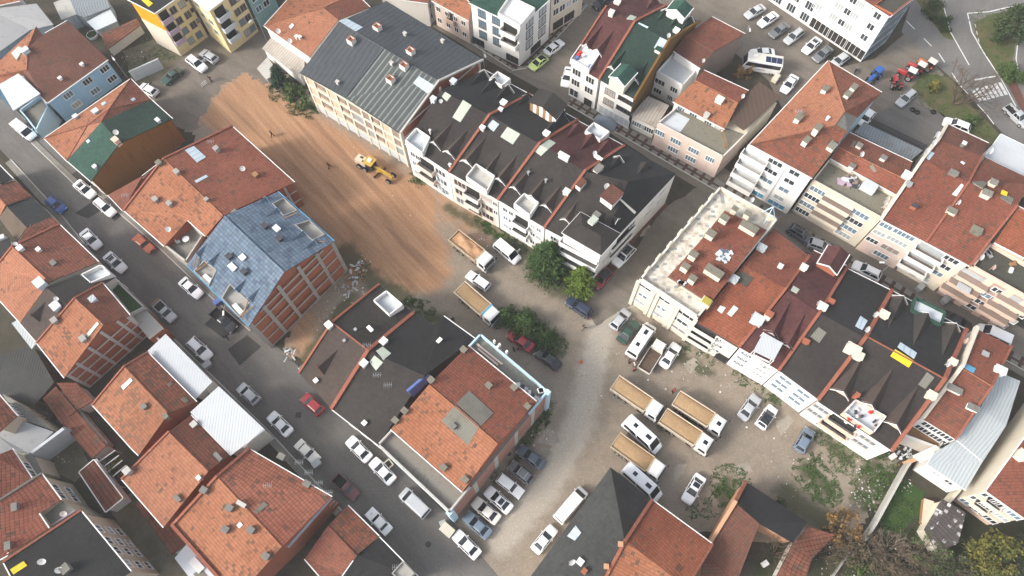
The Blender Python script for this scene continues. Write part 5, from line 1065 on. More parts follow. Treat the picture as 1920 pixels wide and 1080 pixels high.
mb = MB(); q = P('S2', 1165, 225, 9.4)
for x, y in ((1105,200), (1190,232), (1120,270), (1180,165)): mb.tube(P('S2', x, y, 9.4), P('S2', 1182, 160, 12.0), .07, None, 5)
mb.build('mast', 'paleblue', e1.root)
e1.dish('S2', 1035, 130); 
def face_win(root, f0, f1, items, fm='frame_white'):
    d = (f1-f0); d.z = 0; d.normalize(); n_ = Vector((d.y, -d.x, 0)); c = Vector(root.location)
    if ((f0+f1)/2-c).dot(n_) < 0: n_ = -n_
    for u, z, w_, h_, n, pm in items:
        p = f0.lerp(f1, u); a, b = win_mesh(w_, h_, n, fm, pm); o = link('window', a, root, Vector((p.x, p.y, z))+n_*.02-c, math.atan2(-n_.x, n_.y)); link('pane', b, o)
face_win(e1.root, k0[0], k0[3], [(.13, 8.0, 2.0, .7, 2, 'darkroom'), (.46, 8.0, 2.0, .7, 2, 'darkroom'), (.84, 7.8, 3.6, 1.0, 3, 'darkroom'), (.84, 5.0, 3.6, 1.1, 4, 'glass'), (.84, 2.2, 3.6, 1.0, 2, 'taupe'),
    (.10, 5.0, .8, 1.0, 1, 'glass_blue'), (.17, 5.0, .8, 1.0, 1, 'glass_blue'), (.44, 5.0, .8, 1.0, 1, 'glass_blue'), (.5, 5.0, .8, 1.0, 1, 'glass_blue'), (.09, 2.4, .8, 1.0, 1, 'curtain'), (.17, 2.4, .8, 1.0, 1, 'curtain'), (.43, 2.4, .8, 1.0, 1, 'curtain'), (.51, 2.4, .8, 1.0, 1, 'curtain')])
mb = MB(); d_ = (k0[3]-k0[0]).normalized(); n_ = Vector((d_.y, -d_.x, 0)); n_ = n_ if n_.y < 0 else -n_
for u in (.0, .28, .35, .63, .69, .99): q = k0[0].lerp(k0[3], u); mb.ob(Vector((q.x, q.y, 0))+n_*.14, d_*.28, n_*.14, (0, 0, 8.7))
mb.build('pilaster', 'ivory', e1.root)
mb = MB()
for i in range(7): q = k0[0].lerp(k0[1], (i+.7)/7.6); mb.box((q.x, q.y, 9.2), .34, 1.1, .42, e1.yaw())
mb.build('parapet_block', 'ivory', e1.root)
u1 = House('terraced_house', 'white house with a red tile roof right beside the stone terraced corner block', dict(
    a=('S2',697,892,7.6), b=('Q4',474,411,7.6), s=('Q5',148,276,9.8), r=('S2',990,530,9.8), c=('Q5',345,0,7.6), d=('S2',1180,300,7.6)), [('absr', 'tile_scarlet'), ('rscd', 'tile_red')], 'offwhite', over=.05, group=RG, cat='house', trim='frame_dark')
u1.para('bsc', .4, .3, 'coping_red'); u1.sky('S2', (825,815,845,785,880,800,855,838), 'whiteroof'); u1.sky('S2', (888,838,930,785,960,805,915,858), 'whiteroof'); u1.sky('S2', (935,620,975,565,1055,612,1012,670), 'roof_black', 'roof_patch'); u1.chim('Q4', 620, 190, 1.6, 1.4, .9, 'palegrey'); u1.dish('Q4', 580, 155); u1.chim('Q5', 97, 95, .6, .6, .5, 'whiteroof'); u1.chim('S2', 1100, 430, 1.2, 1.0, .7, 'palegrey', 'metal_pale'); u1.chim('S2', 925, 625, 1.2, 1.0, .7, 'palegrey', 'metal_pale')
u1.win('ab', (.55, .62, .69), (6.3, 4.4, 2.5), .65, .8, 1); u1.balc('ab', .2, (5.5, 3.2, 1.0), 4.4, .5, 'offwhite'); u1.win('ab', (.86,), (1.2,), 1.8, 2.2, 1, 'frame_dark', 'darkroom')
u2 = House('terraced_house', 'white house with a maroon shingle roof and a white ribbed canopy on its front', dict(
    a=('Q4',480,414,7.6), b=('Q4',808,606,7.6), s=('Q5',432,480,9.9), r=('Q5',162,300,9.9), c=('I',480,455,7.6), d=('I',300,368,7.6)), [('absr', 'shingle_maroon'), ('rscd', 'shingle_maroon')], 'white', over=.05, group=RG, cat='house', trim='frame_white')
u2.para('bsc', .4, .3, 'coping_red'); u2.chim('Q5', 448, 440, 1.1, 1.0, .7, 'offwhite'); u2.dish('Q5', 410, 410); u2.chim('Q5', 290, 110, .9, .8, .8, 'offwhite'); u2.sky('Q5', (190,290,212,252,265,285,240,318)); u2.chim('Q4', 725, 140, .9, .9, .5, 'tile_scarlet', 'brickred'); u2.chim('Q4', 700, 170, .8, .6, .6, 'ivory')
for x, y in ((745,300), (870,400)): u2.dormer('Q4', x, y, 2.6, 1.3, 'shingle_maroon', 'white', 'shingle_maroon')
mb = MB(); cp = pp('Q4', 9.8, 597,440, 682,284, 848,376, 768,522); u2.slab('canopy', cp, .14, 'metal_white'); tp = pp('Q4', 7.9, 590,470, 655,380, 790,460, 735,540)
u2.parapets(tp, 6.9, 1.0, 'white', .15)
for q in cp: mb.tube((q.x*.98+sum(p.x for p in cp)/4*.02, q.y*.98+sum(p.y for p in cp)/4*.02, 7.0), q, .06, None, 5)
mb.build('canopy_post', 'frame_white', u2.root)
gab(u2, pp('I', 9.4, 318,435, 375,340, 492,390, 425,500), 9.4, .9, 7.5, 'shingle_maroon', 'brickred', 'roof_dormer')
u2.win('ab', (.14, .22, .3), (6.6, 4.6, 2.6), .7, .85, 1, 'frame_white', 'glass_blue'); u2.win('ab', (.68, .78), (6.4, 4.4, 2.6), 1.1, .9, 2, 'frame_white', 'curtain')
u3 = House('terraced_house', 'white house with a plain black shingle roof left of the dormered black roof', dict(
    a=('Q4',812,608,7.5), b=('Q4',1142,852,7.5), s=('Q5',818,690,10.0), r=('Q5',436,482,10.0), c=('Q5',1040,292,7.6), d=('Q5',655,100,7.6)), [('absr', 'shingle_dark'), ('rscd', 'shingle_black')], 'white', over=.05, group=RG, cat='house')
u3.para('bsc', .5, .35, 'coping_red'); u3.sky('Q5', (358,680,425,600,495,648,430,735), 'patch_grey'); u3.sky('Q5', (735,592,778,508,838,548,795,625), 'skylight_blue'); u3.chim('Q5', 525, 390, .8, .6, .5, 'brickred', 'redplastic' if 0 else 'brickred'); u3.chim('Q5', 312, 728, .8, .6, .5, 'brickred'); u3.chim('Q5', 700, 800, 1.9, 1.3, .9, 'ivory'); u3.chim('Q5', 745, 850, 1.3, 1.0, .8, 'ivory'); u3.dish('Q5', 662, 755, .5); u3.dish('Q5', 885, 505, .5); u3.dish('Q5', 815, 630, .5)
u3.win('ab', (.25, .72), (6.2, 4.3, 2.5), 2.0, 1.0, 2, 'frame_white', 'glass_blue')
u4 = House('terraced_house', 'white and peach house with a wide black roof, six dormers and a yellow skylight', dict(
    a=('Q6',240,600,7.4), b=('Q6',860,1012,7.4), s=('Q7',588,496,10.2), r=('Q5',838,682,10.1), c=('Q7',770,80,7.6), d=('Q5',1048,296,7.6)), [('absr', 'shingle_dark'), ('rscd', 'shingle_black')], 'white', over=.05, group=RG, cat='house', trim='frame_white')
u4.para('bsc', .5, .35, 'coping_red'); u4.para('rs', .2, .1, 'coping_red', 0, .05)
u4.cutbox(pp('Q6', 8.0, 440,702, 542,590, 802,732, 692,872), 8.0, .75, 'whiteroof', 'peach', 'white'); u4.cutbox(pp('Q3', 8.2, 300,738, 332,628, 585,755, 548,868), 8.2, .75, 'whiteroof', 'shingle_green', 'shingle_green')
for x, y in ((425,530), (660,640), (865,805)): u4.dormer('Q6', x, y, 3.0, 1.55, 'shingle_brown', 'peach', 'frame_white')
for x, y in ((200,650), (405,790), (640,880)): u4.dormer('Q3', x, y, 2.8, 1.45, 'shingle_dark', 'peach', 'frame_white')
u4.sky('Q6', (850,215,892,158,1045,252,1005,312), 'panel_yellow'); u4.sky('Q6', (910,138,935,100,1075,190,1050,238), 'skylight_blue'); u4.sky('Q6', (1085,455,1160,350,1222,395,1148,492), 'patch_grey'); u4.chim('Q6', 1180, 555, 1.1, 1.0, .8, 'ivory'); u4.chim('Q5', 962, 505, 1.2, 1.0, .8, 'ivory'); u4.chim('Q7', 640, 365, .9, .8, .8, 'ivory'); u4.dish('Q7', 590, 380, .5); u4.dish('Q7', 738, 185, .5, None, 'peach'); u4.chim('Q6', 545, 560, .5, .5, 1.2, 'brickred')
mb = MB()
for i in range(18): mb = MB(); q = P('Q6', 470+random.random()*300, 640+random.random()*180, 8.05); mb.box((q.x, q.y, 8.05), .3+random.random()*.3, .25, .25+random.random()*.4, random.random()*3); mb.build('terrace_pot', ['frame_dark', 'whitepaint', 'redplastic'][i % 3], u4.root)
u4.win('ab', (.1, .75), (5.9, 3.6), 2.3, 1.1, 3, 'peach', 'glass_blue'); u4.balc('ab', .4, (5.2, 2.6), 4.2, .9, 'peach'); u4.win('ab', (.4,), (1.2,), 4.0, 1.0, 4)
u5 = House('terraced_house', 'end house with a rust red tile roof and a glazed greenhouse front', dict(
    a=('Q7',398,828,7.0), b=('Q7',682,1003,7.0), s=('Q7',986,556,9.0), r=('Q7',722,398,9.0), c=('Q7',1152,222,7.0), d=('Q7',850,68,7.4)), [('absr', 'tile_redbrown'), ('rscd', 'tile_red')], 'white', {'da': 'ivory', 'ar': 'ivory'}, over=.05, group=RG, cat='house', trim=None, caps='tile_orange')
u5.para('ar', .5, .5, 'ivory'); u5.para('rd', .5, .7, 'ivory'); u5.para('bsc', .3, .2, 'coping_red'); u5.chim('Q7', 660, 590, 1.9, .8, .5, 'white', 'chimney_grey'); u5.chim('Q7', 815, 745, 1.4, .8, .5, 'white', 'chimney_grey'); u5.sky('Q7', (735,352,852,412,832,448,735,392), 'trim_blue', 'roof_patch'); u5.chim('Q7', 925, 290, .8, .6, .3, 'steel'); u5.chim('Q7', 1045, 430, 1.4, 1.0, .6, 'whitepaint')
u5.win('ab', (.35, .8), (6.0, 4.2), 2.2, 1.3, 4, 'frame_white', 'glass'); tp = pp('Q7', 4.0, 330,860, 600,1000, 540,1080, 230,960); u5.block('front_annex', tp, 0, 3.4, 'offwhite', 'wood'); u5.parapets(tp, 3.4, .8, 'whitepaint', .1)
m1 = House('warehouse', 'pale grey sheet metal hall between the rust red end house and the cream wall', dict(
    a=('Q7',885,748,5.8), b=('Q7',1110,892,5.8), c=('Q7',1228,515,5.2), d=('Q7',1062,445,5.2), e=('Q7',700,1010,5.2), f=('M',940,420,5.0), g=('M',1062,352,5.3), h=('M',1202,470,5.3)), [('abcd', 'metal_pale'), ('aegh', 'metal_pale') if 0 else ('aghb', 'metal_pale')], 'offwhite', cat='warehouse', trim=None)
m2 = House('shed', 'white ribbed front roof of the sheet metal hall above the garden', dict(a=('M',942,422,4.8), b=('M',1058,358,5.2), c=('M',1200,472,5.2), d=('M',1112,622,4.6), e=('M',905,485,4.6)), [('abcde', 'metal_pale')], 'white', cat='shed', trim='frame_white')
m2.win('de', (.3, .65), (3.2,), 1.1, .9); mb = None
bw = House('house', 'orange brick wing with a white band beside the garden gate', dict(a=('M',832,442,4.2), b=('M',955,386,4.4), c=('M',990,410,4.6), d=('M',872,470,4.4)), [('abcd', 'offwhite')], 'brickorange', group=HG, trim='frame_white')
c9 = House('apartment_building', 'peach apartment house with rust red roof and tall cream side wall, right edge', dict(
    a=('M',1218,628,8.6), b=('M',1440,785,8.6), c=('M',1872,192,8.6), d=('M',1650,35,8.6)), [('abcd', 'tile_red')], 'peach', {'da': 'ivory'}, cat='apartment building', trim='frame_white')
c9.win('ab', (.2, .5, .82), (7.2, 4.6, 2.0), 1.9, 1.2, 3); c9.balc('ab', .36, (6.2, 3.5), 2.2, .8, 'ivory'); c9.chim('M', 1390, 440, 1.4, 1.0, .8, 'ivory')
House('shed', 'low roof of dark and white weathered tiles beside the bright yellow tree', dict(a=('M',890,832,2.6), b=('M',985,668,3.2), c=('M',1112,742,3.2), d=('M',1070,905,2.8), e=('M',960,960,2.4)), [('abcde', 'tile_checker')], 'ivory', cat='shed', trim=None)
# ---------- houses across the back street, right hand side
f1 = House('apartment_building', 'tall white apartment house with a big orange hipped roof and stacked balconies', dict(
    a=('Q1',205,318,11.5), b=('Q1',735,605,11.5), e=('Q1',1028,214,13.4), g=('D',565,660,12.2), q=('D',700,520,11.5), p=('D',400,341,11.5), r=('Q1',925,155,14.4), s=('D',492,628,14.4)),
    [('aber', 'tile_redmoss'), ('arsp', 'tile_orange_clean'), ('psgq', 'tile_redbrown'), ('regs', 'roof_concrete')], 'white', {'bg': 'paleblue', 'gq': 'paleblue'}, cat='apartment building', caps='tile_mossy')  # left slope's sunlight and back slope's shade are in the tile colours
for x, y in ((605,120), (765,205), (670,310)): f1.chim('Q1', x, y, 1.2, .8, 1.0, 'offwhite', 'roof_moss')
for x, y in ((375,515), (535,505), (500,545)): f1.chim('D', x, y, 1.1, .8, .8, 'offwhite', 'roof_moss')
f1.chim('Q1', 890, 350, 1.3, 1.0, .7, 'ivory', 'roof_concrete'); f1.chim('Q1', 855, 110, .3, .3, .6, 'whitepaint'); f1.chim('D', 390, 675, .3, .3, .6, 'whitepaint'); f1.sky('Q1', (630,50,652,35,675,50,652,70), 'patch_grey'); f1.aerial('D', 215, 655, 1.5)
f1.balc('ab', .14, (9.0, 6.3, 3.6, 1.0), 4.4, 1.3, 'white', .9, 'offwhite', 'palegrey'); f1.win('ab', (.44,), (10.3, 7.9, 5.4, 2.9), 2.4, 1.1, 3); f1.win('ab', (.76,), (10.3, 7.9, 5.4, 2.9), 1.7, 1.1, 2); f1.win('ab', (.4, .78), (1.0,), 3.0, 1.2, 3, 'frame_white', 'trim_blue')
f1.block('render_strip', [f1.ins['a'].lerp(f1.ins['b'], .60)+Vector((0, -.0, 0)), f1.ins['a'].lerp(f1.ins['b'], .615), f1.ins['a'].lerp(f1.ins['b'], .615)+Vector((-.06, -.1, 0)), f1.ins['a'].lerp(f1.ins['b'], .60)+Vector((-.06, -.1, 0))], 0, 11.3, 'palegrey')
f2 = House('apartment_building', 'beige and peach apartment house with a long roof yard and red tiles behind it', dict(
    a=('D',410,890,9.8), b=('Q2',185,655,9.8), s=('D',838,1012,11.2), r=('D',455,828,11.2), c=('D',872,912,9.8), d=('D',518,745,9.8)), [('absr', 'tile_red'), ('rscd', 'tile_redbrown')], 'ivory', cat='apartment building', caps='tile_orange', group=HG, trim='frame_white')
tp = pp('Q1', 9.6, 737,618, 1322,905, 1370,840, 875,445); tp[1] = P('I', 664,196, 9.6); tp[2] = P('Q2', 175, 660, 9.6)
f2.block('body', tp, 0, 8.8, 'cream', 'roof_moss'); f2.parapets(tp, 8.8, .8, 'peach', .22, cap='ivory', skip=(2,))
face_win(f2.root, tp[0], tp[1], [(.14, 7.9, 2.6, 1.2, 4, 'glass_blue'), (.13, 5.7, 2.6, 1.2, 4, 'glass'), (.13, 3.5, 2.6, 1.2, 4, 'glass_blue'), (.13, 1.4, 2.4, 1.2, 4, 'glass'), (.76, 7.9, 2.8, 1.2, 4, 'glass_blue'), (.76, 5.7, 2.8, 1.2, 4, 'glass'), (.76, 3.5, 2.8, 1.2, 4, 'glass_blue'), (.76, 1.4, 2.6, 1.2, 4, 'curtain')])
d_ = (tp[1]-tp[0]); d_.z = 0; L_ = d_.length; d_.normalize(); n_ = Vector((d_.y, -d_.x, 0)); n_ = n_ if n_.y < 0 else -n_
mb = MB()
for z in (7.0, 4.8, 2.6):
    c = tp[0].lerp(tp[1], .44); c = Vector((c.x, c.y, z)); mb.ob(c+n_*.5, d_*2.4, n_*.5, (0, 0, .8), 0, 1); mb.ob(c+n_*.02+Vector((0, 0, .8)), d_*2.2, n_*.02, (0, 0, .8), 2); mb.ob(c+n_*.4+Vector((0, 0, 1.7)), d_*2.4, n_*.4, (0, 0, .08), 3)
mb.build('balcony', ['ivory', 'taupe', 'glass', 'ivory'], f2.root)
for x, y in ((565,830), (700,900), (525,945)): f2.chim('D', x, y, .8, .7, .7, 'offwhite', 'chimney_grey')
f2.sky('D', (525,820,540,790,555,800,540,830), 'patch_grey'); f2.sky('D', (630,935,650,925,672,965,655,970), 'roof_moss'); f2.dish('D', 575, 880)
mb = MB()
for i in range(22): q = P('Q1', 1040+random.gauss(0, 40), 620+random.gauss(0, 32), 8.9); mb.box((q.x, q.y, 8.8), .5+random.random()*.5, .4+random.random()*.4, .2+random.random()*.3, random.random()*3, i % 4)
mb.build('roof_clutter', ['whiteroof', 'lilac_wall', 'frame_dark', 'taupe'], f2.root)
mb = MB(); q = P('Q1', 1200, 690, 9.0); mb.box((q.x, q.y, 8.8), 2.2, 1.5, 1.3, f2.yaw(), 0, 0); mb.build('roof_hut', 'palegrey', f2.root)
for x, y in ((660,690), (680,670), (575,250)): pass
f2.dish('I', 655, 155, .5); f2.dish('I', 670, 125, .5); f2.dish('I', 680, 105, .5)
f3 = House('apartment_building', 'pale pink apartment house with the broadest red tile roof across the back street', dict(
    a=('Q2',52,862,9.8), b=('Q2',430,1055,9.8), s=('Q2',790,550,12.4), e=('Q2',905,330,11.0), c=('Q2',962,218,9.8), d=('Q2',612,54,9.8), f=('Q2',535,190,11.2), r=('Q2',400,356,12.4)),
    [('absr', 'tile_red'), ('rsef', 'tile_redbrown'), ('fecd', 'tile_brown')], 'pink', {'ar': 'ivory', 'rf': 'ivory', 'fd': 'ivory'}, cat='apartment building', group=HG, caps=None)
f3.para('arfd', .4, .35, 'ivory'); f3.para('bse', .3, .2, 'coping_red')
for x, y in ((485,155), (455,225), (400,290), (930,290)): f3.dish('Q2', x+20, y+10, .55)
f3.sky('Q2', (432,345,470,290,505,305,460,362), 'skylight_blue'); f3.sky('Q2', (650,650,730,560,750,575,690,668), 'whiteroof'); f3.chim('Q2', 318, 765, .8, .5, .7, 'brickred', 'frame_dark'); f3.chim('Q2', 280, 570, .8, .7, .4, 'steel'); f3.chim('Q2', 655, 480, 1.2, .7, .5, 'chimney_grey'); f3.chim('Q2', 730, 245, .5, .5, .9, 'chimney_grey', 'whitepaint'); f3.sky('Q2', (722,378,735,370,765,388,750,400), 'whiteroof'); f3.chim('Q2', 268, 495, 1.2, .8, .6, 'whitepaint')
f3.win('ab', (.16,), (8.7, 6.4, 4.0), 1.9, 1.1, 3); f3.win('ab', (.58,), (8.8, 6.6), 3.2, 1.1, 5); f3.win('ab', (.6,), (4.1,), 2.8, 1.2, 3, 'palegrey', 'taupe'); f3.win('ab', (.55,), (1.7,), 2.4, 1.2, 4)
f4 = House('apartment_building', 'cream apartment house with plant filled balconies and a red tile roof', dict(
    a=('Q2',432,1056,9.8), b=('Q3',802,355,9.8), s=('Q2',1200,746,12.4), t=('Q2',1320,560,11.6), c=('Q2',1290,510,10.2), d=('Q2',935,340,10.6), r=('Q2',792,551,12.4)),
    [('absr', 'tile_red'), ('rstcd', 'tile_redbrown')], 'ivory', cat='apartment building', group=HG)
f4.para('bs', .3, .2, 'coping_red'); f4.chim('Q2', 925, 660, 1.3, 1.0, .8, 'ivory', 'roof_concrete'); f4.chim('Q2', 980, 570, 1.0, .9, .8, 'ivory', 'roof_concrete'); f4.chim('Q2', 845, 965, 1.4, 1.1, .6, 'roof_moss'); f4.chim('Q2', 640, 800, 1.3, .9, .5, 'ivory', 'roof_moss'); f4.sky('Q2', (820,550,845,500,950,560,910,602), 'patch_grey'); f4.sky('Q2', (1055,680,1085,640,1172,690,1150,735), 'patch_grey'); f4.chim('Q2', 1085, 645, .7, .6, .2, 'panel_yellow'); f4.dish('Q2', 685, 735, .4)
f4.balc('ab', .2, (7.6, 5.2, 2.8), 4.4, 1.2, 'white', .8, 'taupe', 'curtain'); f4.win('ab', (.66,), (8.8, 6.6, 4.4), 2.2, 1.1, 3); f4.win('ab', (.2, .5), (1.5,), 3.0, 1.1, 4)
f5 = House('apartment_building', 'brown and peach apartment house with a black roof terrace at the right edge', dict(
    a=('Q2',1010,1055,10.4), b=('Q3',1290,300,10.4), s=('Q2',1420,860,12.2), r=('Q2',1215,752,12.2)), [('absr', 'tile_scarlet')], 'white', cat='apartment building', group=HG, trim='frame_white')
tp = [P('Q3', 818,352, 9.8), P('Q3', 1400,680, 9.8), P('Q3', 1450,420, 9.8), P('Q3', 985,150, 9.8)]
f5.block('body', tp, 0, 9.0, 'rose', 'roof_black'); f5.parapets(tp, 9.0, .8, 'peach', .3, cap='peach')
face_win(f5.root, tp[0], tp[1], [(.53, 7.8, 2.0, 1.1, 3, 'glass'), (.5, 5.6, 2.2, 1.1, 3, 'glass_blue'), (.47, 3.4, 2.2, 1.1, 3, 'glass'), (.45, 1.4, 2.2, 1.1, 3, 'glass'), (.95, 5.6, 2.0, 1.1, 3, 'glass'), (.95, 3.4, 2.2, 1.1, 3, 'curtain'), (.93, 1.4, 2.2, 1.1, 3, 'glass'), (.12, 1.4, 2.0, 1.1, 3, 'glass')])
d_ = (tp[1]-tp[0]); d_.z = 0; L_ = d_.length; d_.normalize(); n_ = Vector((d_.y, -d_.x, 0)); n_ = n_ if n_.y < 0 else -n_
mb = MB()
for u in (.17, .75):
    for z in (6.9, 4.6, 2.4): c = tp[0].lerp(tp[1], u); c = Vector((c.x, c.y, z)); mb.ob(c+n_*.55, d_*2.3, n_*.55, (0, 0, .8), 0, 1); mb.ob(c+n_*.02+Vector((0, 0, .8)), d_*2.1, n_*.02, (0, 0, 1.0), 2)
mb.build('balcony', ['peach', 'taupe', 'curtain'], f5.root); mb = MB()
for u in (.33, .62, .88): c = tp[0].lerp(tp[1], u); mb.ob(Vector((c.x, c.y, 0))+n_*.06, d_*.55, n_*.06, (0, 0, 9.0))
mb.build('pilaster', 'peach', f5.root)
aw = [c+n_*1.0 for c in (tp[0].lerp(tp[1], .06), tp[0].lerp(tp[1], .26))]; mb = MB(); mb.bar(aw[0]+Vector((0, 0, -4.1)), aw[1]+Vector((0, 0, -4.1)), 1.2, .1); mb.build('awning', 'metal_white', f5.root)
f5.dish('Q3', 975, 380, .45, None, 'peach'); f5.dish('Q3', 875, 295, .5); mb = MB()
for x, y, k in ((1165,340,0), (1200,310,0), (1150,390,1), (960,240,2), (970,265,2), (940,225,2)): q = P('Q3', x, y, 9.1); mb = MB(); mb.box((q.x, q.y, 9.0), .9, .5, .3, k); mb.build('terrace_bench', ['wood', 'whitepaint', 'steel'][k], f5.root)
w1 = House('warehouse', 'white ribbed metal roofed building at the right edge by the main road', dict(a=('Q2',1066,142,8.4), b=('Q2',932,328,8.4), c=('Q2',1400,575,8.4), d=('Q2',1450,330,8.4)), [('abcd', 'metal_white')], 'white', cat='warehouse', trim='frame_white')
House('shed', 'long low shed with a rusty grey ribbed roof behind the beige house', dict(a=('D',598,688,3.6), b=('D',930,845,3.6), c=('D',862,905,4.4), d=('D',545,745,4.4)), [('abcd', 'metal_grey')], 'palegrey', cat='shed', trim='frame_dark')
d1 = House('apartment_building', 'large white apartment block with a glass clad end wall at the top edge', dict(a=('D',-170,-490,11.5), b=('D',745,95,11.5), c=('D',905,-30,11.5), d=('D',0,-620,11.5)), [('abcd', 'tile_redbrown')], 'white', {'bc': 'paleblue'}, cat='apartment building', trim='frame_white')
d1.pts['a'] = d1.pts['a']
d1.win('ab', (.48, .57, .66, .76, .85), (10.2, 7.6, 5.0), 1.6, 1.4, 3, 'frame_white', 'curtain'); d1.win('ab', (.81, .95), (10.2, 7.6, 5.0), 1.3, 1.3, 2, 'frame_white', 'glass'); d1.win('ab', (.72, .83, .94), (1.5,), 4.2, 2.2, 4, 'frame_white', 'darkroom'); d1.win('ab', (.44, .53, .62), (1.5, 4.2), 1.8, 1.8, 3, 'frame_white', 'glass')
d1.win('bc', (.25, .5, .75), (10.0, 7.4, 4.8, 2.0), 2.6, 2.0, 4, 'steel', 'glass_blue'); tp = pp('D', 11.55, 655,30, 760,85, 880,-10, 790,-60); d1.cutbox(tp, 11.3, .5, 'roof_black', 'brickred')
# ---------- foreground black and red houses
b1 = House('house', 'house with a charcoal hipped roof pointing into the lot at the bottom edge', dict(a=('L',525,500,6.0), s=('L',600,890,8.6), b=('L',745,672,6.0), c=('L',20,1190,6.0), d=('L',380,1290,6.0), e=('L',485,1085,8.0) if 0 else ('L',480,1090,7.5)),
    [('asc', 'shingle_black_lit'), ('abs', 'shingle_black'), ('cseg' if 0 else 'csed', 'shingle_black_lit')], 'offwhite', group=HG, trim=None)  # left and front faces use the brightened copy as painted sunlight
b1.sky('L', (295,868,340,812,370,850,335,892), 'skylight_blue'); b1.chim('L', 362, 1005, .7, .7, .4, 'whitepaint'); b1.dish('L', 315, 1005, .5); b1.chim('L', 383, 1055, .6, .5, .6, 'brickred')
b2 = House('house', 'house with deep red tile roof at the bottom edge beside the charcoal hipped roof', dict(a=('L',745,674,6.0), b=('L',1068,910,6.0), s=('L',930,1140,8.2), r=('L',602,892,8.6), c=('L',780,1330,6.0), d=('L',380,1300,6.0)), [('absr', 'tile_scarlet'), ('rscd', 'tile_orange')], 'offwhite', group=HG, trim='frame_white')
b2.para('ard', .4, .35, 'coping_red'); b2.chim('L', 575, 912, .5, .5, .6, 'brickorange'); b2.chim('L', 500, 1030, .5, .5, .6, 'brickorange'); b2.sky('L', (865,1040,885,1015,908,1035,890,1062), 'tile_brown'); b2.para('bs', .3, .2, 'coping_red')
b3 = House('house', 'house with a black shingle back slope, old brown tiles and an orange brick gable', dict(a=('L',1020,955,3.6), e=('L',1000,1110,3.6), f=('L',1195,1120,3.6), s=('L',1318,800,5.6), r=('L',1187,685,5.6), c=('M',190,905,4.0), d=('M',268,792,4.0), g=('L',1245,577,4.0)),
    [('aefsr', 'tile_brown'), ('rsg', 'shingle_black'), ('scdg', 'shingle_black')], 'brickorange', group=HG, trim=None)
b3.para('rg', .45, .3, 'coping_red'); b3.para('ar', .5, .4, 'brickorange')
House('shed', 'low red tiled shed under the bare trees at the bottom right', dict(a=('M',190,905,2.8), b=('M',100,1085,2.8), c=('M',260,1085,3.2), d=('M',290,990,3.2), e=('M',415,860,2.8), f=('M',275,818,3.0)), [('abcdef', 'tile_shed')], 'offwhite', cat='shed', trim=None)
# garden and yard walls
def yardwall(label, l, h_, w_=.3, m='concrete_pale', cap=None, name='garden_wall'):
    pts = pxpoly(l); mb = MB()
    for a, b in zip(pts[:-1], pts[1:]): mb.bar(a, b, w_, h_, 0)
    tag(mb.build(name, m), label, 'wall')
yardwall('cream garden wall running from the orange brick wing to the bare bushes', [1706,858, 1690,880, 1632,985, 1612,1015], 1.7, .35, 'concrete_pale')
yardwall('low white wall of the garden behind the yellow tree', [1735,985, 1765,945, 1800,905], 2.0, .4, 'ivory')
yardwall('pale blue grey yard wall beside the parked green car', [254,152, 308,128], 2.6, .25, 'palegrey')
yardwall('thin cream kerb wall between the allotments at the bottom right', [1560,1080, 1600,1022], .6, .2, 'concrete')
yardwall('white street wall below the white ribbed sheet roof', [308,642, 400,738, 412,748], 3.2, .3, 'offwhite')
yardwall('grey wall along the yard strip between the tiled outbuildings', [155,768, 180,800, 212,836], 1.6, .3, 'concrete_pale')
# ------------------------------------------------------------ vehicles
def paint(name, c, metal=0.0):
    a = N('paint_' + name, .32, .5, metal); p = a.n('TexCoord', 3)
    a.col(a.mix(a.noise(p, 1.3, 5), tuple(x*.9 for x in c), tuple(min(.85, x*1.05) for x in c))); a.b.inputs['Coat Weight'].default_value = .4
for k, c in dict(white=(.78,.79,.80), silver=(.40,.42,.44), grey=(.13,.14,.15), black=(.018,.019,.022), red=(.28,.018,.025), maroon=(.11,.02,.028), blue=(.015,.07,.28), steelblue=(.075,.095,.125), iceblue=(.14,.19,.25), orange=(.34,.085,.03), green=(.022,.06,.045), lime=(.50,.62,.22), offwhite=(.66,.65,.60), darkblue=(.02,.03,.06), yellow=(.48,.31,.045), tan=(.58,.50,.39), tandirty=(.46,.37,.26), cabwhite=(.72,.72,.72), tractorred=(.32,.03,.03), tractororange=(.46,.11,.03), tractorblue=(.02,.10,.36)).items(): paint(k, c)
m_plain('carglass', (.012, .016, .022), .06, .6, 0, .2, .5); m_plain('carglass_blue', (.03, .06, .11), .06, .6, 0, .2, .5)
m_plain('headlight', (.6, .62, .64), .1, .6, 0, .05); m_plain('taillight', (.35, .01, .01), .2, .5, 0, .1); m_plain('rim', (.38, .39, .4), .35, .5, .5, .1)
m_plain('underbody', (.02, .02, .02), .9, .1, 0, .2); m_plain('solar', (.012, .025, .07), .15, .6, 0, .3, 2); m_plain('rust', (.14, .07, .035), .9, .15, 0, .3)
WH = {}
def wheel_mesh(r, w_):
    k = (round(r, 2), round(w_, 2))
    if k not in WH:
        t = MB(); t.tube((0, -w_/2, 0), (0, w_/2, 0), r, None, 16); q = MB(); q.tube((0, -w_/2-.01, 0), (0, w_/2+.01, 0), r*.62, None, 10)
        WH[k] = (t.mesh('wheel', ['rubber'], sharp=40), q.mesh('rim', ['rim'], sharp=40))
    return WH[k]
def wheel(root, x, y, r=.31, w_=.2):
    a, b = wheel_mesh(r, w_); o = link('wheel', a, root, (x, y, r)); link('rim', b, o)
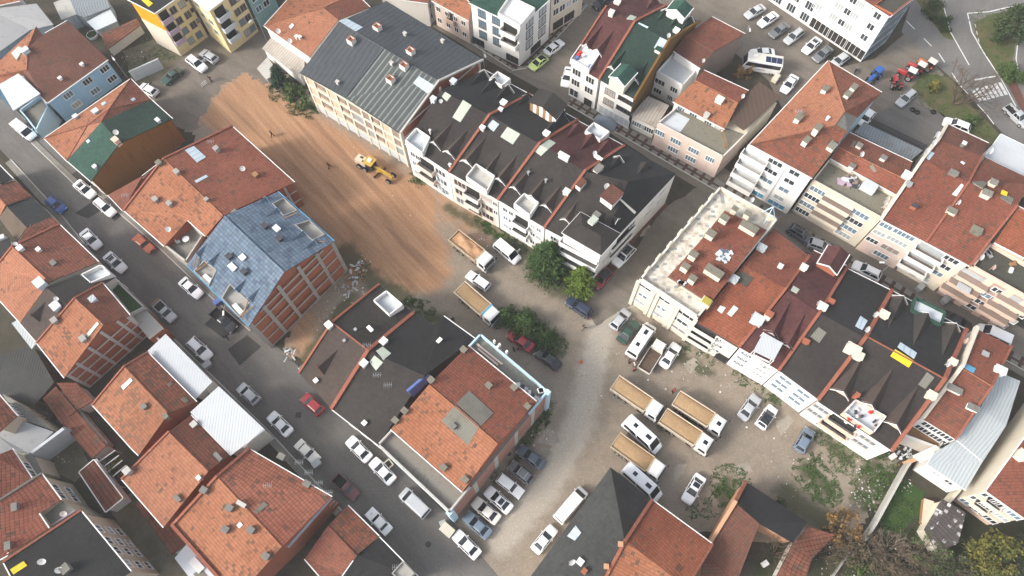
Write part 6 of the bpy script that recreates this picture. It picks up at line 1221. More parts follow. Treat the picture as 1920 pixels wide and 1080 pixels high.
KIND = dict(   # length, width, height, belt, glass base rear/front, roof rear/front, hood z, boot z
    sedan=(4.55,1.80,1.45,.95,-1.70,1.02,-.95,.22,.90,.99), hatch=(4.05,1.76,1.48,.96,-1.93,.98,-1.45,.22,.90,.98), suv=(4.6,1.88,1.70,1.05,-2.20,1.05,-1.75,.32,1.02,1.05),
    wagon=(4.5,1.72,1.52,.96,-2.15,.98,-1.85,.25,.90,.98), van=(4.95,1.92,1.95,1.10,-2.40,1.75,-2.25,1.0,1.08,1.1), minibus=(6.4,2.05,2.6,1.25,-3.12,2.62,-3.05,1.75,1.2,1.25),
    oldsedan=(4.25,1.64,1.40,.92,-1.30,.82,-.92,.32,.88,.90), oldwagon=(4.25,1.64,1.42,.92,-2.06,.82,-1.88,.32,.88,.92), beetle=(4.15,1.80,1.48,.92,-1.75,1.08,-.75,.30,.84,.80),
    pickup=(5.1,1.80,1.70,1.02,-.50,1.25,-.40,.52,.98,1.0), oldpickup=(4.4,1.65,1.5,.95,-.30,1.0,-.22,.45,.92,.9))
CM = {}
def car_mesh(kind, col, roofc):
    key = (kind, col, roofc)
    if key in CM: return CM[key]
    L, W, H, zb, xr, xf, tr, tf, zh, zt = KIND[kind]; w2 = W/2; hl = L/2; pk = 'pickup' in kind
    st = [(-hl, .80, .42, zt-.22), (-hl+.06, .90, .30, zt-.08), (-hl+.35, .98, .22, zt), (xr, 1, .20, max(zt, zb)), (-.2, 1, .18, zb+.02), (xf-.25, 1, .20, zb+.01), (xf+.15, .995, .20, zb-.02), (hl-.55, .97, .22, zh-.04), (hl-.2, .91, .28, zh-.14), (hl-.03, .80, .34, zh-.26), (hl, .70, .42, zh-.34)]
    if kind in ('van', 'minibus'): st = [(-hl, .93, .42, zt-.05), (-hl+.08, .98, .3, zt), (xr, 1, .25, zb), (0, 1, .25, zb), (xf, .99, .25, zb-.02), (hl-.3, .94, .28, zb-.18), (hl-.05, .84, .36, zb-.36), (hl, .74, .42, zb-.45)]
    if kind.startswith('old'): st = [(-hl, .93, .40, zt-.10), (-hl+.05, .97, .30, zt-.02), (xr, 1, .22, zb), (0, 1, .2, zb), (xf, 1, .2, zb-.01), (hl-.06, .97, .28, zh-.05), (hl, .93, .38, zh-.12)]
    st = sorted(st); b = MB(); rows = []
    for x, f, z0, z1 in st:
        w_ = w2*f; zm = z0+(z1-z0)*.55
        rows.append([(x, -w_*.92, z0), (x, -w_, zm), (x, -w_*.985, z1-.07), (x, -w_*.90, z1), (x, 0, z1+.025), (x, w_*.90, z1), (x, w_*.985, z1-.07), (x, w_, zm), (x, w_*.92, z0)])
    if pk:
        bed = [r for r in rows if r[0][0] <= xr+.01]; cab = [r for r in rows if r[0][0] >= xr-.01]; rows = cab
        # open load bed
        b.ob((( -hl+xr)/2, 0, .28), ((xr+hl)/2, 0, 0), (0, w2*.95, 0), (0, 0, .30), 2, 2)
        for sg in (-1, 1): b.ob(((-hl+xr)/2, sg*w2*.92, .5), ((xr+hl)/2, 0, 0), (0, .06, 0), (0, 0, zt-.5))
        b.ob((-hl+.05, 0, .5), (.05, 0, 0), (0, w2*.86, 0), (0, 0, zt-.52)); b.ob((xr-.04, 0, .5), (.03, 0, 0), (0, w2*.86, 0), (0, 0, zt-.5))
    b.grid(rows, 0, False, True); b.face([p for p in rows[0]], 0, False); b.face([p for p in rows[-1]][::-1], 0, False); 
    b.face([(st[0][0]+.1, -w2*.85, .26), (st[0][0]+.1, w2*.85, .26), (hl-.1, w2*.85, .26), (hl-.1, -w2*.85, .26)], 2)
    yb, yt = w2*.92, w2*.70
    if kind in ('van', 'minibus'): yb, yt = w2*.97, w2*.87
    if kind.startswith('old'): yb, yt = w2*.94, w2*.80
    z0 = zb-.02; c = .07; base = [(xr, -yb, z0), (xf, -yb*.96, z0), (xf, yb*.96, z0), (xr, yb, z0)]
    top = [(tr, -yt, H-c), (tf, -yt, H-c), (tf, yt, H-c), (tr, yt, H-c)]; t2 = [(tr+.12, -yt+.16, H), (tf-.14, -yt+.16, H-.01), (tf-.14, yt-.16, H-.01), (tr+.12, yt-.16, H)]
    for i in range(4): j = (i+1) % 4; b.face([base[i], base[j], top[j], top[i]], 0); b.face([top[i], top[j], t2[j], t2[i]], 1, True)
    b.face(t2, 1, True)
    body = b.mesh('body', ['paint_'+col, 'paint_'+roofc, 'underbody'], sharp=38)
    def pane(q, u0, u1, v0, v1, off):
        q = [Vector(p) for p in q]; f = lambda u, v: (q[0].lerp(q[1], u)).lerp(q[3].lerp(q[2], u), v)
        n = (q[1]-q[0]).cross(q[3]-q[0]).normalized()*off; return [f(u0, v0)+n, f(u1, v0)+n, f(u1, v1)+n, f(u0, v1)+n]
    g1 = MB(); g1.face(pane([base[1], base[2], top[2], top[1]], .05, .95, .04, .97, .015)); g2 = MB()
    g2.face(pane([base[3], base[0], top[0], top[3]], .08, .92, .2 if kind not in ('sedan', 'oldsedan') else .06, .92, .015))
    sd = []
    for q in ([base[0], base[1], top[1], top[0]], [base[2], base[3], top[3], top[2]]):
        s_ = MB(); s_.face(pane(q, .06, .47, .10, .88, .012)); s_.face(pane(q, .51, .94, .10, .88, .012)); sd.append(s_.mesh('side_window', ['carglass']))
    hl_ = MB(); hl_.ob((0, 0, 0), (.07, 0, 0), (0, .19, 0), (0, 0, .13)); tl = MB(); tl.ob((0, 0, 0), (.05, 0, 0), (0, .16, 0), (0, 0, .14)); mi = MB(); mi.ob((0, 0, 0), (.06, 0, 0), (0, .11, 0), (0, 0, .13))
    CM[key] = dict(body=body, screen=g1.mesh('windscreen', ['carglass']), rear=g2.mesh('rear_window', ['carglass']), sides=sd, hl=hl_.mesh('headlight', ['headlight']), tl=tl.mesh('tail_light', ['taillight']), mi=mi.mesh('mirror', ['paint_'+col]))
    return CM[key]
CG = {'sedan': 'cars parked along the streets and in the lot'}
def place(front, rear, h=.6):
    f, r = P(*front, h), P(*rear, h); c = (f+r)/2; return Vector((c.x, c.y, .022)), math.atan2(f.y-r.y, f.x-r.x), (Vector((f.x-r.x, f.y-r.y, 0))).length
def car(kind, col, label, front, rear, roof=None, extra=(), cat=None, s=1.0):
    loc, yaw, _ = place(front, rear); m = car_mesh(kind, col, roof or col); L, W, H, zb, xr, xf, tr, tf, zh, zt = KIND[kind]
    nm = {'van': 'van', 'minibus': 'minibus', 'pickup': 'pickup_truck', 'oldpickup': 'pickup_truck'}.get(kind, 'parked_car')
    root = empty(nm, loc, yaw); tag(root, label, cat or {'van': 'van', 'minibus': 'minibus', 'pickup_truck': 'pickup'}.get(nm, 'car'), 'vehicles parked around the neighbourhood')
    root.scale = (s, s, s); link('body', m['body'], root)
    if roof and roof != col: pass
    link('windscreen', m['screen'], root); link('rear_window', m['rear'], root)
    for s_ in m['sides']: link('side_window', s_, root)
    old = kind.startswith('old'); fz = zb-.42 if kind in ('van', 'minibus') else zh-.32
    for sg in (-1, 1):
        link('headlight', m['hl'], root, (L/2-.16 if not old else L/2-.05, sg*W*.34, fz)); link('tail_light', m['tl'], root, (-L/2+.04, sg*W*.36, zt-.30)); link('mirror', m['mi'], root, (xf-.42, sg*(W/2+.06), zb))
        r = .36 if kind in ('suv', 'minibus', 'pickup') else .31; wy = W/2-.10
        wheel(root, L/2-.85, sg*wy, r); wheel(root, -L/2+.85 if kind != 'minibus' else -L/2+1.3, sg*wy, r)
    for e in extra:
        mb = MB()
        if e == 'sunroof': mb.ob((tf-.75, 0, H-.005), (.34, 0, 0), (0, W*.26, 0), (0, 0, .02)); mb.build('sunroof', 'carglass', None).parent = root
        elif e == 'panorama': mb.ob(((tr+tf)/2, 0, H-.005), ((tf-tr)*.40, 0, 0), (0, W*.27, 0), (0, 0, .02)); mb.build('sunroof', 'carglass', None).parent = root
        elif e == 'blackroof': mb.ob(((tr+tf)/2, 0, H-.03), ((tf-tr)/2-.02, 0, 0), (0, W*.36, 0), (0, 0, .04)); mb.build('roof_panel', 'paint_black', None).parent = root
        elif e == 'rails':
            for sg in (-1, 1): mb = MB(); mb.ob(((tr+tf)/2, sg*W*.32, H-.03), ((tf-tr)*.42, 0, 0), (0, .03, 0), (0, 0, .06)); mb.build('roof_rail', 'frame_dark', None).parent = root
        elif e == 'vents':
            for xx, ln in ((.9, .42), (-1.5, .3)): mb = MB(); mb.ob((xx, 0, H-.01), (ln, 0, 0), (0, .28, 0), (0, 0, .07)); mb.build('roof_vent', 'carglass', None).parent = root
        elif e == 'door':
            mb = MB(); mb.ob((xf-.55, W/2+.42, .35), (.05, 0, 0), (0, .42, 0), (0, 0, .7)); mb.build('door', 'paint_'+col, None).parent = root
        elif e == 'scoop': mb.ob((L/2-.75, 0, zh-.03), (.16, 0, 0), (0, .18, 0), (0, 0, .04)); mb.build('hood_scoop', 'carglass', None).parent = root
        elif e == 'whitebed': mb.ob((-L/2-.25, 0, .85), (.14, 0, 0), (0, W*.5, 0), (0, 0, .12)); mb.build('tailgate', 'wood', None).parent = root
        elif e == 'ribs':
            for k in range(5): mb.ob(((tr+tf)/2-.1, -.5+k*.25, H-.01), ((tf-tr)*.42, 0, 0), (0, .035, 0), (0, 0, .025))
            mb.build('roof_ribs', 'paint_silver', None).parent = root
        elif e == 'rack':
            for k in (-.9, .3): mb.ob((k, 0, H-.01), (.05, 0, 0), (0, W*.34, 0), (0, 0, .07))
            mb.build('roof_rack', 'steel', None).parent = root
    return root
# left street, going down
car('van', 'white', 'white van at the kerb below the pale blue house', ('A',195,782), ('A',85,695))
car('sedan', 'white', 'white sedan parked at the foot of the rust brown gable wall', ('R1',805,322), ('R1',632,180), extra=('sunroof',))
car('wagon', 'white', 'white estate car parked nose to tail behind the sedan by the rust brown gable', ('R1',980,480), ('R1',800,325), extra=('rails',))
car('hatch', 'blue', 'bright blue hatchback beside the black sheet roofed house', ('R1',560,448), ('R1',392,315))
car('sedan', 'white', 'upper of two white sedans in a line outside the shaded brown back slope', ('R1',850,750), ('R1',695,592))
car('sedan', 'white', 'lower of two white sedans in a line, next to the white roof box', ('R1',1068,950), ('R1',885,785), extra=('sunroof',))
car('oldsedan', 'orange', 'burnt orange old sedan opposite the two white sedans', ('E',812,372), ('E',722,295))
car('sedan', 'white', 'white sedan at the foot of the blue patterned roof block', ('E',1072,615), ('E',968,525))
car('oldpickup', 'silver', 'small grey and white pickup with a plank behind its bed', ('E',930,742), ('E',832,648), extra=('whitebed',))
car('pickup', 'black', 'black pickup parked on a dark asphalt repair patch', ('E',1245,790), ('E',1142,698))
car('suv', 'white', 'white off road car with black roof rails outside the white ribbed sheet roof', ('E',1122,945), ('E',1012,845), extra=('rails',))
car('hatch', 'silver', 'pale silver hatchback outside the shiny white metal terrace roof', ('J',1272,62), ('J',1378,158))
car('hatch', 'red', 'bright red hatchback alone on the kerb by the brown shingle roof', ('K',245,115), ('K',356,216))
car('sedan', 'white', 'white sedan below the shiny white metal terrace roof', ('K',78,220), ('K',180,320))
car('oldsedan', 'offwhite', 'small old off white sedan next to a street bin', ('K',325,466), ('K',226,372))
car('sedan', 'white', 'white sedan outside the charcoal shingle roofed house', ('K',495,350), ('K',604,460))
car('sedan', 'white', 'white sedan outside the flat terrace of the orange tiled brick block', ('K',615,460), ('K',734,583))
car('oldpickup', 'maroon', 'maroon pickup with a black bed beside the largest tile roof', ('K',550,670), ('K',412,545))
car('oldsedan', 'white', 'old white sedan with a black square on its bonnet', ('K',598,730), ('K',714,850), extra=('scoop',))
car('van', 'silver', 'silver van with a ribbed roof on the patterned pavement', ('K',775,625), ('K',918,760), extra=('ribs',))
car('sedan', 'white', 'white sedan at the street corner beside the ribbed waste container', ('K',1060,850), ('K',1185,975))
# against the brick wall
car('sedan', 'steelblue', 'dark blue sedan, furthest up the row against the brick wall', ('S3',438,618), ('S3',585,725))
car('hatch', 'grey', 'dark grey hatchback second from the top of the row against the brick wall', ('S3',390,710), ('S3',515,810), extra=('rack',))
car('oldwagon', 'white', 'boxy white estate car in the row against the brick wall', ('S3',465,895), ('S3',318,780))
car('sedan', 'white', 'white sedan with a sunroof in the row against the brick wall', ('S3',252,855), ('S3',395,982), extra=('sunroof',))
car('sedan', 'offwhite', 'plain off white sedan second from the bottom of the row against the brick wall', ('S3',178,918), ('S3',325,1042))
car('sedan', 'iceblue', 'light blue sedan at the bottom end of the row against the brick wall', ('K',1120,755), ('K',1240,862))
car('minibus', 'white', 'long white van parked beside the charcoal hipped roof', ('L',387,616), ('L',238,790), s=.9)
car('sedan', 'white', 'white sedan behind the long white van at the bottom edge', ('L',232,812), ('L',112,958), s=.95)
# middle of the lot
car('van', 'white', 'white people carrier with an open door next to the half loaded truck', ('F',1400,430), ('F',1278,330), extra=('door', 'ribs'))
car('oldwagon', 'white', 'white old estate car between two loaded trucks on the red earth', ('F',1122,488), ('F',1245,575))
car('sedan', 'red', 'dark red sedan by the round evergreen shrubs', ('F',1348,808), ('F',1472,895))
car('sedan', 'black', 'black sedan on gravel beside the dark red sedan', ('G',122,898), ('G',258,998))
car('suv', 'darkblue', 'dark navy estate car under the light green conifer', ('G',298,632), ('G',418,712))
car('hatch', 'red', 'red hatchback with a black roof outside the white corner house', ('G',440,565), ('G',525,475), 'black')
car('suv', 'white', 'pale blue white off road car with a long glass roof outside the white corner house', ('G',545,452), ('G',645,345), extra=('panorama', 'rails'))
car('hatch', 'silver', 'silver hatchback, leftmost of the row facing the cream corner block', ('G',618,688), ('G',535,785))
car('sedan', 'green', 'dark green sedan between the silver hatchback and the long white minibus', ('G',668,742), ('G',572,862))
car('minibus', 'white', 'long white minibus with two roof vents facing the cream corner block', ('G',750,757), ('G',622,948), extra=('vents',))
car('sedan', 'white', 'white sedan right of the empty tipper truck', ('G',885,862), ('G',798,995))
car('sedan', 'silver', 'silver sedan by the white row house, left of the black roofed small car', ('L',1312,115), ('L',1215,250))
car('hatch', 'white', 'small white car with a black roof and white sunroof frame', ('L',1395,178), ('L',1318,288), extra=('blackroof', 'sunroof'))
car('hatch', 'iceblue', 'ice blue hatchback at the right end of the lot', ('Q6',180,825), ('Q6',68,1025))
car('sedan', 'white', 'white sedan with a dark sunroof alone near the grass mounds', ('L',922,692), ('L',1010,542), extra=('sunroof',))
car('minibus', 'white', 'white minibus with roof vents between the loaded trucks', ('L',788,420), ('L',595,245), extra=('vents',))
car('minibus', 'white', 'white minibus half hidden behind the charcoal hipped roof', ('L',785,672), ('L',595,502), extra=('vents',))
# top of the picture
car('suv', 'white', 'white off road car with an open door beside the yellow block', ('A',1165,405), ('A',1052,318), extra=('rails', 'door'))
car('hatch', 'silver', 'silver hatchback under the yellow block, behind the white off road car', ('A',1125,285), ('A',1228,352))
car('oldsedan', 'green', 'old dark green sedan by the pale blue grey yard wall', ('A',915,472), ('A',1022,390))
car('hatch', 'white', 'white car mostly hidden behind the orange hipped roof', ('A',800,488), ('A',870,525))
car('sedan', 'white', 'white sedan behind the lime green car by the white corner block', ('C',285,232), ('C',188,305))
car('beetle', 'lime', 'lime green rounded car at the kerb corner', ('C',105,390), ('C',195,318), extra=('sunroof',))
car('suv', 'black', 'black car in the yard at the top edge', ('C',475,35), ('C',550,-5))
car('sedan', 'silver', 'silver car, leftmost of the line in front of the large white block', ('C',1312,98), ('C',1420,38))
car('sedan', 'white', 'white sedan, second in the line in front of the large white block', ('D',10,145), ('D',108,80))
car('sedan', 'grey', 'dark grey sedan, third in the line in front of the large white block', ('D',70,208), ('D',172,138))
car('wagon', 'silver', 'silver estate car in the line in front of the large white block', ('D',155,245), ('D',252,170), extra=('rails',))
car('sedan', 'white', 'white sedan between the silver estate and a dark car by the glass shop front', ('D',262,298), ('D',348,220), extra=('sunroof',))
car('sedan', 'grey', 'dark car second from the end of the line, by the glass shop front', ('D',318,345), ('D',415,268))
car('hatch', 'silver', 'pale car tucked behind the peak of the big orange hipped roof', ('D',425,368), ('D',495,318))
car('sedan', 'white', 'white sedan behind the motorhome', ('D',-20,300), ('D',75,300))
car('sedan', 'white', 'white sedan by the sand coloured crate and concrete wall', ('D',145,520), ('D',212,430))
car('wagon', 'silver', 'silver estate car on the forecourt by the tyres', ('D',785,598), ('D',885,512), extra=('rails',))
car('hatch', 'white', 'white car peeping out beside the rusty grey ribbed roof', ('D',590,690), ('D',632,640))
car('pickup', 'silver', 'silver pickup driving on the main road at the right edge', ('D',1510,705), ('D',1405,605))
car('suv', 'steelblue', 'grey blue off road car with a glass roof in the narrow back street', ('I',292,325), ('I',168,245), extra=('panorama', 'rails'))
car('hatch', 'silver', 'pale silver car half hidden by the maroon roof dormer', ('I',378,360), ('I',288,328))
car('suv', 'white', 'white off road car beside the pale pink apartment house', ('I',512,445), ('I',648,512), extra=('rails',))
car('sedan', 'black', 'black car behind the green edged roof terrace', ('Q3',795,875), ('Q3',600,770))
car('van', 'white', 'white van behind the end house with the greenhouse front', ('Q3',925,905), ('Q3',1070,975))
car('suv', 'white', 'white car by the dish covered end of the broadest red roof', ('Q2',630,50), ('Q2',745,95))
car('sedan', 'white', 'white car hidden behind the maroon roofed house wall', ('C',300,470), ('C',320,400))
# trucks
def truck(label, front, rear, bodyc='tan', load='full', shield='tan', hatch_=False, mess=0, bar=False):
    loc, yaw, Lm = place(front, rear, 1.4); root = empty('dump_truck', loc, yaw); tag(root, label, 'dump truck', 'dump trucks parked in the lot')
    s = 1.0; L = 8.1; x0 = -L/2
    def add(nm, mb, m): o = mb.build(nm, m, None); o.parent = root; return o
    c = MB(); c.ob((0-.1, 0, .55), (L/2-.3, 0, 0), (0, .42, 0), (0, 0, .4)); c.ob((1.35, .85, .5), (.5, 0, 0), (0, .3, 0), (0, 0, .5)); c.ob((1.35, -.85, .5), (.5, 0, 0), (0, .3, 0), (0, 0, .5)); add('chassis', c, 'underbody')
    # cab
    cx0, cx1 = L/2-1.95, L/2-.05; b = MB(); w_ = 1.2
    rows = [[(cx0, -w_, .7), (cx1, -w_, .7), (cx1, w_, .7), (cx0, w_, .7)], [(cx0, -w_, 1.7), (cx1, -w_, 1.7), (cx1, w_, 1.7), (cx0, w_, 1.7)], [(cx0, -w_*.96, 2.75), (cx1-.28, -w_*.94, 2.75), (cx1-.28, w_*.94, 2.75), (cx0, w_*.96, 2.75)], [(cx0+.15, -w_*.82, 2.92), (cx1-.55, -w_*.8, 2.92), (cx1-.55, w_*.8, 2.92), (cx0+.15, w_*.82, 2.92)]]
    b.grid(rows, 0, True, False); b.face(rows[-1]); add('cab', b, 'paint_cabwhite')
    g_ = MB(); g_.face([(cx1+.015, -w_*.92, 1.75), (cx1+.015, w_*.92, 1.75), (cx1-.24, w_*.88, 2.66), (cx1-.24, -w_*.88, 2.66)]); add('windscreen', g_, 'carglass')
    for sg in (-1, 1):
        q = MB(); q.face([(cx0+.5, sg*(w_+.01), 1.75), (cx1-.25, sg*(w_+.01), 1.75), (cx1-.45, sg*(w_*.965+.015), 2.6), (cx0+.5, sg*(w_*.965+.015), 2.6)]); add('side_window', q, 'carglass')
        m_ = MB(); m_.ob((cx1+.12, sg*(w_+.2), 2.0), (.06, 0, 0), (0, .12, 0), (0, 0, .5)); add('mirror', m_, 'underbody')
        h_ = MB(); h_.ob((cx1+.02, sg*.85, .75), (.05, 0, 0), (0, .2, 0), (0, 0, .2)); add('headlight', h_, 'headlight')
    bm_ = MB(); bm_.ob((cx1-.02, 0, .42), (.16, 0, 0), (0, 1.18, 0), (0, 0, .42)); bm_.ob((cx1+.03, 0, .95), (.03, 0, 0), (0, .9, 0), (0, 0, .55)); add('bumper', bm_, 'paint_grey')
    if hatch_: q = MB(); q.ob(((cx0+cx1)/2-.1, 0, 2.9), (.32, 0, 0), (0, .3, 0), (0, 0, .05)); add('roof_hatch', q, 'carglass')
    # tipper body with leaning sides
    bx0, bx1 = x0, cx0-.22; wt, wb_, z0, z1 = 1.24, 1.1, 1.05, 2.45; t = MB(); k = .09
    t.ob(((bx0+bx1)/2, 0, z0-.1), ((bx1-bx0)/2, 0, 0), (0, wb_, 0), (0, 0, .12), 0, 1)
    for sg in (-1, 1):
        t.face([(bx0, sg*wb_, z0), (bx1, sg*wb_, z0), (bx1, sg*wt, z1), (bx0, sg*wt, z1)][::sg]); t.face([(bx0, sg*(wt-k), z1), (bx1, sg*(wt-k), z1), (bx1, sg*(wb_-k), z0), (bx0, sg*(wb_-k), z0)][::sg], 1)
        t.face([(bx0, sg*wt, z1), (bx1, sg*wt, z1), (bx1, sg*(wt-k), z1), (bx0, sg*(wt-k), z1)][::sg])
        for i in range(6): xx = bx0+.2+i*(bx1-bx0-.4)/5; t.bar((xx, sg*(wb_+.03), z0), (xx, sg*(wt+.03), z1-.02), .12, .07, 0, (0, sg, .1))
        t.ob(((bx0+bx1)/2, sg*(wt+.03), z1-.1), ((bx1-bx0)/2, 0, 0), (0, .05, 0), (0, 0, .13))
    t.ob((bx0+.05, 0, z0), (.05, 0, 0), (0, wb_+.03, 0), (0, 0, z1-z0-.15), 0); t.ob((bx1-.06, 0, z0), (.06, 0, 0), (0, wt, 0), (0, 0, z1-z0+.35))
    t.ob((bx1+.28, 0, z1+.27), (.34, 0, 0), (0, wt*.92, 0), (0, 0, .08)); add('tipper_body', t, ['paint_'+bodyc, 'rust'])
    if load:
        rows = []; n = 16; zl = z1-.27 if load == 'full' else z1-.42
        for i in range(n+1):
            x = bx0+.12+(bx1-bx0-.26)*i/n; r = []
            for j in range(9):
                y = (wt-k-.02)*(j/4-1); e = (1-(j/4-1)**4)*(1-(2*i/n-1)**6)
                r.append((x, y, zl+e*.16+mn.fractal(Vector((x*.9+loc.x, y*.9+loc.y, 0)), 1, 2, 3)*(.05+mess)*e))
            rows.append(r)
        l_ = MB(); l_.grid(rows, 0, False, True); add('sand_load', l_, 'sand' if not mess else 'earthload')
    if bar: q = MB(); q.ob((bx1+.2, 0, z1+.36), (.2, 0, 0), (0, wt*.95, 0), (0, 0, .1)); add('blue_bar', q, 'trim_blue')
    for x in (cx1-.75, bx0+2.6, bx0+1.35):
        for sg in (-1, 1): wheel(root, x, sg*1.0, .5, .34)
    return root
m_ground('earthload', (.42, .24, .13), (.48, .29, .17), (.34, .19, .10), 8, None, .6)
truck('dump truck heaped with sand, upper left of the four in the lot', ('L',782,220), ('L',548,60))
truck('dump truck with sand and a black roof hatch, furthest right in the lot', ('L',1118,300), ('L',872,142), hatch_=True)
truck('dump truck with sand and a roof hatch, nearest left of the furthest right truck', ('L',1048,400), ('L',802,235), hatch_=True)
truck('dump truck heaped with sand between two white minibuses', ('L',795,540), ('L',548,362), bodyc='tandirty')
truck('dump truck loaded with lumpy reddish earth next to the white people carrier', ('F',1248,452), ('F',1055,300), load='low', mess=.35, bodyc='tandirty')
truck('dump truck with sand and a blue bar behind its cab by the evergreen shrubs', ('F',1282,745), ('F',1085,575), bar=True)
def tipper():
    loc, yaw, _ = place(('G',800,850), ('G',700,1010), 1.0); root = empty('flatbed_truck', loc, yaw); tag(root, 'small empty tipper truck with an off white cab in the parked row', 'truck')
    def add(nm, mb, m): o = mb.build(nm, m, None); o.parent = root; return o
    c = MB(); c.ob((0, 0, .45), (2.7, 0, 0), (0, .4, 0), (0, 0, .3)); add('chassis', c, 'underbody')
    b = MB(); rows = [[(1.2, -.95, .5), (2.75, -.95, .5), (2.75, .95, .5), (1.2, .95, .5)], [(1.2, -.95, 1.3), (2.75, -.95, 1.3), (2.75, .95, 1.3), (1.2, .95, 1.3)], [(1.25, -.85, 2.1), (2.3, -.82, 2.1), (2.3, .82, 2.1), (1.25, .85, 2.1)]]
    b.grid(rows, 0, True, False); b.face(rows[-1]); add('cab', b, 'paint_offwhite'); g_ = MB(); g_.face([(2.765, -.88, 1.34), (2.765, .88, 1.34), (2.36, .78, 2.03), (2.36, -.78, 2.03)]); add('windscreen', g_, 'carglass')
    t = MB(); t.ob((-.95, 0, .8), (1.95, 0, 0), (0, 1.0, 0), (0, 0, .1), 0, 1)
    for sg in (-1, 1): t.ob((-.95, sg*1.03, .8), (1.98, 0, 0), (0, .04, 0), (0, 0, .55))
    t.ob((-2.92, 0, .8), (.04, 0, 0), (0, .99, 0), (0, 0, .5)); t.ob((1.02, 0, .8), (.05, 0, 0), (0, .99, 0), (0, 0, 1.2)); t.ob((1.5, 0, 2.12), (.5, 0, 0), (0, .8, 0), (0, 0, .05))
    add('flatbed', t, ['paint_offwhite', 'wood_planks'])
    for i in range(5): 
        r_ = MB(); r_.ob((-2.6+i*.75, 0, .9), (.05, 0, 0), (0, .98, 0), (0, 0, .05)); add('bed_rib', r_, 'rust')
    for x in (2.0, -1.6):
        for sg in (-1, 1): wheel(root, x, sg*.82, .4, .26)
    for sg in (-1, 1): h_ = MB(); h_.ob((2.77, sg*.7, .75), (.04, 0, 0), (0, .15, 0), (0, 0, .15)); add('headlight', h_, 'headlight')
tipper()
def motorhome():
    loc, yaw, _ = place(('D',-50,345), ('D',105,370), 1.5); root = empty('motorhome', loc, yaw); tag(root, 'white motorhome with three dark solar panels on its pale roof', 'motorhome')
    def add(nm, mb, m): o = mb.build(nm, m, None); o.parent = root; return o
    b = MB(); rows = [[(-3.4, -1.12, .4), (3.3, -1.12, .4), (3.3, 1.12, .4), (-3.4, 1.12, .4)], [(-3.45, -1.15, 1.5), (3.45, -1.12, 1.4), (3.45, 1.12, 1.4), (-3.45, 1.15, 1.5)], [(-3.4, -1.1, 2.85), (2.9, -1.08, 2.85), (2.9, 1.08, 2.85), (-3.4, 1.1, 2.85)], [(-3.3, -1.0, 3.0), (2.7, -.98, 3.0), (2.7, .98, 3.0), (-3.3, 1.0, 3.0)]]
    b.grid(rows, 0, True, False); b.face(rows[-1], 1); add('body', b, ['paint_white', 'offwhite'])
    for i in range(3): q = MB(); q.ob((-2.7+i*1.0, .25, 3.0), (.45, 0, 0), (0, .65, 0), (0, 0, .06)); add('solar_panel', q, 'solar')
    q = MB(); q.ob((1.6, -.1, 3.0), (.35, 0, 0), (0, .3, 0), (0, 0, .18)); add('roof_vent', q, 'whitepaint')
    g_ = MB(); g_.face([(3.47, -1.05, 1.45), (3.47, 1.05, 1.45), (2.98, 1.0, 2.7), (2.98, -1.0, 2.7)]); add('windscreen', g_, 'carglass')
    for sg in (-1, 1): q = MB(); q.face([(-3.2, sg*1.165, 1.65), (3.1, sg*1.145, 1.6), (2.8, sg*1.125, 2.55), (-3.2, sg*1.135, 2.55)]); add('side_window', q, 'carglass')
    for sg in (-1, 1):
        q = MB(); 
        for i in range(9): q.ob((-.6+i*.16, sg*1.16, .95+.1*(i % 2)), (.05, 0, 0), (0, .012, 0), (0, 0, .25-.08*(i % 3)))
        add('side_lettering', q, 'frame_dark')
    for x in (2.3, -2.0):
        for sg in (-1, 1): wheel(root, x, sg*1.0, .38, .25)
motorhome()
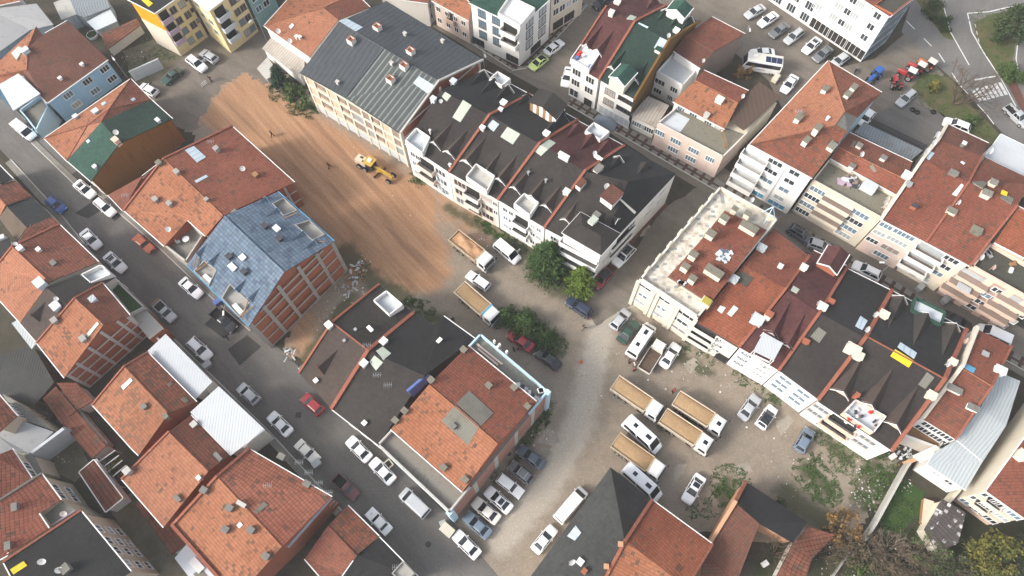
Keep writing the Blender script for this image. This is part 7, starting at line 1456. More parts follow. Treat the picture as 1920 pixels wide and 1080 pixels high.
def tractor(col, roofc, label, front, rear, cab=True):
    loc, yaw, _ = place(front, rear, 1.0); root = empty('tractor', loc, yaw); tag(root, label, 'tractor', 'tractors parked on the forecourt'); root.scale = (.86,)*3
    def add(nm, mb, m): o = mb.build(nm, m, None); o.parent = root; return o
    b = MB(); rows = [[(x, -w_, z0), (x, -w_, z1-.1), (x, -w_*.7, z1), (x, w_*.7, z1), (x, w_, z1-.1), (x, w_, z0)] for x, w_, z0, z1 in ((-.1, .42, .6, 1.5), (.6, .42, .6, 1.5), (1.5, .36, .6, 1.42), (1.8, .28, .7, 1.3))]; b.grid(rows, 0, False, False); b.face(rows[-1]); add('bonnet', b, col)
    c = MB(); c.ob((-.2, 0, .5), (1.4, 0, 0), (0, .28, 0), (0, 0, .35)); add('chassis', c, 'underbody')
    for sg in (-1, 1):
        f_ = MB(); f_.ob((-.95, sg*.78, 1.35), (.62, 0, 0), (0, .25, 0), (0, 0, .1)); add('fender', f_, col); wheel(root, -.95, sg*.8, .75, .42); wheel(root, 1.25, sg*.7, .45, .3)
    if cab:
        for x in (-1.45, -.05):
            for sg in (-1, 1): p = MB(); p.tube((x, sg*.6, 1.3), (x*.95, sg*.55, 2.45), .05, None, 5); add('cab_post', p, col)
        r_ = MB(); r_.ob((-.75, 0, 2.45), (.85, 0, 0), (0, .7, 0), (0, 0, .14)); r_.ob((-.75, 0, 2.59), (.7, 0, 0), (0, .55, 0), (0, 0, .05)); add('cab_roof', r_, roofc); g_ = MB(); g_.ob((-.75, 0, 1.35), (.64, 0, 0), (0, .52, 0), (0, 0, 1.1)); add('cab_glass', g_, 'carglass')
    else:
        s_ = MB(); s_.ob((-.8, 0, 1.2), (.25, 0, 0), (0, .25, 0), (0, 0, .15)); s_.ob((-1.05, 0, 1.2), (.05, 0, 0), (0, .25, 0), (0, 0, .5)); add('seat', s_, 'frame_dark'); w_ = MB(); w_.tube((-.2, 0, 1.3), (-.35, 0, 1.75), .03); w_.tube((-.35, 0, 1.74), (-.37, 0, 1.78), .2, None, 10); add('steering_wheel', w_, 'frame_dark')
tractor('paint_tractorblue', 'paint_tractorblue', 'blue tractor with a blue cab roof apart from the red ones', ('D',620,460), ('D',700,390))
tractor('paint_tractorred', 'paint_tractorred', 'red tractor without a cab, nearest end of the tractor line', ('D',780,430), ('D',790,490), cab=False)
tractor('paint_tractorred', 'whitepaint', 'red tractor with a white cab roof beside the cabless one', ('D',800,390), ('D',880,430))
tractor('paint_tractorred', 'offwhite', 'red tractor with an off white cab roof in the middle of the line', ('D',860,355), ('D',930,395))
tractor('paint_tractororange', 'offwhite', 'orange tractor with a beige cab roof at the far end of the line', ('D',915,335), ('D',990,380))
def grader():
    loc, yaw, _ = place(('S1',880,1050), ('S1',580,890), 1.0); root = empty('road_grader', loc, yaw); tag(root, 'yellow road grader levelling the red earth', 'grader'); root.scale = (.9,)*3
    def add(nm, mb, m): o = mb.build(nm, m, None); o.parent = root; return o
    b = MB(); b.ob((-2.7, 0, 1.0), (1.3, 0, 0), (0, .75, 0), (0, 0, 1.1)); add('engine_cover', b, 'paint_tan')
    q = MB(); q.ob((-3.0, .3, 2.1), (.3, 0, 0), (0, .2, 0), (0, 0, .12)); q.ob((-2.2, -.35, 2.1), (.2, 0, 0), (0, .2, 0), (0, 0, .2)); add('engine_vents', q, 'rust')
    c = MB(); c.ob((-.7, 0, 1.0), (.75, 0, 0), (0, .8, 0), (0, 0, 1.9)); add('cab', c, 'carglass'); r_ = MB(); r_.ob((-.7, 0, 2.9), (.95, 0, 0), (0, .98, 0), (0, 0, .14)); add('cab_roof', r_, 'paint_yellow'); v_ = MB(); v_.ob((-.75, .1, 3.04), (.4, 0, 0), (0, .4, 0), (0, 0, .2)); add('roof_unit', v_, 'whitepaint')
    f_ = MB(); f_.bar((0, 0, 1.5), (1.2, 0, 1.9), .3, .3); f_.bar((1.1, 0, 1.85), (3.9, 0, 1.35), .32, .32); f_.bar((3.8, 0, .6), (3.8, 0, 1.5), .3, .3, 0, (1, 0, 0)); f_.ob((4.0, 0, .9), (.3, 0, 0), (0, .35, 0), (0, 0, .5)); add('boom', f_, 'paint_yellow')
    d = MB(); d.bar((.4, .2, .9), (3.6, 0, 1.1), .18, .2); d.bar((.4, -.2, .9), (3.6, 0, 1.1), .18, .2); d.bar((1.3, -.8, 1.6), (1.3, .8, 1.6), .2, .25); add('drawbar', d, 'paint_yellow')
    bl = MB(); bl.ob((1.1, 0, .1), (.35, 1.5, 0), (.06, -.02, 0), (0, 0, .6)); add('blade', bl, 'rust')
    for x in (-3.0, -1.6):
        for sg in (-1, 1): wheel(root, x, sg*.95, .62, .38)
    for sg in (-1, 1): wheel(root, 3.8, sg*.85, .6, .36)
grader()
# ------------------------------------------------------------ trees and plants
def m_leaf(name, c1, c2, c3):
    a = N(name, .75, .2); p = a.pos(); wn = a.n('TexWhiteNoise', 0, {'noise_dimensions': '3D'}, Vector=a.vm('FLOOR', a.vm('MULTIPLY', p, (2.2, 2.2, 2.2))))
    a.col(a.mix(a.ramp(a.noise(p, .8, 4), .35, .65), a.mix(wn, c1, c2), c3)); a.b.inputs['Subsurface Weight'].default_value = 0.0
m_leaf('needles', (.030, .065, .020), (.055, .095, .030), (.045, .085, .022)); m_leaf('needles_light', (.105, .17, .02), (.15, .21, .03), (.08, .13, .02)); m_leaf('leaf_brown', (.10, .075, .045), (.14, .105, .065), (.07, .06, .035)); m_leaf('needles_blue', (.02, .05, .035), (.035, .07, .05), (.025, .055, .03))
m_leaf('leaf_yellow', (.12, .115, .025), (.19, .16, .03), (.065, .075, .022)); m_leaf('leaf_dark', (.025, .045, .015), (.05, .07, .025), (.035, .055, .02)); m_leaf('leaf_green', (.045, .09, .02), (.075, .12, .03), (.06, .095, .025)); m_leaf('leaf_rust', (.20, .11, .035), (.26, .15, .05), (.13, .085, .035)); m_leaf('blade', (.04, .09, .02), (.07, .12, .03), (.06, .10, .03))
def leafquad(mb, c, s, d=None):
    d = d or Vector((random.gauss(0, 1), random.gauss(0, 1), random.gauss(0, .6))).normalized()
    e = d.cross(Vector((random.gauss(0, 1), random.gauss(0, 1), random.gauss(0, 1)))).normalized()
    mb.face([c-d*s*.2, c+d*s*.3+e*s*.34, c+d*s, c+d*s*.3-e*s*.34])
def conifer(name, label, base, h_, r, m='needles', n=95, droop=.25, low=.08, cat='tree', leaf=.55, seed=1):
    random.seed(seed); root = empty(name, (base.x, base.y, 0)); tag(root, label, cat); t = MB(); t.tube(base, base+Vector((0, 0, h_*.95)), .06+h_*.018, .03, 7); c = MB()
    for i in range(n):
        u = low+(1-low)*(i+random.random())/n; L = r*((1-u)**.75)*(.72+.5*random.random())+.12; az = i*2.399+random.random()*.7; p0 = base+Vector((0, 0, h_*u)); d = Vector((math.cos(az), math.sin(az), .25-droop*.4)); 
        p1 = p0+d*L+Vector((0, 0, -droop*L*.5)); t.tube(p0, p1, .03, .01, 4, 0, False); k = max(4, int(L*17))
        for j in range(k):
            v = (j+random.random())/k; q = p0.lerp(p1, .15+.85*v)+Vector((random.gauss(0, .16), random.gauss(0, .16), random.gauss(0, .10)))*(.5+L*.25); leafquad(c, q, leaf*(.6+.6*random.random()), (d+Vector((random.gauss(0, .55), random.gauss(0, .55), random.gauss(0, .3)))).normalized())
    t.build('trunk', 'bark', root); c.build('crown', m, root); return root
def leafy(name, label, base, h_, r, m, n=900, leaf=.4, trunk=True, cat='tree', seed=1, z0=.25, stems=5, clumps=16):
    random.seed(seed); root = empty(name, (base.x, base.y, 0)); tag(root, label, cat); t = MB(); c = MB(); cl = []
    for i in range(clumps):
        a, u = random.random()*6.283, random.random()**.6; zz = h_*(z0+(1-z0)*random.random()); k = math.sqrt(max(.05, 1-((zz/h_-.5)*1.7)**2)); cl.append((base+Vector((math.cos(a)*r*u*k, math.sin(a)*r*u*k, zz)), r*(.22+.2*random.random())))
    for q, s in cl[:stems*2]: t.tube(base+Vector((random.gauss(0, .08), random.gauss(0, .08), 0)), q, .05+.01*h_, .015, 5, 0, False)
    for i in range(n):
        q, s = cl[i % clumps]; d = Vector((random.gauss(0, 1), random.gauss(0, 1), random.gauss(0, .8))); d.normalize(); leafquad(c, q+d*s*random.random()**.4, leaf*(.6+.7*random.random()))
    t.build('trunk' if trunk else 'stems', 'bark', root); c.build('crown' if trunk else 'foliage', m, root); return root
def bare(name, label, base, h_, r, m='bark_grey', stems=5, depth=4, seed=1, leaves=None, nl=0, cat='tree', lean=(0, 0), thick=None):
    random.seed(seed); root = empty(name, (base.x, base.y, 0)); tag(root, label, cat); t = MB(); tw = MB(); lf = MB(); tips = []
    def grow(p, d, L, rad, k):
        q = p+d*L; (t if k >= depth-1 else tw).tube(p, q, rad, rad*.62, 5 if k > 1 else 3, 0, False); tips.append(q)
        if k == 0: return
        for i in range(random.choice((2, 3, 3)) if k > 1 else 3):
            nd_ = (d+Vector((random.gauss(0, .42), random.gauss(0, .42), random.gauss(.05, .28)))).normalized(); grow(p.lerp(q, .55+.45*random.random()), nd_, L*(.6+.2*random.random()), max(rad*.58, .011), k-1)
    for i in range(stems):
        a = i*6.283/stems+random.random()*.6; d = Vector((math.cos(a)*r/h_+lean[0], math.sin(a)*r/h_+lean[1], 1)).normalized(); grow(base, d, h_*.42, thick or (.04+.012*h_), depth)
    t.build('trunk', m, root); tw.build('twigs', m, root)
    if leaves:
        for i in range(nl): leafquad(lf, random.choice(tips)+Vector((random.gauss(0, .15), random.gauss(0, .15), random.gauss(0, .15))), .22+.2*random.random())
        lf.build('leaves', leaves, root)
    return root
conifer('conifer_tree', 'large dark green conifer in front of the white corner house', P('X',1026,506), 9.0, 3.9, n=330, seed=3, leaf=.38)
conifer('conifer_tree', 'smaller bright green conifer beside the red hatchback', P('X',1087,540), 7.2, 2.6, 'needles_light', n=220, seed=5, leaf=.34)
conifer('evergreen_shrub', 'broad evergreen shrub right of the truck with the blue bar', P('X',985,614), 3.8, 2.8, n=130, seed=8, droop=.1, low=.02, cat='shrub', leaf=.34)
conifer('evergreen_shrub', 'small evergreen shrub squeezed between the truck cab and the broad shrub', P('X',950,598), 3.2, 2.0, n=80, seed=9, droop=.1, low=.02, cat='shrub', leaf=.34)
conifer('evergreen_shrub', 'low evergreen shrub above the black sedan', P('X',1022,642), 2.8, 2.3, n=80, seed=10, droop=.1, low=.02, cat='shrub', leaf=.34)
conifer('conifer_tree', 'narrow blue green conifer beside the long grey metal roof', P('B',150,490), 5.5, 1.5, 'needles_blue', n=90, seed=11)
leafy('shrub', 'dark green shrub below the narrow blue green conifer', P('B',215,540), 2.4, 1.9, 'leaf_green', 1300, .4, False, 'shrub', 12, .05)
leafy('shrub', 'ragged green shrub at the foot of the unfinished block', P('B',285,610), 2.2, 1.6, 'leaf_green', 700, .35, False, 'shrub', 13, .05)
leafy('evergreen_tree', 'large round dark tree on the traffic island', P('X',1880,75), 6.5, 3.6, 'leaf_dark', 3800, .42, True, 'tree', 14, .12, clumps=30)
leafy('hedge_shrub', 'clipped round shrub on the traffic island below the large tree', P('X',1888,142), 2.4, 2.5, 'leaf_green', 1800, .34, False, 'shrub', 15, .1, clumps=26)
leafy('shrub', 'bright yellow green round shrub on the verge by the tractors', P('D',985,508), 1.6, 1.2, 'leaf_yellow', 700, .3, False, 'shrub', 16, .1)
leafy('shrub', 'small green shrub at the lower end of the verge', P('D',1195,690), 1.6, 1.1, 'leaf_green', 500, .3, False, 'shrub', 17, .1)
leafy('shrub', 'dark ground shrubs on the bank beside the main road', P('D',985,70), 1.2, 2.6, 'leaf_dark', 900, .35, False, 'shrub', 18, .1)
leafy('shrub', 'dark shrub further along the bank beside the main road', P('D',1040,140), 1.2, 2.0, 'leaf_dark', 700, .35, False, 'shrub', 19, .1)
bare('bare_tree', 'large leafless tree spreading over the zebra crossing', P('D',1098,588), 7.5, 6.2, 'bark', 6, 5, 21, lean=(.45, .25), thick=.16)
bare('bare_shrub', 'rust brown bare shrub at the corner of the lot', P('M',430,835), 3.6, 3.4, 'bark', 9, 4, 22, 'leaf_rust', 900, 'shrub', thick=.05)
bare('bare_shrub', 'grey twiggy shrub left of two in the allotment', P('M',680,955), 4.2, 3.2, 'bark_grey', 13, 4, 23, cat='shrub', thick=.05)
bare('bare_shrub', 'grey green twiggy shrub right of two in the allotment', P('M',860,940), 4.0, 3.0, 'bark_grey', 12, 4, 24, 'leaf_green', 220, 'shrub', thick=.05)
leafy('yellow_tree', 'yellow green leafy tree against the peach house', P('M',1165,985), 7.0, 3.2, 'leaf_yellow', 2600, .34, True, 'tree', 25, .15, clumps=26)
bare('bare_tree', 'dark olive tree thin in leaf right of the yellow tree', P('M',1290,1000), 5.5, 3.0, 'bark', 7, 4, 26, 'leaf_dark', 900, thick=.08)
bare('bare_tree', 'dark bare tree over the low red shed', P('M',330,960), 4.6, 3.2, 'bark', 7, 4, 27, thick=.07)
bare('bare_tree', 'dark bare tree in front of the black shingle slope', P('M',90,960), 4.6, 3.0, 'bark', 7, 4, 28, thick=.07)
bare('bare_tree', 'dark bare tree at the bottom edge below the red shed', P('M',820,1075), 3.6, 2.6, 'bark', 7, 4, 29, thick=.06)
bare('bare_tree', 'dense dark bare tree over the tiled outbuilding on the left', P('R3',500,250), 4.8, 2.8, 'bark', 8, 4, 30, thick=.06)
leafy('shrub', 'yellowing shrub under the beam pergola', P('R3',1000,740), 2.6, 1.6, 'leaf_yellow', 500, .3, False, 'shrub', 31, .1)
leafy('shrub', 'fresh green weed clump between the allotment walls', P('M',530,1020), 1.0, 1.2, 'leaf_green', 500, .3, False, 'shrub', 32, .05)
leafy('shrub', 'autumn coloured bush beside the motorhome', P('C',1290,430), 2.6, 1.7, 'leaf_rust', 500, .3, False, 'shrub', 33, .1)
leafy('shrub', 'green leafy bush at the bottom right corner', P('M',1250,1085), 2.2, 2.4, 'leaf_green', 900, .35, False, 'shrub', 34, .05)
leafy('shrub', 'bright green bush at the tip of the black shingle slope', P('M',115,690), 1.0, .8, 'leaf_green', 260, .28, False, 'shrub', 35, .05)
# ground cover
random.seed(77); gb = MB()
def tuft(t, x, y, rpx, n):
    c = P(t, x, y); r = rpx
    for i in range(n):
        a, u = random.random()*6.283, random.random()**.5
        q = c+Vector((math.cos(a)*r*u, math.sin(a)*r*u, .01))
        if fbm(q.x, q.y, .9) > -.12: leafquad(gb, q, .12+.18*random.random(), Vector((random.gauss(0, .8), random.gauss(0, .8), .45)).normalized())
for t, x, y, r, n in (('M',455,455,2.4,500), ('M',340,332,1.6,220), ('M',265,530,2.2,420), ('M',330,590,2.8,700), ('M',380,640,2.0,400), ('M',640,490,2.8,700), ('M',600,570,2.8,500), ('M',570,640,2.4,400), ('M',640,440,1.6,200), ('M',320,440,1.0,100), ('M',325,490,1.2,120), ('M',80,140,1.2,120),
    ('L',1165,590,3.0,700), ('L',1150,640,2.4,500), ('L',1130,690,2.0,300), ('L',960,740,1.0,100), ('L',1040,720,1.6,160), ('N4',60,540,1.6,300), ('N4',130,580,2.0,450), ('N4',220,640,2.0,400), ('N4',330,720,1.8,250), ('N4',20,500,1.4,200), ('S3',560,475,1.2,160), ('S3',590,440,1.2,160), ('S3',485,560,1.2,150), ('S3',310,780,1.2,160), ('L',130,270,1.4,200), ('L',170,240,1.2,150),
    ('F',1290,310,1.0,80), ('F',820,640,1.0,150), ('F',900,690,1.8,300), ('F',860,660,1.2,160), ('G',220,870,2.4,400), ('G',180,850,2.0,300), ('G',250,900,1.4,150), ('B',140,520,2.4,500), ('B',230,600,2.2,450), ('B',310,640,1.4,200), ('B',100,470,1.6,250), ('N1',170,960,1.4,200), ('N1',230,1000,1.4,200), ('Q4',190,510,1.6,160), ('Q4',500,660,1.6,160), ('Q4',640,740,1.2,120), ('Q4',770,870,1.4,160), ('Q4',30,410,1.2,120), ('M',720,640,3.0,600), ('M',690,720,3.0,600), ('M',760,760,2.6,400), ('A',880,280,4.0,400), ('A',760,400,3.0,400), ('A',900,330,3,200), ('D',960,450,2.5,300), ('D',1180,720,4.0,500), ('D',1000,560,3,250), ('D',1280,120,3.0,350), ('D',1340,270,3.0,350), ('R2',880,270,1.6,10), ('M',480,1040,2.6,300), ('M',620,990,2.6,300), ('G',740,720,1.0,0)):
    tuft(t, x, y, r, int(n*2.0))
tag(gb.build('grass', 'blade'), 'patches of rough grass and weeds over the gravel and yards', None, None, 'stuff')
lt = MB()
for t, x, y, r, n in (('M',600,540,2.6,60), ('M',590,640,2.4,60), ('M',560,690,2.0,40), ('M',700,430,2.0,30), ('F',540,500,1.8,60), ('F',560,440,1.6,40), ('F',500,600,2.4,30), ('F',370,680,1.6,20), ('F',1150,285,2.0,14), ('F',1240,310,2.0,14), ('F',830,650,1.6,24), ('F',180,910,1.2,24), ('S3',560,560,2.2,34), ('S3',640,420,1.6,10), ('G',560,900,2.5,10), ('L',900,60,6,40), ('Q4',420,690,1.8,20), ('Q4',60,600,1.5,14), ('N4',260,670,2.0,14), ('B',600,850,4,16), ('L',620,900,8,40), ('M',150,500,6,40), ('A',760,330,2.0,16), ('A',680,300,2.2,18), ('M',790,600,1.2,20), ('X',960,700,8,40), ('X',760,360,8,30), ('X',1100,760,9,50), ('X',1380,720,8,50), ('M',620,1060,3,40), ('M',800,1000,3,30), ('M',420,1040,3,30), ('R3',480,640,3,26), ('X',655,530,1.6,26), ('X',600,610,2,20), ('R1',740,640,.1,0)):
    c = P(t, x, y)
    for i in range(n):
        a, u = random.random()*6.283, random.random()**.6; q = c+Vector((math.cos(a)*r*u, math.sin(a)*r*u, 0)); s = .06+.22*random.random()**2; lt.box((q.x, q.y, 0.005), s, s*(.4+random.random()*.6), .03+s*.3*random.random(), random.random()*3, random.choice((0, 1, 1, 3, 2, 3)))
tag(lt.build('litter', ['whitepaint', 'concrete_pale', 'wood', 'rubble']), 'scattered litter, stones and building scraps on the ground', None, None, 'stuff')
# ------------------------------------------------------------ street furniture and small things
def lamp(label, base, head, h_=6.5):
    b, hd = P(*base), P(*head, h_); root = empty('street_lamp', (b.x, b.y, 0)); tag(root, label, 'street lamp', 'street lamps'); mb = MB(); mb.tube(b, b+Vector((0, 0, h_*.92)), .08, .05, 8); d = Vector((hd.x-b.x, hd.y-b.y, 0)); d = d.normalized()*min(d.length, 1.6) if d.length > .1 else Vector((1, 0, 0)); mb.tube(b+Vector((0, 0, h_*.92)), b+d+Vector((0, 0, h_)), .05, .04, 6); mb.build('pole', 'steel', root)
    e = MB(); q = b+d+Vector((0, 0, h_-.05)); e.ob(q, d.normalized()*.38, Vector((-d.y, d.x, 0)).normalized()*.13, (0, 0, .14)); e.build('lamp_head', 'whitepaint', root)
lamp('street lamp beside the garden of the pale blue house', ('A',720,440), ('A',662,362)); lamp('street lamp in front of the teal green block', ('B',62,232), ('B',-40,128)); lamp('street lamp next to the rust red hipped roof and motorhome', ('C',1280,275), ('C',1338,178)); lamp('street lamp over the black pickup', ('E',1262,722), ('E',1190,712), 5.5); lamp('street lamp at the near corner of the long metal roof', ('B',1285,395), ('B',1302,355), 5.5); lamp('street lamp standing between the pink house and the narrow street', ('I',640,505), ('I',600,432), 5)
lamp('tall street lamp on the verge above the main road', ('D',1010,30), ('D',1015,5), 6)
def bin_(label, t, x, y, col='steel', rz=.7, sx=1.2):
    b = P(t, x, y); root = empty('waste_container', (b.x, b.y, .02), rz); tag(root, label, 'waste bin'); m = MB(); m.ob((0, 0, .15), (sx/2, 0, 0), (0, .42, 0), (0, 0, .85)); o = m.build('body', col, None); o.parent = root; l = MB(); l.ob((0, 0, 1.0), (sx/2+.05, 0, 0), (0, .47, 0), (0, 0, .08)); l.ob((0, .1, 1.08), (sx/2-.1, 0, 0), (0, .3, 0), (0, 0, .05)); o = l.build('lid', col, None); o.parent = root
    for sx_ in (-1, 1):
        for sy in (-1, 1): wheel(root, sx_*(sx/2-.15), sy*.3, .08, .06)
bin_('grey street bin in front of the small old off white sedan', 'K', 330, 485); bin_('small grey bin by the corner of the brick block', 'K', 1000, 805, 'steel', .4, .8); bin_('dark bin on the pavement by the white off road car', 'E', 1115, 985, 'steel'); bin_('dark bin beside the blue patterned roof block', 'E', 1170, 650, 'bluesheet')
bin_('dark bin near the entrance of the cream house with plant balconies', 'Q3', 365, 548, 'steel'); bin_('grey bin below the brown and peach house', 'Q3', 575, 655, 'steel')
mb = MB(); c = P('K', 1022, 838); root = empty('waste_container', (c.x, c.y, .02), R(-40)); tag(root, 'ribbed cream waste container at the street corner by a white sedan', 'waste bin')
mb.ob((0, 0, .1), (.95, 0, 0), (0, .6, 0), (0, 0, 1.0)); o = mb.build('body', 'steel', None); o.parent = root; mb = MB()
for i in range(8): mb.ob((-.85+i*.243, 0, 1.1), (.1, 0, 0), (0, .68, 0), (0, 0, .1))
o = mb.build('slatted_lid', 'tan_slats', None) if 'tan_slats' in MT else mb.build('slatted_lid', 'ivory', None); o.parent = root
mb = MB(); c = P('K', 710, 485); root = empty('planter', (c.x, c.y, .02), R(40)); tag(root, 'square concrete planter on the pavement by a white sedan', 'planter')
for sg in (-1, 1): mb.ob((sg*.42, 0, 0), (.08, 0, 0), (0, .6, 0), (0, 0, .6)); mb.ob((0, sg*.52, 0), (.34, 0, 0), (0, .08, 0), (0, 0, .598))
mb.ob((0, 0, .3), (.34, 0, 0), (0, .44, 0), (0, 0, .08), 1); o = mb.build('trough', ['ivory', 'soil'], None); o.parent = root
def cone():
    c = P('X', 1089, 679); root = empty('traffic_cone', (c.x, c.y, .01)); tag(root, 'orange traffic cone on the gravel track', 'cone'); m = MB(); m.tube((0, 0, .04), (0, 0, .75), .2, .04, 10); o = m.build('body', 'paint_tractororange', None); o.parent = root; m = MB(); m.ob((0, 0, 0), (.27, 0, 0), (0, .27, 0), (0, 0, .05)); o = m.build('base', 'paint_tractororange', None); o.parent = root
cone()
for i, (x, y, lb) in enumerate(((870,620,'black tyre lying flat nearest the silver estate car'), (897,634,'black tyre touching its neighbour on the forecourt'), (988,633,'single black tyre at the edge of the verge'))):
    c = P('D', x, y); rows = []
    for a in range(18): 
        th = a*6.283/18; rows.append([c+Vector((math.cos(th)*(.36+.15*math.cos(p)), math.sin(th)*(.36+.15*math.cos(p)), .16+.14*math.sin(p))) for p in [k*6.283/8 for k in range(8)]])
    m = MB(); m.grid(rows+[rows[0]], 0, True, True); tag(m.build('tyre', 'rubber'), lb, 'tyre', 'tyres on the forecourt')
rows = []; c = P('A', 525, 205); m = MB()
for r_, z in ((.95, 0), (1.05, .6), (.95, .62), (.9, .45)): rows.append([c+Vector((math.cos(k*6.283/20)*r_, math.sin(k*6.283/20)*r_, z)) for k in range(20)])
m.grid(rows, 0, True, False); m.face(rows[-1], 1); root = empty('round_planter', (c.x, c.y, 0)); tag(root, 'round white rimmed planter with greenery in the back yard', 'planter'); m.build('rim', ['whitepaint', 'soil'], root)
lf = MB(); [leafquad(lf, c+Vector((random.gauss(0, .4), random.gauss(0, .4), .55)), .35) for _ in range(160)]; lf.build('plants', 'leaf_green', root)
m = MB(); a, b = P('A', 1138, 490), P('A', 1165, 470)
for z in (.1, .45, .8): m.bar(a+Vector((0, 0, z)), b+Vector((0, 0, z)), .05, .06)
for u in (0, .33, .66, 1): q = a.lerp(b, u); m.tube(q, q+Vector((0, 0, .9)), .03, None, 5)
tag(m.build('barrier', 'whitepaint'), 'white metal barrier at the start of the red earth road', 'barrier')
# covered car and motorbike, crate
def tarp_car():
    loc, yaw, _ = place(('N3',560,95), ('N3',670,150)); rows = []; random.seed(5)
    for i in range(13):
        x = -2.1+4.2*i/12; hgt = .75+.62*max(0, 1-abs(x+.1)/1.5)**.5; r = []
        for j in range(9):
            y = (j/4-1); r.append((x+random.gauss(0, .03), y*(.95+random.gauss(0, .02)), .12+hgt*(1-abs(y)**4)*(1 if 0 < i < 12 else .5)+random.gauss(0, .02)))
        rows.append(r)
    m = MB(); m.grid(rows, 0, False, True); o = m.build('covered_car', 'steel_cover', None); o.location = loc; o.rotation_euler.z = yaw; tag(o, 'car wrapped in a grey blue dust cover outside the green roofed house', 'covered car')
m_plain('steel_cover', (.20, .23, .27), .7, .2, 0, .15)
tarp_car()
c = P('D', 545, 410); root = empty('motorbike', (c.x, c.y, .02), R(60)); tag(root, 'small dark motorbike standing by the shop front corner', 'motorbike')
m = MB(); m.ob((0, 0, .45), (.45, 0, 0), (0, .12, 0), (0, 0, .35)); o = m.build('frame', 'frame_dark', None); o.parent = root; m = MB(); m.ob((-.25, 0, .8), (.35, 0, 0), (0, .13, 0), (0, 0, .08)); o = m.build('saddle', 'rubber', None); o.parent = root; m = MB(); m.tube((.45, -.35, 1.02), (.45, .35, 1.02), .025); m.tube((.65, 0, .3), (.42, 0, 1.02), .03); o = m.build('handlebar', 'steel', None); o.parent = root
for x in (-.62, .66): wheel(root, x, 0, .3, .1)
c = P('D', 97, 455); root = empty('compressor_cart', (c.x, c.y, .02), R(50)); tag(root, 'sand coloured machine crate beside the white sedan and brown sheet roof', 'machine'); m = MB(); m.ob((0, 0, .3), (.85, 0, 0), (0, .5, 0), (0, 0, .8)); m.ob((.2, 0, 1.1), (.5, 0, 0), (0, .4, 0), (0, 0, .15)); o = m.build('housing', 'ivory', None); o.parent = root
for x in (-.5, .5):
    for sg in (-1, 1): wheel(root, x, sg*.5, .25, .14)
# iron fence by the rusty grey shed, and the debris beside the brick block
m = MB(); a, b = P('D', 600, 682), P('D', 930, 842)
for z in (.25, 1.25): m.bar(a+Vector((0, 0, z)), b+Vector((0, 0, z)), .06, .06)
for i in range(60): q = a.lerp(b, i/59); m.bar(q, q+Vector((0, 0, 1.4)), .06, .06, 0, (1, 0, 0))
tag(m.build('iron_fence', 'frame_dark'), 'dark iron fence along the rusty grey ribbed roof', 'fence')
random.seed(9)
for lb, t, x, y, n, r in (('heap of broken boards and sheets at the corner of the unfinished brick block', 'F', 535, 490, 46, 1.7), ('heap of scrap timber beside the brick block wall', 'F', 500, 555, 40, 1.8), ('pile of white panels at the street corner of the brick block', 'F', 180, 915, 12, .8), ('heap of junk at the end of the white and peach house', 'M', 790, 385, 46, 2.0)):
    c = P(t, x, y); m = MB()
    for i in range(n):
        q = c+Vector((random.gauss(0, r*.5), random.gauss(0, r*.5), .02+random.random()*.35)); a = random.random()*6.28; L = .3+random.random()*.7; m.bar(q, q+Vector((math.cos(a)*L, math.sin(a)*L, random.gauss(0, .2))), .12+.25*random.random(), .05, random.choice((0, 0, 1, 2, 3)) if 'white' not in lb else 2)
    tag(m.build('debris_heap', ['wood', 'steel', 'palegrey', 'rust']), lb, 'debris')
c = P('M', 890, 745); root = empty('garden_crate', (c.x, c.y, 0), R(70)); tag(root, 'long brown wooden box along the white garden wall', 'box'); m = MB(); m.ob((0, 0, 0), (1.7, 0, 0), (0, .6, 0), (0, 0, .9)); o = m.build('box', 'wood', None); o.parent = root; m = MB(); m.ob((0, 0, .9), (1.78, 0, 0), (0, .68, 0), (0, 0, .07)); o = m.build('lid', 'peach', None); o.parent = root
for lb, t, x, y in (('cream box on the ground by the weeds near the orange brick wing', 'M', 715, 445), ('white box in the dark yard at the bottom right', 'M', 35, 1015), ):
    c = P(t, x, y); root = empty('box', (c.x, c.y, 0), .5); tag(root, lb, 'box'); m = MB(); m.ob((0, 0, 0), (.42, 0, 0), (0, .32, 0), (0, 0, .6)); o = m.build('carton', 'offwhite', None); o.parent = root; m = MB(); m.ob((0, 0, .6), (.45, 0, 0), (0, .35, 0), (0, 0, .05)); o = m.build('flap', 'whitepaint', None); o.parent = root
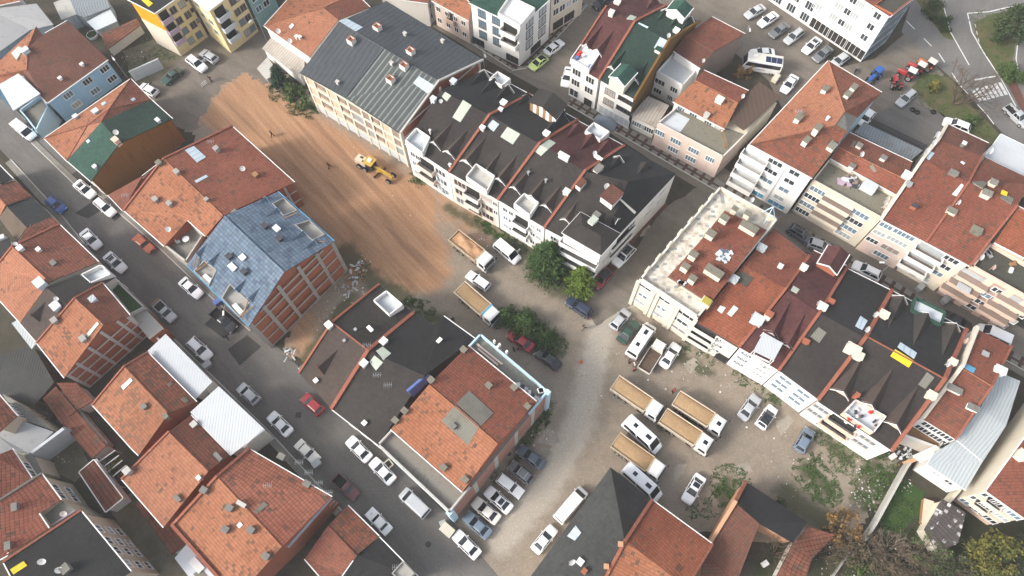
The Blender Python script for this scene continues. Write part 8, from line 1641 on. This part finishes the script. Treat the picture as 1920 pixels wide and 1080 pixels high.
# ------------------------------------------------------------ people
m_plain('skin', (.42, .25, .17), .6, .3, 0, .05); m_plain('hair', (.02, .016, .013), .8, .2, 0, .2)
for k, c in dict(black=(.012, .012, .014), navy=(.015, .02, .045), denim=(.05, .075, .13), red=(.25, .015, .02), grey=(.12, .12, .13), white=(.6, .6, .6), brown=(.07, .045, .03)).items(): m_plain('cloth_'+k, c, .9, .1, 0, .15)
SKN = {}
def skin(verts, edges, name, m, sub=1):
    me = bpy.data.meshes.new(name); me.from_pydata([v[:3] for v in verts], edges, []); o = bpy.data.objects.new(name, me); COL.objects.link(o)
    md = o.modifiers.new('skin', 'SKIN'); md.use_smooth_shade = True; sm = o.modifiers.new('sub', 'SUBSURF'); sm.levels = sub; sm.render_levels = sub
    bpy.context.view_layer.update()
    if not me.skin_vertices: 
        bpy.context.view_layer.objects.active = o; bpy.ops.object.skin_root_mark() if False else None
    sv = me.skin_vertices[0].data if me.skin_vertices else None
    if sv is None:
        bm = bmesh.new(); bm.from_mesh(me); bm.verts.layers.skin.verify(); bm.to_mesh(me); bm.free(); sv = me.skin_vertices[0].data
    for i, v in enumerate(verts): sv[i].radius = (v[3], v[4] if len(v) > 4 else v[3]); sv[i].use_root = (i == 0)
    bpy.context.view_layer.update(); dg = bpy.context.evaluated_depsgraph_get(); dg.update(); r = bpy.data.meshes.new_from_object(o.evaluated_get(dg)); bpy.data.objects.remove(o); r.materials.clear(); r.materials.append(MT[m])
    for p in r.polygons: p.use_smooth = True
    return r
def person(label, t, x, y, yaw, top='black', legs='denim', pose='stand', grp=None):
    c = P(t, x, y); root = empty('person', (c.x, c.y, .02), R(yaw)); tag(root, label, 'person', 'people outdoors')
    key = (top, legs, pose)
    if key not in SKN:
        st = .28 if pose == 'walk' else .04; sw = .30 if pose == 'walk' else .05; bend = .35 if pose == 'bend' else 0
        H_ = lambda z, f=0: (bend*max(0, z-.95)*.9, 0, z-bend*max(0, z-.95)*.35)
        ch, nk, hd0, hd1 = H_(1.28), H_(1.47), H_(1.58), H_(1.72)
        L = lambda s_: [(0, s_*.10, .86, .085), (st*s_*.45+.02, s_*.11, .48, .062), (st*s_, s_*.11, .08, .042), (st*s_+.13, s_*.12, .04, .036)]
        sh = H_(1.41); A = lambda s_: [(sh[0], s_*.20, sh[2], .058), (sh[0]-sw*s_*.5+bend*.3, s_*.25, sh[2]-.28, .044), (sh[0]-sw*s_*.9+.08+bend*.8, s_*.25, sh[2]-.53, .034)]
        v = [(0, 0, .95, .125, .15), (*H_(1.12), .11, .14), (*ch, .12, .16), (*nk, .052), (*hd0, .085, .075), (*hd1, .072, .07)]; e = [(0, 1), (1, 2), (2, 3), (3, 4), (4, 5)]
        for s_ in (-1, 1):
            i = len(v); v += L(s_); e += [(0, i), (i, i+1), (i+1, i+2), (i+2, i+3)]; i = len(v); v += A(s_); e += [(2, i), (i, i+1), (i+1, i+2)]
            w = v[-1]; i = len(v)-1
            for k in range(4): j = len(v); v += [(w[0]+.05, w[1]+(k-1.5)*.02, w[2]-.045, .010), (w[0]+.065+.004*k, w[1]+(k-1.5)*.022, w[2]-.085-.006*(k in (1, 2)), .008)]; e += [(i, j), (j, j+1)]
            j = len(v); v += [(w[0]+.05, w[1]-s_*.04, w[2]-.02, .011), (w[0]+.075, w[1]-s_*.05, w[2]-.05, .009)]; e += [(i, j), (j, j+1)]
        body = skin(v, e, 'person_body', 'skin')
        jv = [(0, 0, .92, .145, .175), (*H_(1.12), .13, .165), (*ch, .14, .185), (*H_(1.44), .075, .09)]; je = [(0, 1), (1, 2), (2, 3)]
        for s_ in (-1, 1): i = len(jv); a_ = A(s_); jv += [(*q[:3], q[3]+.022) for q in a_[:2]] + [(*[a_[1][k]*.12+a_[2][k]*.88 for k in range(3)], .05)]; je += [(2, i), (i, i+1), (i+1, i+2)]
        jacket = skin(jv, je, 'jacket', 'cloth_'+top)
        tv = [(0, 0, .95, .14, .165)]; te = []
        for s_ in (-1, 1): i = len(tv); l_ = L(s_); tv += [(*q[:3], q[3]+.022) for q in l_[:3]]; te += [(0, i), (i, i+1), (i+1, i+2)]
        trousers = skin(tv, te, 'trousers', 'cloth_'+legs)
        hb = MB(); rows = []; cc = Vector(H_(1.69)); 
        for k in range(5): ph = k/4*1.5; rows.append([cc+Vector((math.cos(a)*.098*math.cos(1.5-ph)-.014, math.sin(a)*.09*math.cos(1.5-ph), .118*math.sin(1.5-ph)-.012)) for a in [i*6.283/10 for i in range(10)]])
        hb.grid(rows, 0, True, True); hair = hb.mesh('hair', ['hair'])
        fb = MB(); hc = Vector(H_(1.64))
        for s_ in (-1, 1): fb.box((hc.x+.083, s_*.03, hc.z+.015), .015, .022, .012, 0, 0)
        fb.box((hc.x+.094, 0, hc.z-.03), .03, .02, .04, 0, 1); fb.box((hc.x+.082, 0, hc.z-.062), .016, .045, .01, 0, 2)
        for s_ in (-1, 1): fb.box((hc.x-.005, s_*.085, hc.z-.02), .03, .016, .055, 0, 1)
        sb = MB()
        for s_ in (-1, 1): q = L(s_)[2]; sb.ob((q[0]+.06, q[1], 0), (.13, 0, 0), (0, .048, 0), (0, 0, .085))
        SKN[key] = [('person_body', body), ('jacket', jacket), ('trousers', trousers), ('hair', hair), ('face', fb.mesh('face', ['hair', 'skin', 'redplastic'])), ('shoes', sb.mesh('shoes', ['rubber']))]
    for nm, me in SKN[key]: link(nm, me, root)
    return root
person('person in dark clothes walking on the upper part of the red earth road', 'B', 95, 768, 200, 'black', 'black', 'walk')
person('person in dark clothes walking on the red earth left of the road grader', 'B', 415, 945, 30, 'black', 'brown', 'walk')
person('person in black standing by the white barrier', 'A', 1190, 458, 250, 'black', 'black')
person('person in navy on the street near the dark asphalt patch', 'E', 1215, 840, 100, 'navy', 'navy', 'walk')
person('person in black beside the valley of the charcoal roof', 'F', 1052, 745, 300, 'black', 'black')
person('left of two people in black beside the dark red sedan', 'F', 1375, 905, 40, 'black', 'black')
person('right of two people in dark grey beside the dark red sedan', 'F', 1398, 895, 160, 'grey', 'black')
person('person in black alone on the pale gravel track', 'G', 383, 788, 200, 'black', 'grey', 'walk')
person('person in a dark jacket behind the long white minibus', 'G', 622, 968, 20, 'brown', 'black')
person('person in a white top behind the empty tipper truck', 'G', 648, 985, 180, 'white', 'grey')
person('person in dark red behind the empty tipper truck', 'G', 650, 1012, 120, 'red', 'black')
person('person in red bending over behind a sand truck', 'L', 853, 103, 30, 'red', 'black', 'bend')

for lb, t, x, y, r in (('round dark manhole cover in the street below the silver van', 'K', 918, 912, .42), ('square iron cover in the street left of the bright red hatchback', 'K', 226, 222, .6)):
    c = P(t, x, y); n = 16 if 'round' in lb else 4; m = MB(); m.tube((c.x, c.y, .004), (c.x, c.y, .018), r, None, n); m.tube((c.x, c.y, .018), (c.x, c.y, .024), r*.8, None, n); tag(m.build('manhole_cover', 'asphalt_patch'), lb, 'manhole cover')
for lb, t, x, y, k in (('white garden table on the sunken corner terrace', 'E', 1000, 318, 0), ('white garden chair on the sunken corner terrace', 'E', 955, 328, 1)):
    c = P(t, x, y, 5.62); root = empty('garden_chair' if k else 'garden_table', (c.x, c.y, 5.6), .4); tag(root, lb, 'chair' if k else 'table')
    def add(nm, mb): o = mb.build(nm, 'whitepaint', None); o.parent = root
    m = MB(); z = .45 if k else .72; w_ = .26 if k else .5
    if k: m.ob((0, 0, z), (w_, 0, 0), (0, w_, 0), (0, 0, .05))
    else: m.tube((0, 0, z), (0, 0, z+.05), .55, None, 16)
    add('seat' if k else 'table_top', m)
    if k: m = MB(); m.ob((-.24, 0, .5), (.03, 0, 0), (0, .26, 0), (0, 0, .45)); add('backrest', m)
    for sx in (-1, 1):
        for sy in (-1, 1): m = MB(); m.tube((sx*w_*.7, sy*w_*.7, 0), (sx*w_*.6, sy*w_*.6, z), .03, None, 5); add('leg', m)

for i, (x, y, hh, lb, lm) in enumerate(((560,955,3.0,'brown twiggy bush between the rust shrub and the grey garden wall','leaf_brown'), (760,1010,3.2,'brown bramble thicket between the two grey twiggy shrubs','leaf_brown'), (950,1010,2.8,'dull olive bush just below the slatted dark tile roof','leaf_dark'), (660,1060,2.6,'brown bush at the bottom edge below the grey twiggy shrub','leaf_brown'), (1060,1060,3.0,'olive brown bush at the bottom edge left of the yellow tree','leaf_dark'), (470,960,2.6,'dark brown thicket beside the low red tiled shed','leaf_brown'))):
    bare('bare_shrub', lb, P('M', x, y), hh, hh*.85, 'bark_grey', 9, 4, 60+i, lm, 420, 'shrub', thick=.05)
# ------------------------------------------------------------ thin winter haze
HAZE = 0.00032
hb = MB(); hb.ob((0, 900, -1), (1700, 0, 0), (0, 1700, 0), (0, 0, 107.5)); hz = hb.build('haze', []); tag(hz, None, None, None, 'stuff')
hm = bpy.data.materials.new('haze_air'); hm.use_nodes = True; nt = hm.node_tree; nt.nodes.clear(); ou = nt.nodes.new('ShaderNodeOutputMaterial'); pv = nt.nodes.new('ShaderNodeVolumePrincipled')
pv.inputs['Color'].default_value = (.80, .84, .88, 1); pv.inputs['Density'].default_value = HAZE; pv.inputs['Anisotropy'].default_value = .1; nt.links.new(pv.outputs[0], ou.inputs['Volume']); hz.data.materials.append(hm)
